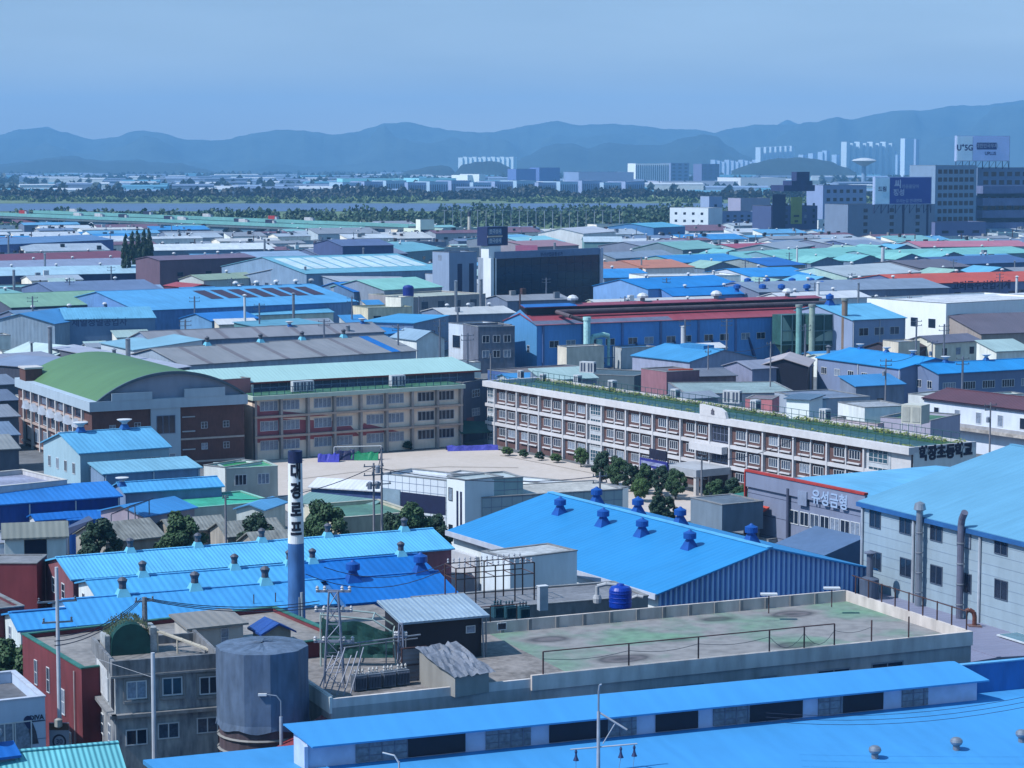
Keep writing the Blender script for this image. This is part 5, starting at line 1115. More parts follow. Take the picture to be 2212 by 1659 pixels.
b = shed('glossy sky blue roof with maroon solar strips and steel vents along its ridge', (300, 672), (772, 652), 9, ridge=(305, 641), slope=.22, wc=wallm((90, 130, 180), 'xy'), rc=(92, 172, 230), near=True)
ridgevents(b, (510, 555, 596, 640, 682, 724, 772-5), 'far', 1.3)
for k in (.40, .48, .56, .64, .72, .80, .88): MB().slab([(b.W*k, b.D*.2, b.h+b.r*.4+.26), (b.W*(k+.055), b.D*.2, b.h+b.r*.4+.26), (b.W*(k+.055), b.D*.42, b.h+b.r*.84+.26), (b.W*k, b.D*.42, b.h+b.r*.84+.26)], .03).build('solar_strip', mat((70, 52, 74)), b.root)
shed('pale blue gabled workshop with a cream gable below the glossy roof', (460, 685), (720, 675), 6.5, ridge=(455, 662), slope=.3, wc=wallm((205, 215, 210)), rc=(110, 186, 226), near=True)
shed('bright blue small roof right of the slate blue factory', (458, 694), (560, 688), 7, ridge=(470, 680), slope=.3, wc=(96, 140, 180), rc=(44, 132, 216))
shed('teal walled low shed behind the taupe pair', (560, 708), (700, 700), 7, roof='mono', D=12, slope=.06, wc=wallm((84, 128, 140)), rc=(104, 168, 196))
shed('mint and grey striped skylight roof factory in the centre left', (736, 609), (876, 602), 9.5, ridge=(700, 584), slope=.24, wc=wallm((130, 150, 182), 'xy'), rc=(178, 190, 206), near=True, wins=[('L', 2, 7, 2, 1.5, dict(sub=False))])
sk = shed('long pale aqua roof factory with a row of white skylights', (662, 592), (957, 583), 12, ridge=(670, 566), slope=.2, wc=wallm((120, 146, 180), 'xy'), rc=(118, 184, 210), near=True)
for k in range(9): x = sk.W*(.04+.105*k); MB().slab([(x, sk.D*.12, sk.h+sk.r*.24+.26), (x+sk.W*.085, sk.D*.12, sk.h+sk.r*.24+.26), (x+sk.W*.085, sk.D*.44, sk.h+sk.r*.88+.26), (x, sk.D*.44, sk.h+sk.r*.88+.26)], .03).build('skylight', mat((205, 232, 245)), sk.root)
shed('cream flat office with square windows and a bright parapet edge left of the black tower', (890, 642), (1049, 634), 9, roof='flat', D=22, rc=(186, 196, 186), wc=wallm((150, 146, 156)), capm=mat((224, 222, 206)), par=.5, cat='office', name='office', wins=[('F', 4, 6.3, 2.6, 2.2, dict(sub=False, fm=DARK))])
q = thing('water_tank', 'navy blue drum water tank on the cream flat office', 'water tank', at(882, 640, 9)); MB().lathe([(1.6, 0), (1.7, .3), (1.7, 2.8), (1.2, 3.3), (.2, 3.5)], n=16).build('tank', mat((20, 52, 150)), q)
shed('white cube stair head with a navy tank beside the cream office', (866, 642), (893, 640), 10.5, roof='flat', D=6, rc=(200, 204, 200), wc=wallm((222, 222, 214)), cat='stair house', name='stair_house')
shed('cream fronted two-storey house below the cream flat office', (795, 665), (890, 662), 8, roof='flat', D=12, rc=(150, 160, 150), wc=wallm((205, 200, 178), stain=.35), capm=mat((172, 176, 150)), cat='house', name='house', wins=[('F', 3, 4.5, 2.4, 2.2, dict(sub=False))])
shed('vivid blue hip roof left of the cream office', (765, 631), (860, 627), 9, ridge=(790, 615), slope=.3, wc=(90, 120, 160), rc=(22, 124, 216))
shed('pale teal gabled roof right of the vivid blue hip roof', (830, 627), (955, 620), 10, ridge=(885, 607), slope=.3, wc=(130, 142, 165), rc=(150, 214, 206))
b = shed('sky blue flat roofed office with small windows left of the navy factory', (893, 699), (969, 682), 9, roof='mono', back=(819, 689), slope=.01, wc=wallm((120, 142, 178)), rc=(74, 168, 226), cat='office', name='office', near=True, wins=[('L', 5, 7.2, 1.6, 1.4, dict(sub=False)), ('F', 2, 6, 2.4, 1.6)])
b = shed('white panel office with a wide dark window band below the black tower', (969, 697), (1031, 704), 11, roof='flat', D=10, rc=(150, 156, 172), wc=wallm((196, 206, 228)), cat='office', name='office', wins=[('F', 2, 6.6, 3.6, 3.2, dict(nx=1, ny=1))])
b = shed('dark grey weathered office with small square windows left of the blue factory', (1033, 706), (1112, 704), 11.2, roof='flat', D=12, rc=(110, 116, 136), wc=wallm((104, 110, 132), stain=.4), cat='office', name='office', wins=[('F', 3, 8.2, 1.8, 1.8), ('F', 3, 4.6, 1.8, 1.8)])
shed('small white gabled machine house wrapped in pipes', (900, 735), (960, 732), 8, roof='gy', D=12, slope=.5, wc=wallm((220, 226, 236)), rc=(150, 180, 205), cat='machine house', name='machine_house')
q = thing('pipework', 'dark tangled pipe frame before the small white machine house', 'pipework', at(925, 768)); m = MB()
rn = random.Random(3)
for i in range(16): x = rn.uniform(-4, 4); z = rn.uniform(1, 7); m.path([(x, 0, 0), (x, 0, z), (x+rn.uniform(-3, 3), 0, z)], .13, 6)
m.build('pipe', mat((60, 70, 96), stain=.3), q)
shed('short deep blue wall and roof piece right of the taupe pair', (838, 722), (895, 716), 7, roof='mono', D=8, slope=.1, wc=(110, 160, 200), rc=(40, 138, 216))
# ------------------------------------------------------------------ dark blue factory with red roof
K_ = shed('very long navy blue factory with a dark red double-tier roof', (1160, 703), (1830, 678), 11, ridge=(1121, 676), slope=.23, wc=wallm((84, 138, 200), 'xy', stain=.15), rc=(166, 82, 98), near=True, cat='factory', name='factory')
W, D, r = K_.W, K_.D, K_.r
MB().slab([(-.5, -.45, 11.05), (W*.42, -.45, 11.05), (W*.42, D*.14, 11+r*.28+.25), (-.5, D*.14, 11+r*.28+.25)], .04).build('grey_roof_patch', mat((112, 122, 150), stain=.3), K_.root)
MB().box(1, W-4, D*.40, D*.62, 11+r*.7, 11+r+1.7).build('monitor_wall', mat((34, 34, 52), stain=.3), K_.root)
MB().slab([(0, D*.36, 11+r+1.7), (W-3.5, D*.36, 11+r+1.7), (W-4, D*.5, 11+r+2.25), (0, D*.5, 11+r+2.25)], .2).build('monitor_roof', roofm((158, 78, 98), 'x'), K_.root)
MB().slab([(-.05, D*.355, 11+r+1.74), (W*.16, D*.355, 11+r+1.74), (W*.16, D*.5, 11+r+2.31), (-.05, D*.5, 11+r+2.31)], .06).build('blue_roof_patch', mat((46, 120, 200)), K_.root)
MB().add([(-.06, 0, 0), (-.06, 0, 11), (-.06, D/2, 11+r+1.1), (-.06, D, 11), (-.06, D, 0)], [(0, 1, 2, 3, 4)]).build('gable_cladding', mat((92, 160, 218), rib='y', stain=.1), K_.root)
K_.win('L', D*.75, 5, 1.4, 1.8, 1, 2, off=.06)
for k in range(8):
    x = W*(.015+.121*k); MB().box(x, x+.5, -.35, -.003, 0, 10.8).build('buttress', mat((100, 130, 185)), K_.root)
    if k < 7:
        for s in (.3, .72): 
            K_.win('F', x+W*.121*s, 6.3, 2.6, 1.7, 2, 1)
        MB().hexa([(x+W*.121*.5, -1.2, 1), (x+W*.121*.5+.35, -1.2, 1), (x+W*.121*.5+.35, -.01, 1), (x+W*.121*.5, -.01, 1)], [(x+W*.121*.36, -.35, 6), (x+W*.121*.36+.35, -.35, 6), (x+W*.121*.36+.35, -.01, 6), (x+W*.121*.36, -.01, 6)]).build('chute', mat((36, 62, 118)), K_.root)
for k in (.16, .38, .62, .86): K_.vent(W*k, D*.5, 11+r+1.6, 'far', 2.0)
MB().path([(8, D*.28, 12.6+r*.5), (W*.97, D*.28, 12.6+r*.5)], .55, 10).path([(8, D*.28, 12.6+r*.5), (8, -2.2, 12.6+r*.2), (12, -3, 11.8)], .5, 10).build('roof_duct', mat((108, 96, 104), stain=.5, sc=3), K_.root)
q = thing('duct_tower', 'pale green vertical duct tower with bent pipes before the navy factory', 'duct tower', K_.wld(11, -5, 0), K_.ang); DG = mat((176, 222, 224), stain=.3, sc=2, k=1.3)
MB().tube((0, 0, 2), (0, 0, 12.2), .85, 14).tube((0, 0, 12.2), (0, 0, 13), 1.0, 14).build('main_duct', DG, q)
MB().path([(1.2, -.3, 1), (-1.8, -.6, 1.6), (-2.6, -.6, -.5)], .8, 10).path([(1, 0, 6), (1.5, 0, 8.2), (4.6, 0, 8.6), (6, 0, 8.2)], .6, 10).path([(6, 0, 8.2), (6, 0, 1)], .35, 8).path([(3.4, 0, 1), (3.4, 0, 7.5)], .8, 10).build('branch_duct', mat((150, 200, 200), stain=.4, sc=2, k=1.3), q)
m = MB()
for x in (-2, 7): m.tube((x, -1.2, 0), (x, -1.2, 6), .15, 5)
m.tube((-2, -1.2, 3), (7, -1.2, 3), .12, 5).build('support', mat((70, 104, 140)), q)
shed('tan gravel flat roof at the foot of the navy factory', (1160, 812), (1330, 800), 5, roof='flat', D=18, rc=(126, 116, 116), wc=wallm((70, 96, 150)), par=.2, cat='building', name='flat_roof_building')
# green dust collectors at the right end
for i, (px, lb) in enumerate(((1722, 'left green dust filter house with slanting white hopper'), (1790, 'right green dust filter house beside the sky blue workshop'))):
    q = thing('filter_house', lb, 'dust filter', at(px, 782), K_.ang); MB().box(-5, 5, 0, 4, 4.5, 12).build('body', mat((56, 104, 104), stain=.4, sc=2), q)
    m = MB()
    for x in (-3.3, 0, 3.3): m.add([(x-1.5, 0, 4.5), (x+1.5, 0, 4.5), (x+1.5, 3, 4.5), (x-1.5, 3, 4.5), (x-.3, 1.3, 2), (x+.3, 1.3, 2), (x+.3, 1.8, 2), (x-.3, 1.8, 2)], [(0, 1, 5, 4), (1, 2, 6, 5), (2, 3, 7, 6), (3, 0, 4, 7)])
    m.build('hopper', mat((74, 110, 100)), q); m = MB()
    for x in (-5, -1.7, 1.7, 5): m.tube((x, -.2, 0), (x, -.2, 12.2), .16, 5)
    for z in (4.5, 8, 12): m.tube((-5, -.2, z), (5, -.2, z), .13, 5)
    m.build('frame', mat((120, 160, 170)), q)
    m = MB().add([(-4.6, -.05, 12), (-1.2, -.05, 7.2), (-.3, -.05, 5.4), (-4.6, -.05, 5.4)] if i == 0 else [(-4.2, -.05, 6.2), (.4, -.05, 8.2), (4, -.05, 5.4), (-4.2, -.05, 5.4)], [(0, 1, 2, 3)]); m.build('pale_panel', mat((170, 200, 190), rib='x'), q)
m_ = []
for i, (px, yt, lb) in enumerate(((1723, 662, 'short green flue rising above the left dust filter'), (1751, 661, 'tall cream and green flue between the two dust filters'), (1843-22, 648, 'rusty tan flue at the right end of the red roof'))):
    p = at(px, 783); q = thing('flue', lb, 'flue', (p.x, p.y-1.5, 0)); zt_ = 50-(yt-352)/FV*(p.y-1.5)
    MB().tube((0, 0, 0), (0, 0, zt_), .75, 12).build('pipe', mat([(140, 196, 196), (176, 200, 190), (150, 132, 120)][i], stain=.3), q); MB().tube((0, 0, zt_), (0, 0, zt_+.6), .95, 12).build('collar', mat((150, 160, 160)), q)
shed('sky blue roof workshop with three dark windows at the right end of the navy factory', (1842, 692), (1956, 687), 11, ridge=(1829, 668), slope=.28, wc=wallm((136, 152, 190), stain=.12), rc=(108, 188, 232), near=True, wins=[('F', 3, 8, 3, 2, dict(nx=2))], drains=3, cat='workshop', name='workshop')
FOOT[-1][2].vent(4, FOOT[-1][2].D/2, 11+FOOT[-1][2].r-.1, 'blue', 1.5)
shed('dazzling white flat factory with three dark square windows', (1873, 643), (2044, 655), 14, roof='flat', D=45, rc=(225, 230, 238), wc=wallm((228, 232, 244), stain=.08), par=.6, wins=[('F', 4, 8.5, 2.6, 2.4, dict(nx=2, sub=False))], cat='factory', name='factory', near=True)
shed('blue grey windowed wing right of the dazzling white factory', (2050, 667), (2212+60, 660), 11, roof='gx', D=26, slope=.2, wc=wallm((130, 146, 184)), rc=(214, 222, 234), wins=[('F', 5, 8.2, 3, 1.8, dict(sub=False))])
shed('tan gabled workshop with a rounded tower at the right edge', (2120, 722), (2300, 716), 7, ridge=(2190, 690), slope=.35, wc=wallm((150, 140, 136)), rc=(112, 104, 118))
shed('cream cottage with a hipped grey roof behind the bright blue pair', (2020, 742), (2120, 736), 6, ridge=(2050, 727), slope=.35, wc=wallm((206, 204, 190)), rc=(112, 112, 132), cat='cottage', name='cottage', wins=[('F', 3, 3.8, 1.6, 1.8, dict(sub=False))])
shed('dark rusty scrap heap roof left of the cream cottage', (1930, 755), (2010, 748), 5, roof='gx', D=9, slope=.3, wc=(64, 58, 72), rc=(70, 56, 66), rm=mat((70, 56, 66), stain=.6, sc=5))
b = shed('bright blue roofed office with white framed windows, left of an adjoining pair', (1765, 773), (1945, 797), 8.6, ridge=(1833, 752), slope=.2, wc=wallm((118, 132, 170), stain=.12), rc=(44, 154, 226), near=True, cat='office', name='office', drains=3)
for i in range(6): b.win('F', b.W*(.09+.165*i), 6.1, 2.0, 1.5, 3, 1)
ridgevents(b, (1858, 1915, 1972), 'dish', .9)
b = shed('bright blue gabled office with white framed windows, right of an adjoining pair', (2028, 808), (2250, 796), 8.0, ridge=(1983, 787), slope=.25, wc=wallm((104, 120, 158), stain=.12), rc=(40, 152, 228), near=True, cat='office', name='office')
for i in range(5): b.win('F', b.W*(.1+.19*i), 5.4, 3.2, 1.6, 5, 1)
for i in range(3): b.win('L', b.D*(.2+.28*i), 5.6, 1.5, 1.6, 2, 1)
ridgevents(b, (2042, 2130), 'dish', 1.0)
b = shed('white walled lodging with a brown red roof and balcony at the right', (1996, 860), (2290, 896), 8.5, ridge=(2058, 841), slope=.22, wc=wallm((205, 212, 236), stain=.15), rc=(104, 66, 76), near=True, cat='lodging', name='lodging')
for i in range(6): b.win('F', b.W*(.10+.16*i), 6.2, 1.3, 2.0, 1, 1)
MB().box(-.3, b.W, -1.6, -.003, 3.9, 4.5).build('balcony', mat((206, 200, 196), stain=.5, sc=2), b.root); MB().box(-.3, b.W, -1.55, -1.5, 4.5, 5.1).build('balcony_rail', mat((190, 190, 196), stain=.3), b.root)
MB().box(0, b.W, -.35, -.25, 8.2, 8.6).build('gutter', mat((50, 56, 80)), b.root)
shed('lilac rendered block with a green roof behind the planted school roof', (1902, 900), (2010, 908), 9.5, roof='flat', D=11, rc=(80, 130, 100), wc=wallm((168, 164, 190), stain=.15), cat='block', name='block')
shed('white rooftop box above the lilac rendered block', (1868, 880), (1962, 876), 10.6, roof='flat', D=9, rc=(180, 186, 196), wc=wallm((222, 226, 238)), par=.2, cat='stair house', name='stair_house')
shed('pink roughcast house with a green flat roof behind the school', (1790, 902), (1896, 915), 8.5, roof='flat', D=9, rc=(70, 120, 96), wc=wallm((186, 172, 184)), cat='house', name='house')
q = shed('white plant room with double doors rising behind the planted roof', (1699, 862), (1748, 865), 13.8, roof='mono', D=5, slope=.05, wc=wallm((226, 232, 244), stain=.08), rc=(96, 122, 150), z0=9, cat='plant room', name='plant_room')
q = shed('pale blue plant room with an arched panel beside the white one', (1749, 865), (1785, 862), 13.4, roof='mono', D=5, slope=.05, wc=wallm((150, 176, 205), stain=.08), rc=(96, 122, 150), z0=9, cat='plant room', name='plant_room')
shed('long grey flat roof behind the plant rooms', (1760, 862), (1880, 856), 8, roof='flat', D=14, rc=(130, 146, 172), wc=wallm((150, 160, 182)), cat='building', name='flat_roof_building', par=.2)
# centre behind school
b = shed('azure gabled roof with a raised ridge box before the navy factory', (1366, 768), (1490, 782), 6.8, ridge=(1436, 743), slope=.22, wc=wallm((150, 156, 188)), rc=(72, 158, 216), near=True)
MB().box(b.W*.35, b.W*.75, b.D*.42, b.D*.58, b.h+b.r*.7, b.h+b.r+.7).build('ridge_box', mat((66, 150, 210)), b.root)
shed('grey lilac sheet gable beside the azure roof', (1562, 790), (1625, 798), 7, roof='gy', D=16, slope=.25, wc=wallm((132, 136, 168)), rc=(150, 156, 178))
shed('dark open warehouse mouth right of the grey lilac gable', (1640, 790), (1745, 792), 7.4, roof='gy', D=16, slope=.3, wc=mat((34, 38, 58)), rc=(196, 186, 190))
shed('dusky pink concrete house with a slanting buttress before the planted roof', (1385, 795), (1440, 803), 8.2, roof='flat', D=8, rc=(120, 116, 124), wc=wallm((140, 100, 112), stain=.25), cat='house', name='pink_house', par=.2)
q = thing('advertising_wall', 'bright orange painted wall panel beside the pink house', 'wall', Vector((*at(1472, 797, 8.3).xy, 2)), .15); MB().box(-2.6, 2.4, 0, .5, 0, 6.3).build('panel', mat((226, 98, 60), stain=.2, sc=3), q); MB().box(-2.3, 0, -.06, -.003, 4.3, 5.6).build('sign', mat((60, 50, 48), stain=.5, sc=9), q)
shed('pale sage flat roof stretching right behind the planted school roof', (1480, 850), (1722, 848), 6.2, roof='flat', D=22, rc=(156, 178, 182), wc=wallm((110, 124, 150)), par=.15, cat='building', name='flat_roof_building')
shed('low rust streaked wall shed behind the pale sage roof', (1480, 815), (1590, 812), 6, roof='mono', D=8, slope=.1, wc=wallm((140, 116, 124), stain=.5), rc=(120, 124, 140))
shed('narrow charcoal roof yard left of the pink house', (1215, 805), (1370, 812), 5.6, roof='flat', D=12, rc=(84, 104, 116), wc=(80, 96, 110), par=.2, cat='building', name='flat_roof_building')
shed('pink brick plant box on the far side of the planted roof', (1610, 860), (1668, 862), 9.4, roof='flat', D=6, rc=(140, 130, 140), wc=wallm((190, 120, 128)), cat='plant box', name='plant_box', par=.1)
shed('white pointed sheet roofs at the right below the blue pair', (1962, 850), (2040, 858), 6.5, roof='flat', D=10, rc=(190, 200, 205), wc=wallm((200, 204, 214)), cat='house', name='house', par=.2)
# black glass tower
Q = Bld('glass_office', 'black glass fronted office tower with white side walls and a sign turret', 'office tower', (1070, 556), (1300, 546), 19.2); Q.D = 8; W = Q.W
MB().box(0, W, .1, 8, 0, 19.0).build('wall', wallm((150, 160, 184)), Q.root)
MB().box(.4, W-1.4, -.1, .1, .5, 18.6).build('glass_front', mat((20, 34, 62), rough=.2, stain=.35, sc=1.2, spec=.4), Q.root)
m = MB()
for k in range(1, 12): m.box(.4+(W-1.8)*k/12-.05, .4+(W-1.8)*k/12+.05, -.16, -.1, .5, 18.6)
for k in range(1, 7): m.box(.4, W-1.4, -.15, -.1, 18.6*k/7, 18.6*k/7+.12)
m.build('mullion', mat((30, 48, 84)), Q.root)
MB().box(0, W, -.3, .4, 18.7, 21.0).build('header_band', mat((124, 146, 182), stain=.2), Q.root); MB().box(W-1.3, W+.2, -.5, .4, 0, 21).build('white_pier', mat((206, 212, 232)), Q.root)
Q.text('F', 1190, 549.5, '부산산업유통상가', 1.5, mat((44, 66, 116), stain=0), .1, .32)
MB().box(-2.6, -.01, -.5, 3, 0, 19).box(-2.6, 3.0, .45, 4, 19, 23).build('stair_tower', wallm((220, 224, 236), stain=.1), Q.root); MB().box(-1.2, -.6, -.56, -.503, 0, 19).build('dark_groove', DARK, Q.root)
MB().box(-3.4, 6.2, .3, 5, 23, 29.2).build('sign_turret', mat((40, 56, 106), stain=.2), Q.root)
for z in (23.6, 26.6): MB().box(-3.0, 3.2, .2, .297, z, z+2.0).build('sign_panel', mat((110, 142, 186), stain=.5, sc=3), Q.root); letters('한국상사', 1.5, mat((224, 232, 244), stain=0), Q.root, (.1, .1, z+1), 0, .05)
MB().box(-3.4, 3.6, .18, .297, 25.8, 26.3).build('sign_band', mat((230, 214, 196)), Q.root)
Q.reg()
b = shed('grey tower block with tall dark window slots left of the black office', (970, 545), (1030, 543), 20, roof='flat', D=9, rc=(150, 160, 180), wc=wallm((134, 152, 186), stain=.12), cat='tower', name='tower_block')
for u in (.3, .72): MB().box(b.W*u, b.W*u+2.0, -.05, -.003, 6, 16).build('window_slot', mat((38, 54, 100)), b.root)
b.win('L', 4, 18, 2, 2, 1, 1, sub=False)
shed('low wing in front of the grey tower block', (912, 590), (968, 594), 11, roof='flat', D=12, rc=(170, 180, 195), wc=wallm((160, 176, 205)), cat='wing', name='low_wing')
# ------------------------------------------------------------------ upper right industrial belt
FAR = [
 ('bright azure roof right of the black tower, first below the copper roofs', (1305, 601), (1415, 599), 9, (1310, 586), (52, 150, 226), (120, 140, 170)),
 ('vivid azure roof factory with many blue vents in the upper centre', (1400, 625), (1600, 615), 10, (1420, 600), (30, 140, 222), (110, 150, 200)),
 ('vivid azure low roof in front of the many vented factory', (1455, 640), (1640, 634), 8, (1470, 620), (24, 132, 216), (90, 130, 190)),
 ('copper orange ridged roof right of the black tower', (1395, 580), (1500, 577), 9, (1400, 567), (206, 132, 104), (230, 220, 214)),
 ('plain copper roof strip left of the copper orange ridge', (1303, 582), (1400, 579), 9, (1305, 571), (190, 132, 112), (180, 160, 150)),
 ('white walled gable with an azure roof right of the many vented factory', (1625, 599), (1765, 595), 9, (1580, 582), (46, 150, 228), (190, 200, 222)),
 ('azure striped roof above the copper orange ridge', (1475, 568), (1620, 563), 9, (1490, 548), (52, 146, 216), (120, 156, 160)),
 ('deep blue small roof right of the azure striped roof', (1660, 575), (1740, 572), 9, (1690, 560), (28, 108, 196), (130, 140, 150)),
 ('sea green gabled roof at the top of the belt', (1475, 540), (1560, 535), 10, (1540, 516), (136, 192, 190), (110, 130, 150)),
 ('long crimson roof under the dark banner tower', (1610, 541), (1762, 536), 9, (1620, 529), (178, 80, 104), (150, 180, 190)),
 ('long aqua roof row of the belt, left part', (1500, 566), (1760, 552), 8, (1530, 546), (134, 200, 204), (120, 150, 170)),
 ('long aqua roof row of the belt, middle part', (1700, 561), (1950, 548), 8, (1720, 536), (132, 202, 198), (116, 150, 172)),
 ('long aqua roof row of the belt, right part', (1900, 556), (2240, 546), 8, (1920, 533), (130, 200, 196), (116, 146, 168)),
 ('rose pink roof behind the right aqua row', (1990, 534), (2230, 532), 9, (2000, 526), (196, 120, 140), (150, 160, 180)),
 ('brown grey scrap roof with rounded silos on it', (1990, 580), (2100, 576), 9, (2000, 561), (112, 106, 120), (110, 110, 126)),
 ('pale grey sheet roof left of the brown scrap roof', (1830, 598), (1990, 588), 9, (1850, 572), (188, 200, 210), (170, 196, 196)),
 ('navy gable roofs at the right end of the belt', (2060, 572), (2240, 566), 9, (2080, 555), (74, 104, 156), (90, 110, 150)),
 ('sky blue roof tucked right of the pale grey sheet roof', (2090, 562), (2180, 558), 9, (2095, 550), (92, 172, 224), (110, 130, 160)),
 ('vivid orange red roof at the right edge', (1960, 614), (2290, 606), 10, (1950, 590), (206, 84, 58), (92, 104, 146)),
 ('azure strip roof left of the orange red roof', (1842, 617), (1935, 613), 8, (1850, 604), (70, 156, 222), (60, 120, 190)),
 ('long grey flat shed behind the white factory', (1640, 632), (2050, 622), 9, (1650, 610), (136, 152, 176), (110, 120, 150)),
 ('white canopy roof strips between grey shed and white factory', (1700, 648), (1880, 642), 9, (1710, 632), (216, 222, 232), (200, 206, 220)),
 ('pale grey gabled roof above the crimson roof', (1695, 515+25), (1760, 530), 10, (1700, 520), (160, 172, 190), (130, 142, 160)),
 ('slate gabled roof below the billboard office', (1850, 532), (1922, 530), 9, (1870, 519), (140, 156, 184), (80, 96, 140)),
 ('grey white sheet roof in front of the billboard office', (1805, 530), (1925, 524), 9, (1830, 513), (180, 190, 204), (120, 130, 160)),
 ('light blue roof at the top centre by the white square house', (1120, 520), (1180, 517), 9, (1120, 505), (112, 184, 226), (120, 130, 150)),
 ('pale aqua roof at the top centre over the pink gable', (1140, 527), (1220, 522), 9, (1170, 508), (150, 216, 232), (140, 150, 165)),
 ('dusky pink long roof at the top centre', (1150, 534), (1250, 530), 9, (1180, 514), (168, 128, 138), (140, 134, 150)),
 ('small maroon hip roof left of the dusky pink roof', (1115, 543), (1160, 543), 8, (1120, 532), (150, 66, 92), (200, 200, 200)),
 ('grey aqua gabled depot right of the tall flue', (1262, 523), (1345, 523), 10, (1320, 504), (196, 214, 228), (110, 150, 160)),
 ('white stepped office with navy canopy right of the tall flue', (1260, 505), (1330, 500), 13, (1265, 490), (200, 206, 220), (214, 216, 226)),
 ('long pewter roof right of the black tower', (1330, 559), (1460, 552), 9, (1335, 542), (140, 158, 182), (120, 130, 146)),
 ('pewter arched shed behind the grey aqua depot', (1400, 535), (1530, 530), 9, (1405, 520), (150, 160, 182), (110, 120, 146)),
 ('bright aqua blue roof below the far green river bank', (1412, 492), (1480, 489), 10, (1415, 476), (96, 178, 216), (70, 120, 170)),
 ('sage striped roof factory at the left with cream wall', (440, 606), (590, 598), 9, (500, 588), (158, 180, 160), (178, 190, 196)),
 ('brick red container hut left of the sage striped roof', (355, 617), (410, 622), 7, (360, 608), (176, 72, 80), (110, 52, 64)),
 ('long brown brick warehouse in the upper left', (345, 563), (552, 556), 14, (350, 556), (124, 104, 128), (104, 84, 104)),
 ('long maroon roof strip at the upper left edge', (-40, 567), (298, 556), 9, (0, 545), (130, 64, 82), (150, 156, 180)),
 ('long lilac roof strip below the maroon one', (-40, 582), (330, 572), 8, (0, 566), (148, 160, 190), (120, 130, 160)),
 ('white striped canopy row at the left edge', (-20, 597), (400, 588), 8, (0, 580), (176, 212, 232), (50, 66, 110)),
 ('large dazzling white flat roof in the upper left', (315, 542), (592, 538), 10, (320, 521), (224, 234, 242), (110, 126, 150)),
 ('dim blue shed by the dark cypresses', (0, 529), (245, 518), 10, (10, 512), (104, 142, 190), (72, 96, 150)),
 ('pale blue gabled shed beside the brown warehouse', (555, 560), (680, 557), 10, (590, 545), (150, 178, 212), (110, 132, 172)),
 ('long slate walled shed in the left middle', (120, 632), (350, 625), 9, (130, 614), (112, 132, 170), (88, 108, 150)),
 ('pale lilac long shed left of the glossy sky blue roof', (165, 641), (365, 637), 7, (170, 625), (140, 170, 206), (110, 134, 170)),
 ('turquoise roof strip at the centre top left of the cream factory', (870, 545), (960, 538), 9, (875, 528), (120, 186, 206), (110, 140, 160)),
 ('pale aqua gable below the cream factory', (855, 537), (940, 533), 9, (900, 526), (128, 188, 208), (110, 140, 165)),
 ('slate factory with small windows left of the cream factory', (740, 532), (850, 530), 14, (745, 505), (96, 112, 156), (70, 84, 130)),
 ('grey long roof shed below the slate factory', (690, 552), (880, 548), 9, (700, 537), (124, 134, 160), (92, 104, 140)),
 ('maroon tin roof behind the skylight factory', (640, 606), (665, 604), 8, (642, 595), (118, 62, 74), (104, 60, 70)),
]
for lb, A, B, h, rg, rc, wc in FAR:
    b = shed(lb, A, B, h, ridge=rg, slope=.2, Dmax=34, rc=rc, wc=wallm(wc, stain=.2), vents=int((B[0]-A[0])/90), vsc=.95)
    n = max(2, int(b.W/11)); b.winrow('F', n, h*.62, 2.6, 1.5, 2, 1, sub=False, gm=GLASS, fm=[DARK, DARK, WHITE][n % 3])
for row, (yb, n_, w0, h0, dd) in enumerate(((553, 15, 15, 7.5, 740), (545, 15, 16, 8, 890), (538, 12, 17, 8, 1010))):
    for i in range(n_):
        px = 1500+row*24+i*(730-row*40)/n_; z_ = 0; dd_ = dd+i*9; p0 = atd(px, 400, dd_); p0.z = 0
        nm, rc = [('aqua', (140, 208, 204)), ('pale sage', (160, 200, 190)), ('aqua', (128, 200, 206)), ('sky blue', (110, 186, 226))][(i*3+row) % 4]
        p1 = p0+Vector((cos(R(24))*w0, sin(R(24))*w0, 0)); c_ = p0+Vector((cos(R(24))*w0/2-sin(R(24))*9, sin(R(24))*w0/2+cos(R(24))*9, 0))
        if any((lambda l: -6 < l.x < f[2].W+6 and -8 < l.y < f[2].D+8)(f[2].inv @ (c_-f[2].o)) for f in FOOT): continue
        b = shed('small %s gabled shed in the long row of the upper right belt' % nm, None, None, h0, world=(p0, p1), roof='gy', D=18, slope=.3, rc=rc, wc=wallm((110, 130, 160), stain=.3), vents=1, vsc=.8, group='small %s gabled sheds' % nm)
# many-vent roof
b = shed('white low factory fronted by blue barrel vents in the upper centre', (1400, 600-3), (1600, 594), 11, roof='flat', D=20, rc=(226, 232, 240), wc=wallm((230, 234, 242)), cat='factory')
for i in range(14): p = at(1560+i*16+(i % 2)*7, 612+(i % 3)*7, 9.5); q = thing('barrel_vent', 'dark blue barrel vent in the cluster on the vivid azure roofs', 'roof vent', (p.x, p.y, 8.8), 0, 'blue barrel vents on the azure roofs'); MB().lathe([(.8, 0), (.6, 1.0), (1.2, 1.2), (1.2, 2.2), (.3, 2.6)], n=10).build('cap', mat((24, 96, 190)), q)
q = FAR and None
b = [f[2] for f in FOOT if f[2].root.get('label', '').startswith('vivid orange red')][0]
b.text('F', 2120, 617, '고려특수산업기계', 3.2, mat((40, 52, 100), stain=0), .1, .1)
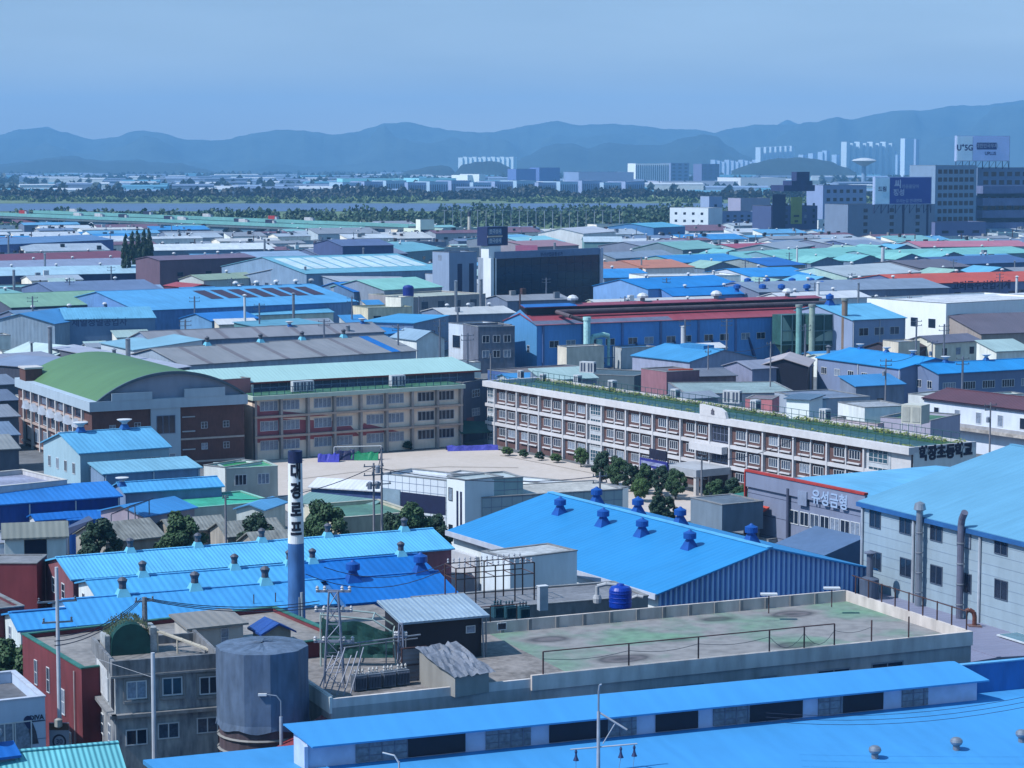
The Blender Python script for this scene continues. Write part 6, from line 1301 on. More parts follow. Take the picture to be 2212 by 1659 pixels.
# tall buildings at the right
def block(label, A, B, h, D, wc, rc=(120, 130, 150), rows=0, cols=0, ww=2.2, wh=1.8, side=0, cat='office block', name='office_block', wm_=None, z1=None, par=1.0, group=None, dist=1430, rot=.42):
    a = atd(*A, dist); k = ray(*B); h = a.z
    c = Vector((a.x, a.y, 0)); t = (a.y-rot*a.x)/(k.y-rot*k.x); e = Vector((k.x*t, k.y*t, 0))
    b = shed(label, None, None, h, world=(c, e), roof='flat', D=D, rc=rc, wc=wallm(wc, stain=.12), par=par, cat=cat, name=name, group=group)
    fh = (h-3)/max(1, rows)
    for r_ in range(rows):
        for c_ in range(cols): b.win('F', b.W*(.05+.9*(c_+.5)/cols), 1.2+fh*(r_+.55), ww, wh, 2, 1, sub=False, fm=wm_ or mat((60, 76, 120)), gm=GLASS)
    return b
t1 = block('tall grey office block with a grid of square windows at the right edge', (2021, 357), (2110, 352), 50, 30, (120, 144, 178), rows=9, cols=7, ww=3.0, wh=2.8, wm_=mat((40, 54, 100)), dist=1430)
t2 = block('wide grey office slab behind the grid block, running off the right edge', (2112, 362), (2300, 350), 48, 34, (100, 124, 162), rows=8, cols=10, ww=4, wh=3, dist=1470)
for z in (6, 14, 22, 30): MB().box(-1, t2.W, -8, 0, z, z+5).build('projecting_bay', wallm((104, 118, 164)), t2.root)
def billboard(label, A, B, z0, z1, split, cols, D=3, legs=True):
    a, c = at(*A, z1) if z1 < 49 else atd(*A, cols[3]), None
    return None
def board(label, A, B, hgt, dist, split, c1, c2, tA, tB):
    a = atd(*A, dist); c = atd(*B, dist*1.01); W = hypot(c.x-a.x, c.y-a.y); t = thing('billboard', label, 'billboard', (a.x, a.y, a.z-hgt), atan2(c.y-a.y, c.x-a.x))
    MB().box(0, W, 0, 2.5, 0, hgt).build('box', mat((150, 170, 205), k=1.1), t)
    MB().box(.3, W*split-.2, -.2, -.003, .4, hgt-.4).build('left_face', mat(c1, stain=.1, k=.8), t); MB().box(W*split+.2, W-.5, -.2, -.003, .4, hgt-.4).build('right_face', mat(c2, stain=.1, k=.9), t)
    m = MB()
    for k in range(9): x = W*k/8; m.tube((x, .6, -5), (x, .6, 0), .3, 5); m.tube((x, .6, -5), (min(W, x+W/8), 2.2, 0), .18, 4)
    m.build('support', mat((44, 58, 104)), t)
    for x, z, s, sz, col in tA+tB: letters(s, sz, mat(col, stain=0), t, (W*x, -.35, hgt*z), 0, .05, .03)
    return t
bt = board('rooftop billboard with a white face and short lettering on the grid block', (2067, 293), (2182, 289), 16.4, 1440, .30, (176, 200, 236), (158, 180, 222), [(.15, .52, 'U⁺5G', 5.2, (40, 60, 130))], [(.63, .30, 'UPLUS', 3, (60, 84, 150))])
W_ = 34; MB().box(15, 30, -.3, -.21, 7.6, 12).build('dark_strip', mat((44, 60, 134)), bt); letters('대한민국우체', 3.0, mat((160, 180, 220), stain=0), bt, (22.5, -.4, 9.8), 0, .03)
t3 = block('grey office with stair-step roof beneath a dark blue billboard', (1832, 442), (2020, 434), 33, 28, (112, 128, 158), rows=5, cols=3, ww=3, wh=2.4, dist=1380)
for u in (.62, .90): MB().box(t3.W*u, t3.W*u+1.6, -.06, -.003, 2, 26).build('window_slot', mat((36, 44, 90)), t3.root)
bd = board('dark blue rooftop billboard with handwritten letters and a pale side panel', (1890, 382), (2013, 379), 15.5, 1250, .26, (150, 180, 200), (34, 56, 126), [(.13, .55, '드림', 3, (50, 76, 130))], [(.40, .72, '씨', 5, (170, 190, 230)), (.62, .64, '마음을담아', 2.4, (120, 145, 200)), (.42, .42, '정성', 4, (160, 180, 225)), (.60, .12, '오시는길 안내전화', 2.2, (130, 155, 210))])
t4 = block('black office tower with a lime yellow hanging banner', (1666, 445), (1766, 438), 31, 26, (66, 80, 124), rc=(70, 84, 124), rows=0, cols=0, dist=1500)
MB().box(t4.W*.42, t4.W*.66, -.3, -.003, 9, 27).build('banner', mat((150, 170, 90), stain=.2), t4.root); MB().box(t4.W*.50, t4.W*.58, -.35, -.303, 10, 11.5).box(t4.W*.48, t4.W*.6, -.35, -.303, 13.6, 15).build('banner_mark', mat((50, 66, 60)), t4.root)
for u in (.33, .74, .92):
    for z in (10, 14, 18, 22): t4.win('F', t4.W*u, z, 1.8, 2, 1, 1, sub=False, fm=mat((120, 136, 180)))
MB().box(t4.W*.02, t4.W*.3, -.5, -.003, 2, 29).build('dark_bay', mat((44, 54, 96)), t4.root)
MB().box(t4.W*.3, t4.W*.97, 2, 20, 31, 35).box(t4.W*.5, t4.W*.95, 4, 16, 35, 38).box(t4.W*.62, t4.W*.9, 5, 12, 38, 44).build('roof_plant', mat((58, 72, 120), stain=.3), t4.root)
block('pale grey office block with narrow side, left of the billboard office', (1778, 400), (1872, 396), 40, 24, (132, 150, 196), rows=5, cols=6, ww=3, wh=2.6, dist=1650)
block('low grey factory office left of the black banner tower', (1528, 458), (1662, 452), 27, 28, (110, 130, 176), rows=4, cols=8, ww=2.4, wh=1.8, dist=1600)
block('white stair block at the left corner of the low grey factory office', (1447, 448), (1530, 455), 27, 20, (205, 216, 234), rows=3, cols=4, dist=1580, rot=-.7)
block('small pale rooftop block above the low grey factory office', (1532, 424), (1560, 424), 36, 14, (140, 158, 198), rows=2, cols=1, dist=1640)
block('pink tinged low block above the factory office roofs', (1600, 428), (1664, 425), 36, 20, (150, 150, 184), rows=1, cols=4, dist=1680)
block('white stepped shop with blue roof between the two right towers', (1768, 475), (1828, 470), 20, 18, (214, 222, 234), rc=(96, 176, 214), rows=2, cols=2, ww=5, dist=1560)
block('cream long factory with rows of tiny windows and rooftop plant', (872, 492), (956, 493), 22, 18, (212, 222, 204), rows=2, cols=14, ww=1.5, wh=1.6, dist=1405, rot=-.75)
b = block('grey green end of the cream factory with few windows', (957, 493), (1049, 496), 22, 20, (160, 186, 186), rows=2, cols=4, dist=1376)
block('cream rooftop house on the cream long factory', (908, 474), (938, 474), 28, 8, (220, 226, 214), rows=1, cols=4, dist=1386)
q = thing('factory_chimney', 'slim cream chimney with a dark top rising from the cream factory', 'chimney', at(1014, 527, 0)); MB().lathe([(1.3, 0), (1.0, 17)], n=14).build('shaft', mat((220, 220, 210)), q); MB().lathe([(1.05, 17), (1.05, 20)], n=14).build('top', mat((60, 66, 90)), q)
q = thing('factory_chimney', 'tall rusty dark flue standing right of the black tower', 'chimney', at(1253, 552)); MB().lathe([(1.5, 0), (1.1, 15)], n=12).build('shaft', mat((84, 64, 88), stain=.4), q)
q = thing('factory_chimney', 'white slender flue over a round tank in the upper right belt', 'chimney', at(1906, 612)); MB().lathe([(3.2, 0), (3.2, 7), (.8, 8), (.7, 15)], n=16).build('shaft', mat((206, 214, 228)), q)
block('white box works with grey shutters near the bridge end', (430, 507), (515, 500), 17, 20, (180, 194, 220), rows=1, cols=3, ww=6, wh=4, dist=1560)
block('low pale works left of the white box works', (333, 515), (430, 510), 14, 22, (150, 170, 208), rows=1, cols=5, dist=1560)
block('square white stilted house right of the pink gable', (1188, 502), (1216, 502), 14, 10, (214, 216, 222), rows=1, cols=1, cat='house', name='house', dist=1420)
block('long black retail shed below the right towers', (1922, 524), (2125, 519), 9, 24, (40, 48, 96), rc=(120, 140, 178), rows=0, cols=0, cat='retail shed', name='retail_shed', dist=1330)
block('small grey blue block before the tall grid block', (2020, 480), (2130, 478), 16, 20, (100, 112, 160), rows=1, cols=3, ww=5, dist=1400)
# ------------------------------------------------------------------ filler sheds between the named ones
RC = [((120, 140, 172), 'slate grey'), ((104, 172, 220), 'sky blue'), ((206, 210, 214), 'off-white'), ((60, 148, 216), 'bright blue'), ((176, 190, 206), 'pale grey'), ((132, 190, 196), 'aqua'), ((150, 156, 168), 'ash grey'), ((206, 216, 228), 'white'), ((124, 88, 104), 'maroon')]
rn = random.Random(21); ca, sa = cos(R(25)), sin(R(25)); made = 0
pts = [(f[0], f[1]) for f in FOOT]
yy = 560.0
while yy < 1600:
    hwid = yy*.245; xx = -hwid
    while xx < hwid:
        w_ = rn.uniform(18, 44); d_ = rn.uniform(12, 20)
        c = Vector((xx+w_/2, yy+rn.uniform(-8, 8), 0)); ok = True
        for f in FOOT:
            b = f[2]; l = b.inv @ (c-b.o)
            if -w_*.55 < l.x < b.W+w_*.55 and -d_*.8 < l.y < b.D+d_*.8: ok = False; break
        if ok and yy > 1380 and xx > -120 and c.x < 60: ok = rn.random() < .5
        if ok:
            rc, nm = rn.choice(RC); h = rn.uniform(5, 7.5); p0 = c-Vector((ca*w_/2, sa*w_/2, 0)); p1 = c+Vector((ca*w_/2, sa*w_/2, 0))
            b = shed('%s roofed factory shed filling in the crowded industrial belt' % nm, None, None, h, world=(p0, p1), roof=rn.choice(['gx', 'gx', 'gx', 'flat', 'mono']), D=d_, slope=.16, rc=rc, wc=wallm(rn.choice([(150, 158, 176), (176, 188, 204), (110, 124, 154), (222, 226, 232), (226, 222, 210)]), stain=.25), vents=rn.choice([0, 0, 1, 2, 3]), vsc=.9, group='%s sheds in the industrial belt' % nm)
            b.winrow('F', max(2, int(w_/9)), h*.6, 2.4, 1.5, 2, 1, sub=False, fm=DARK); made += 1
            for _ in range(rn.choice([1, 2, 2, 3])):
                x = rn.uniform(2, w_-3); y = rn.uniform(1, d_-3); zz = b.zat(x, y); MB().box(x, x+rn.uniform(1, 2.4), y, y+rn.uniform(1, 2), zz-.3, zz+rn.uniform(.8, 2.2)).build('roof_box', rn.choice([WHITE, STEEL, CONC, RUST, DARK]), b.root)
            if rn.random() < .3: x = rn.uniform(1, w_-1); MB().tube((x, -.6, 0), (x, -.6, h+rn.uniform(1.5, 4)), .28, 8).build('flue', rn.choice([GALV, STEEL, RUST]), b.root)
        xx += w_*rn.uniform(1.05, 1.3)
    yy += 27+yy*.014
print('fillers', made)
SMALL = [((222, 226, 232), 'white'), ((150, 160, 176), 'grey'), ((70, 150, 214), 'blue'), ((176, 204, 206), 'pale green')]
hut = 0
for _ in range(2600):
    d0 = rn.uniform(400, 1250); c = Vector((rn.uniform(-.235, .235)*d0, d0, 0)); w_ = rn.uniform(5, 12); d_ = rn.uniform(4, 8); ok = True
    e_ = Matrix.Rotation(-(pi/2-PITCH), 3, 'X') @ (c-Vector((0, 0, CAMZ))); sx, sy = CX+FV*e_.x/-e_.z, CY-FV*e_.y/-e_.z
    if 540 < sx < 1700 and sy > 930: continue
    for f in FOOT:
        if (f[0]-c).length > f[1]*1.5+12: continue
        b = f[2]; l = b.inv @ (c-b.o)
        if -w_*.75 < l.x < b.W+w_*.75 and -d_*.9 < l.y < b.D+d_*.9: ok = False; break
    if not ok: continue
    rc, nm = rn.choice(SMALL); p0 = c-Vector((ca*w_/2, sa*w_/2, 0)); p1 = c+Vector((ca*w_/2, sa*w_/2, 0))
    b = shed('small %s outbuilding squeezed between larger factory roofs' % nm, None, None, rn.uniform(3.5, 8), world=(p0, p1), roof=rn.choice(['flat', 'gx', 'mono']), D=d_, slope=.25, rc=rc, wc=wallm(rn.choice([(222, 224, 226), (170, 178, 192), (205, 198, 184), (120, 130, 156)]), stain=.3), group='small %s outbuildings' % nm, name='outbuilding', cat='outbuilding', par=.3)
    b.win('F', w_*.5, 2.6, 1.6, 1.3, 2, 1, sub=False, fm=DARK); hut += 1
    if hut >= 150: break
print('huts', hut)
for i in range(34):
    d0 = rn.uniform(420, 1100); c = Vector((rn.uniform(-.23, .23)*d0, d0, 0)); nm, m_ = rn.choice([('pale steel', GALV), ('dark grey', STEEL), ('white', WHITE)])
    e_ = Matrix.Rotation(-(pi/2-PITCH), 3, 'X') @ (c-Vector((0, 0, CAMZ))); sx, sy = CX+FV*e_.x/-e_.z, CY-FV*e_.y/-e_.z
    if 540 < sx < 1700 and sy > 800: continue
    h = rn.uniform(9, 15); t = thing('flue', 'slim %s flue among the factory roofs' % nm, 'flue', c, 0, '%s flues among the roofs' % nm); MB().tube((0, 0, 0), (0, 0, h), rn.uniform(.25, .6), 10).build('pipe', m_, t); MB().tube((0, 0, h), (0, 0, h+.3), .7, 10, .1).build('cap', m_, t)
# ------------------------------------------------------------------ far bank
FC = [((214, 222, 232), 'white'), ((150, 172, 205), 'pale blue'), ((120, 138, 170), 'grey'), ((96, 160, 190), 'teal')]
for i in range(230):
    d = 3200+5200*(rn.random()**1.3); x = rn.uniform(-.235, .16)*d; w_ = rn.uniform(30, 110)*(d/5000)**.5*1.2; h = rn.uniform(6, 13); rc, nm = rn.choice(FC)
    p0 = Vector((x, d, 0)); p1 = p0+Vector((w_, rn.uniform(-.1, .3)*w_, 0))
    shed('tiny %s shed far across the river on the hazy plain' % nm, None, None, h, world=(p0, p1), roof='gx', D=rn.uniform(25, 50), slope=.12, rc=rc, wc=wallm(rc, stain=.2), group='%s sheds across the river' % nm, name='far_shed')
def farblock(label, px0, px1, ytop, d, hbase, wc, cat='apartment block', name='apartment_block', D=18, group=None, rows=0, cols=0):
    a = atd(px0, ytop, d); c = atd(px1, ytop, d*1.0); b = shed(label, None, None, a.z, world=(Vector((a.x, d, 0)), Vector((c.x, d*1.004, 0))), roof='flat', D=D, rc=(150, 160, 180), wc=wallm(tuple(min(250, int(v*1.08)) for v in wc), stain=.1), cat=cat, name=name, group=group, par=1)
    for r_ in range(rows):
        for q in range(cols): MB().box(b.W*(q+.25)/cols, b.W*(q+.75)/cols, -.6, -.01, a.z*(r_+.3)/rows, a.z*(r_+.8)/rows).build('window', mat((110, 126, 160)), b.root)
    return b
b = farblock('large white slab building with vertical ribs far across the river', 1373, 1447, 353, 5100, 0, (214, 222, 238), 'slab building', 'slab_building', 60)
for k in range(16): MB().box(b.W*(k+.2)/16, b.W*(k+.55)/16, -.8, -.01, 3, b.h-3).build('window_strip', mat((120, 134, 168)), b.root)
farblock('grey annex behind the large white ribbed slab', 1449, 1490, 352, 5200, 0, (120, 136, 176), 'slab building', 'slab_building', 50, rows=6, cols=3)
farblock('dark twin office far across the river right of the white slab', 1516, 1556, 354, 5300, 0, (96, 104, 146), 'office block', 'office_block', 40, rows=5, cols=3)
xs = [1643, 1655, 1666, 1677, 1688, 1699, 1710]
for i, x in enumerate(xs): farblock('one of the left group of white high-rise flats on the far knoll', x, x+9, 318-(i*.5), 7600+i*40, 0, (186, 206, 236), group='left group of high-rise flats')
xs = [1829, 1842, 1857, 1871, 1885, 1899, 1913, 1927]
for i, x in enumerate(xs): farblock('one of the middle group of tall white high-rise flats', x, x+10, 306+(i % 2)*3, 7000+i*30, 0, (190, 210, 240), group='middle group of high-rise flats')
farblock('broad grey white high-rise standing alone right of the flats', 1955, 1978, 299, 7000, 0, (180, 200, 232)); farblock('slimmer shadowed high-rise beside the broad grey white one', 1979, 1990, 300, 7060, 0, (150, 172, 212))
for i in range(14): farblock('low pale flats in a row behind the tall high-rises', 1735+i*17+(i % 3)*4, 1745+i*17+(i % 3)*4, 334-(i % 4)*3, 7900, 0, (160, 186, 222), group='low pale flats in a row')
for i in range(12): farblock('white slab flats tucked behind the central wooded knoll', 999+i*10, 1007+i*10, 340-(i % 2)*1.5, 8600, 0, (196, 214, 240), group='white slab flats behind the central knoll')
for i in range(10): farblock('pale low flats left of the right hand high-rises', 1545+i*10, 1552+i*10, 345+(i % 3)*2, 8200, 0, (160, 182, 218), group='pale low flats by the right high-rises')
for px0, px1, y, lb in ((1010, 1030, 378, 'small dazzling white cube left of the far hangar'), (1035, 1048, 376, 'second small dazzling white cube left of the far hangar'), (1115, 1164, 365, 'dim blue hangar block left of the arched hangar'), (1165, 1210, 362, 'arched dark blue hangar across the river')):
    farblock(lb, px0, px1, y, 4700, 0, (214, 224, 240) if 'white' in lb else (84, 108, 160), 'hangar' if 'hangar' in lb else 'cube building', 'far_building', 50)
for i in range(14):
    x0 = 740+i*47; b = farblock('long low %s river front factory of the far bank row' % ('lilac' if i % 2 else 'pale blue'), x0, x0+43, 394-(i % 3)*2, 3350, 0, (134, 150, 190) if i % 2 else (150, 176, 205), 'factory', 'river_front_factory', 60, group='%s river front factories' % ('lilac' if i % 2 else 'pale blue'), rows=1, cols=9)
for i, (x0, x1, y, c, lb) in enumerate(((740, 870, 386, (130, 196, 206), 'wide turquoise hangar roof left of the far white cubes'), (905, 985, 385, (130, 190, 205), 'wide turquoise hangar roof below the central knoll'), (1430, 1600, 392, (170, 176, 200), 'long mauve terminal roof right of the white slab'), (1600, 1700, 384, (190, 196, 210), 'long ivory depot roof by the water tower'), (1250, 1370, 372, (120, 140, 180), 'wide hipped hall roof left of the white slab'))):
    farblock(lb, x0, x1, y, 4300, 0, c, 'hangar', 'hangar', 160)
# mushroom water tower
p = atd(1866, 375, 4300); q = thing('water_tower', 'white mushroom shaped water tower far across the river', 'water tower', (p.x, p.y, 0)); zt_ = atd(1866, 341, 4300).z
MB().lathe([(5, 0), (4, zt_-14)], n=16).build('stem', mat((150, 180, 215)), q); MB().lathe([(4, zt_-16), (22, zt_-7), (24, zt_-5.5), (20, zt_-3), (8, zt_-.5), (2, zt_)], n=24).build('bowl', mat((214, 222, 232)), q)
# ------------------------------------------------------------------ elevated highway on the left
A_, B_ = atd(-60, 463, 2150), at(735, 492, 12); dv = (B_-Vector((A_.x, A_.y, 12))); A_ = at(-60, 462, 13); B_ = at(760, 491, 9)
L0 = hypot(B_.x-A_.x, B_.y-A_.y); q = thing('elevated_highway', 'pale green double elevated highway crossing to the river', 'highway bridge', (A_.x, A_.y, 0), atan2(B_.y-A_.y, B_.x-A_.x))
GRB = mat((130, 196, 196), stain=.2, sc=.3)
for y0 in (0, 60): 
    m = MB(); n = 24
    for i in range(n):
        x0, x1 = L0*i/n, L0*(i+1)/n; z = lambda x: 13-5*(x/L0); m.hexa([(x0, y0, z(x0)-2.2), (x1, y0, z(x1)-2.2), (x1, y0+13, z(x1)-2.2), (x0, y0+13, z(x0)-2.2)], [(x0, y0, z(x0)), (x1, y0, z(x1)), (x1, y0+13, z(x1)), (x0, y0+13, z(x0))])
    m.build('deck', mat((112, 130, 140), stain=.2, sc=.3), q); m = MB()
    m.hexa([(0, y0-.3, 12.4), (L0, y0-.3, 7.4), (L0, y0, 7.4), (0, y0, 12.4)], [(0, y0-.3, 14.6), (L0, y0-.3, 9.6), (L0, y0, 9.6), (0, y0, 14.6)]).hexa([(0, y0+13, 12.8), (L0, y0+13, 7.8), (L0, y0+13.3, 7.8), (0, y0+13.3, 12.8)], [(0, y0+13, 14.2), (L0, y0+13, 9.2), (L0, y0+13.3, 9.2), (0, y0+13.3, 14.2)])
    m.build('parapet', GRB, q)
for i in range(12):
    x = 20+i*L0/13; z = 13-5*x/L0-2.2
    for y0 in (0,): MB().add([(x-1.5, y0+1, 0), (x+1.5, y0+1, 0), (x+1.5, y0+12, 0), (x-1.5, y0+12, 0), (x-9, y0+1, z), (x+9, y0+1, z), (x+9, y0+12, z), (x-9, y0+12, z), (x-2, y0+1, z-3.5), (x+2, y0+1, z-3.5), (x+2, y0+12, z-3.5), (x-2, y0+12, z-3.5)], [(0, 1, 9, 8), (1, 2, 10, 9), (2, 3, 11, 10), (3, 0, 8, 11), (8, 9, 5, 4), (9, 10, 6, 5), (10, 11, 7, 6), (11, 8, 4, 7)]).build('pier', mat((110, 150, 176)), q)
vc = [((196, 60, 60), 'red'), ((226, 230, 236), 'white'), ((50, 60, 90), 'dark')]
pr_ = {}
for i, (px, py) in enumerate(((30, 455), (42, 456), (182, 460), (193, 460), (230, 459), (272, 463), (338, 464), (372, 467), (412, 472), (470, 472), (540, 473), (520, 470), (555, 474), (584, 473))):
    c_, nm = vc[0 if i in (1, 9) else 1+i % 2]; u = (at(px, py, 13)-A_); 
    x = L0*(px+60)/820; zz = 13-5*x/L0; y = 4+5*(i % 2)+(60 if i % 3 == 0 else 0)
    P = Matrix.Rotation(q.rotation_euler.z, 3, 'Z') @ Vector((x, y, 0)) + Vector((A_.x, A_.y, zz))
    t = thing('truck', '%s truck driving along the pale green elevated highway' % nm, 'truck', P, q.rotation_euler.z, '%s trucks on the elevated highway' % nm)
    MB().box(-3.6, 2.2, -1.25, 1.25, .9, 3.6).build('cargo_box', mat(c_), t); MB().hexa([(2.4, -1.2, .6), (4.4, -1.2, .6), (4.4, 1.2, .6), (2.4, 1.2, .6)], [(2.4, -1.2, 3.0), (3.9, -1.2, 3.0), (3.9, 1.2, 3.0), (2.4, 1.2, 3.0)]).build('cab', mat((200, 205, 214)), t)
    for xx in (-2.6, 3.2): MB().tube((xx, -1.2, .5), (xx, 1.2, .5), .5, 10).build('wheel', DARK, t)
# street light rows by the river road
lm = None
for i in range(22):
    px = 960+i*18; p = at(px, 498, 0); h = 15
    if lm is None:
        lm = thing('street_light', 'one of the pale street lights before the riverside trees', 'street light', (p.x, p.y, 0), 0, 'street lights by the river road'); MB().tube((0, 0, 0), (0, 0, h), .28, 6, .2).build('shaft', mat((176, 190, 210)), lm); MB().box(-2, 2, -.2, .2, h-.1, h+.2).build('lamp_arm', mat((190, 200, 216)), lm)
    else: dup(lm, (p.x, p.y, 0), rn.random())
# ------------------------------------------------------------------ trees
tl = [(212, 1112, 8.5, 1, 'small dark conifer beside the slate solar canopy'), (392, 1098, 9, 0, 'broad leafy tree over the old tile roofs left of the slim pole'), (556, 1102, 8, 1, 'dark tree directly left of the chimney'), (700, 1072, 9.5, 0, 'dense dark tree directly right of the chimney lettering'), (676, 1100, 7, 1, 'lower tree leaning against the dense dark tree right of the chimney'),
 (893, 1080, 9, 0, 'bushy tree in front of the tiled annex'), (850, 1100, 7.5, 1, 'shaded tree left of the bushy annex tree'), (942, 1105, 6.5, 1, 'small dim tree by the white stair tower'), (1190, 1045, 6, 0, 'bushy shrub behind the ridge of the large blue shed'), (1270, 1050, 5.5, 1, 'second shrub behind the ridge of the large blue shed'), (1085, 1082, 6, 0, 'shrub at the corner of the grey tiled block'),
 (1300, 958, 7.5, 1, 'leftmost dark pine in the school garden'), (1335, 968, 7, 0, 'second pine from the left in the school garden'), (1365, 985, 6, 1, 'third pine from the left in the school garden'), (1395, 985, 6.5, 0, 'fourth rounded pine in the school garden'), (1430, 990, 6.5, 1, 'fifth pine in the school garden'), (1460, 995, 6.5, 0, 'sixth pine near the blue banner'), (1420, 1028, 9, 3, 'tall narrow evergreen before the plant tower'), (1440, 1055, 6, 1, 'low evergreen at the foot of the tall narrow one'), (1385, 1015, 5, 2, 'yellow green bush at the edge of the yard'),
 (1545, 1018, 6.5, 0, 'clipped pine right of the school entrance'), (1580, 1015, 6.5, 1, 'second clipped pine right of the school entrance'), (1600, 1030, 5.5, 0, 'third clipped pine next to the signed workshop'), (1700, 1018, 5, 1, 'dark bush before the near end of the long school wing'), (1255, 950, 4.5, 2, 'small bush by the striped entrance of the long wing'),
 (27, 1376, 9.5, 0, 'leafy tree between the corner panel building and the red building'), (8, 1395, 7.5, 1, 'second leafy tree cut by the left edge'), (215, 728, 6, 0, 'round dark shrub below the slate blue factory'), (255, 735, 5, 1, 'low shrub right of the round dark shrub')]
for px, yt, h, v, lb in tl:
    if 1250 < px < 1720: h *= .72; yt += 17
    elif px < 950: h *= .88; yt += 8
    tree(px, yt, h, v, lb)
for i, (px, yt) in enumerate(((285, 492), (297, 490), (310, 488), (322, 487), (270, 498))): tree(px, yt, 24, 3, ['first', 'second', 'third', 'fourth', 'fifth'][i]+' dark cypress in the cluster by the river woods', sc=1.15)
for i, (px, py) in enumerate(((590, 985), (570, 984), (665, 980), (760, 975), (880, 972), (1095, 985), (1130, 990), (1165, 995), (1200, 1000))):
    p = at(px, py); me, tr, hh = TREES[i % 3]; t = thing('shrub', ['yellowish shrub by the beige wing wall, nearest the stair block', 'second shrub by the beige wing wall', 'third shrub by the beige wing wall', 'fourth shrub behind the goal', 'fifth shrub near the violet banner', 'bare shrub at the foot of the long wing corner', 'second shrub along the foot of the long wing', 'third shrub along the foot of the long wing', 'fourth shrub along the foot of the long wing'][i], 'shrub', (p.x, p.y, 0)); put('crown', me, t); t.scale = (.32, .32, .2)
# poles and wires
pl = []
for px, yt, h, lb, cans, arms in ((807, 1000, 13.5, 'left of the twin utility poles with transformers before the annex', 2, [(.4, 2.6), (1.5, 2.6), (2.8, 2)]), (824, 965, 15.5, 'right taller one of the twin utility poles before the annex', 1, [(.5, .6), (3.4, 2.6), (4.6, 2.4)]), (1296, 1020, 12, 'utility pole rising behind the ridge of the large blue shed', 0, [(.5, 2), (1.3, 2)]), (487, 1070, 11, 'slim grey pole between the old roofs left of the chimney', 0, [(.3, .8)]), (1735, 930, 11, 'utility pole before the near end of the long school wing', 1, [(.4, 2), (1.2, 2)]), (1914, 775, 13, 'latticed dark pole in front of the left bright blue office', 1, [(.4, 2.6), (1.3, 2.6)]), (1516, 985, 10, 'dark slim pole before the school entrance', 0, [(.4, 1.6)]),
   (1665, 738, 15, 'slim pole rising before the dark warehouse mouth', 0, [(.4, 1.8)]), (2140, 870, 11, 'utility pole before the brown red lodging', 1, [(.4, 2.4), (1.2, 2.2)]), (677, 787, 14, 'thin pole standing on the long mint roof', 0, [(.2, 1.2)]), (1060, 765, 15, 'thin pole at the right end of the long mint roof', 0, [(.2, .6)]), (1530, 745, 12, 'thin antenna pole above the azure gabled roof', 0, [(1.5, 1.5)]), (2014, 735, 13, 'pole before the dazzling white factory', 1, [(.4, 2.6)]), (1965, 640, 14, 'tall white street lamp by the dazzling white factory', 0, [(.4, 1.6)])):
    p = at(px, yt, h); t = thing('utility_pole', lb, 'utility pole', (p.x, p.y, 0)); MB().tube((0, 0, 0), (0, 0, h), .17, 8, .12).build('shaft', mat((150, 150, 160), stain=.3), t); crossarms(t, h, arms, .4, 3, cans); pl.append((p.x, p.y, h))
for px, yt in ((332, 560), (240, 575), (690, 560), (560, 655), (1100, 600-20), (1705, 545), (1610, 560), (1440, 600), (1180, 600), (2060, 560), (420, 640), (905, 640), (150, 600), (70, 640), (500, 600), (620, 530), (760, 640), (830, 560), (1350, 640), (1480, 690), (1570, 690), (1640, 600), (1760, 610), (1840, 590), (1900, 640), (1980, 690), (2040, 700), (2110, 640), (2190, 650), (2160, 590), (2080, 770), (1740, 700), (950, 690), (1010, 720), (860, 700), (400, 690), (700, 690)):
    p = at(px, yt, 13); t = thing('utility_pole', 'thin distant utility pole among the factory roofs', 'utility pole', (p.x, p.y, 0), 0, 'distant utility poles'); MB().tube((0, 0, 0), (0, 0, 13), .25, 6, .2).build('shaft', mat((120, 130, 150)), t); crossarms(t, 13, [(.5, 3), (1.5, 3)], .4, 3)
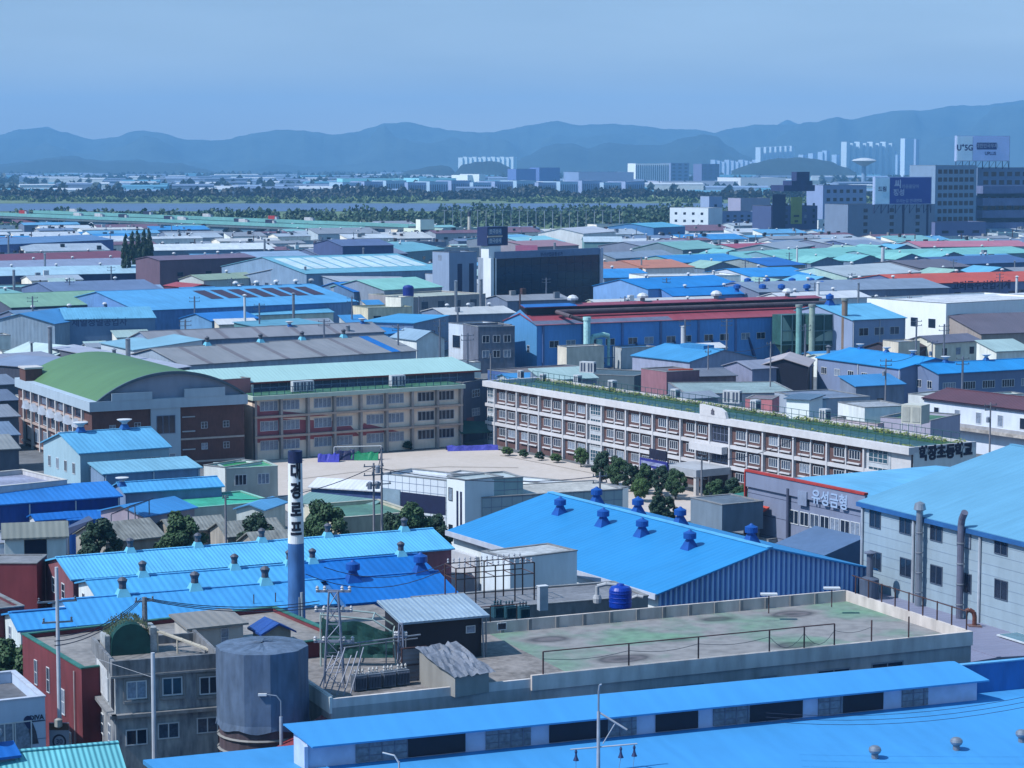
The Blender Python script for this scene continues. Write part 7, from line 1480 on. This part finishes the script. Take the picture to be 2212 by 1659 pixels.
def wire(label, a, b, sag=1.0, r=.035, n=10, name='power_line'):
    a = Vector(a); b = Vector(b); o = thing(name, label, 'power line', a); p = [(b-a)*(i/n)-Vector((0, 0, sag*4*(i/n)*(1-i/n))) for i in range(n+1)]; MB().path(p, r, 4).build('cable', mat((40, 52, 78), stain=0), o)
w1 = at(1293, 1625, 12)
for i, (ya, yb) in enumerate(((1540, 1531), (1548, 1540), (1556, 1548))):
    wire(['upper', 'middle', 'lower'][i]+' long cable sweeping over the right side of the wide blue roof', at(1655, 1540+i*9, 12.5), at(2240, 1500+i*11, 13.5), .7, .018)
wire('upper cable crossing the deep blue roofs by the chimney', at(700, 1225, 14), at(975, 1212, 14), 1.2); wire('lower cable crossing the deep blue roofs by the chimney', at(660, 1240, 14), at(975, 1222, 14), 1.6)
for i in range(3): wire(['first', 'second', 'third'][i]+' cable from the lattice pole over the light blue roof', at(315, 1292+i*2, 17), at(690, 1298+i*7, 15), .6); wire(['first', 'second', 'third'][i]+' cable from the lattice pole down to the street pole', at(305, 1292+i*3, 17), at(118, 1375+i*10, 16), .7)
for i, (a, b_) in enumerate(((0, 1), (0, 2), (7, 11), (5, 12), (9, 10), (6, 4), (3, 0))):
    wire(['short cable between the twin annex poles', 'cable from the annex poles to the pole behind the blue shed', 'cable between the two slim poles over the azure roof', 'cable from the latticed pole to the white factory pole', 'long cable slung above the mint school roof', 'cable from the entrance pole to the near school pole', 'cable from the slim grey pole to the annex poles'][i], Vector(pl[a])-Vector((0, 0, .5)), Vector(pl[b_])-Vector((0, 0, .5)), 1.2, .05)
HAZE = 0.88e-4
# ------------------------------------------------------------------ air
hz = MB().box(-12000, 12000, -60, 18600, -6, 590).build('haze', mat((1, 1, 1), stain=0)); kind(hz, 'stuff')
hm = bpy.data.materials.new('haze'); hm.use_nodes = True; N = hm.node_tree.nodes; N.clear(); o_ = N.new('ShaderNodeOutputMaterial')
pv = N.new('ShaderNodeVolumePrincipled'); pv.inputs['Color'].default_value = (.21, .52, .92, 1); pv.inputs['Density'].default_value = HAZE; pv.inputs['Anisotropy'].default_value = 0
hm.node_tree.links.new(pv.outputs[0], o_.inputs['Volume']); hz.data.materials.clear(); hz.data.materials.append(hm)
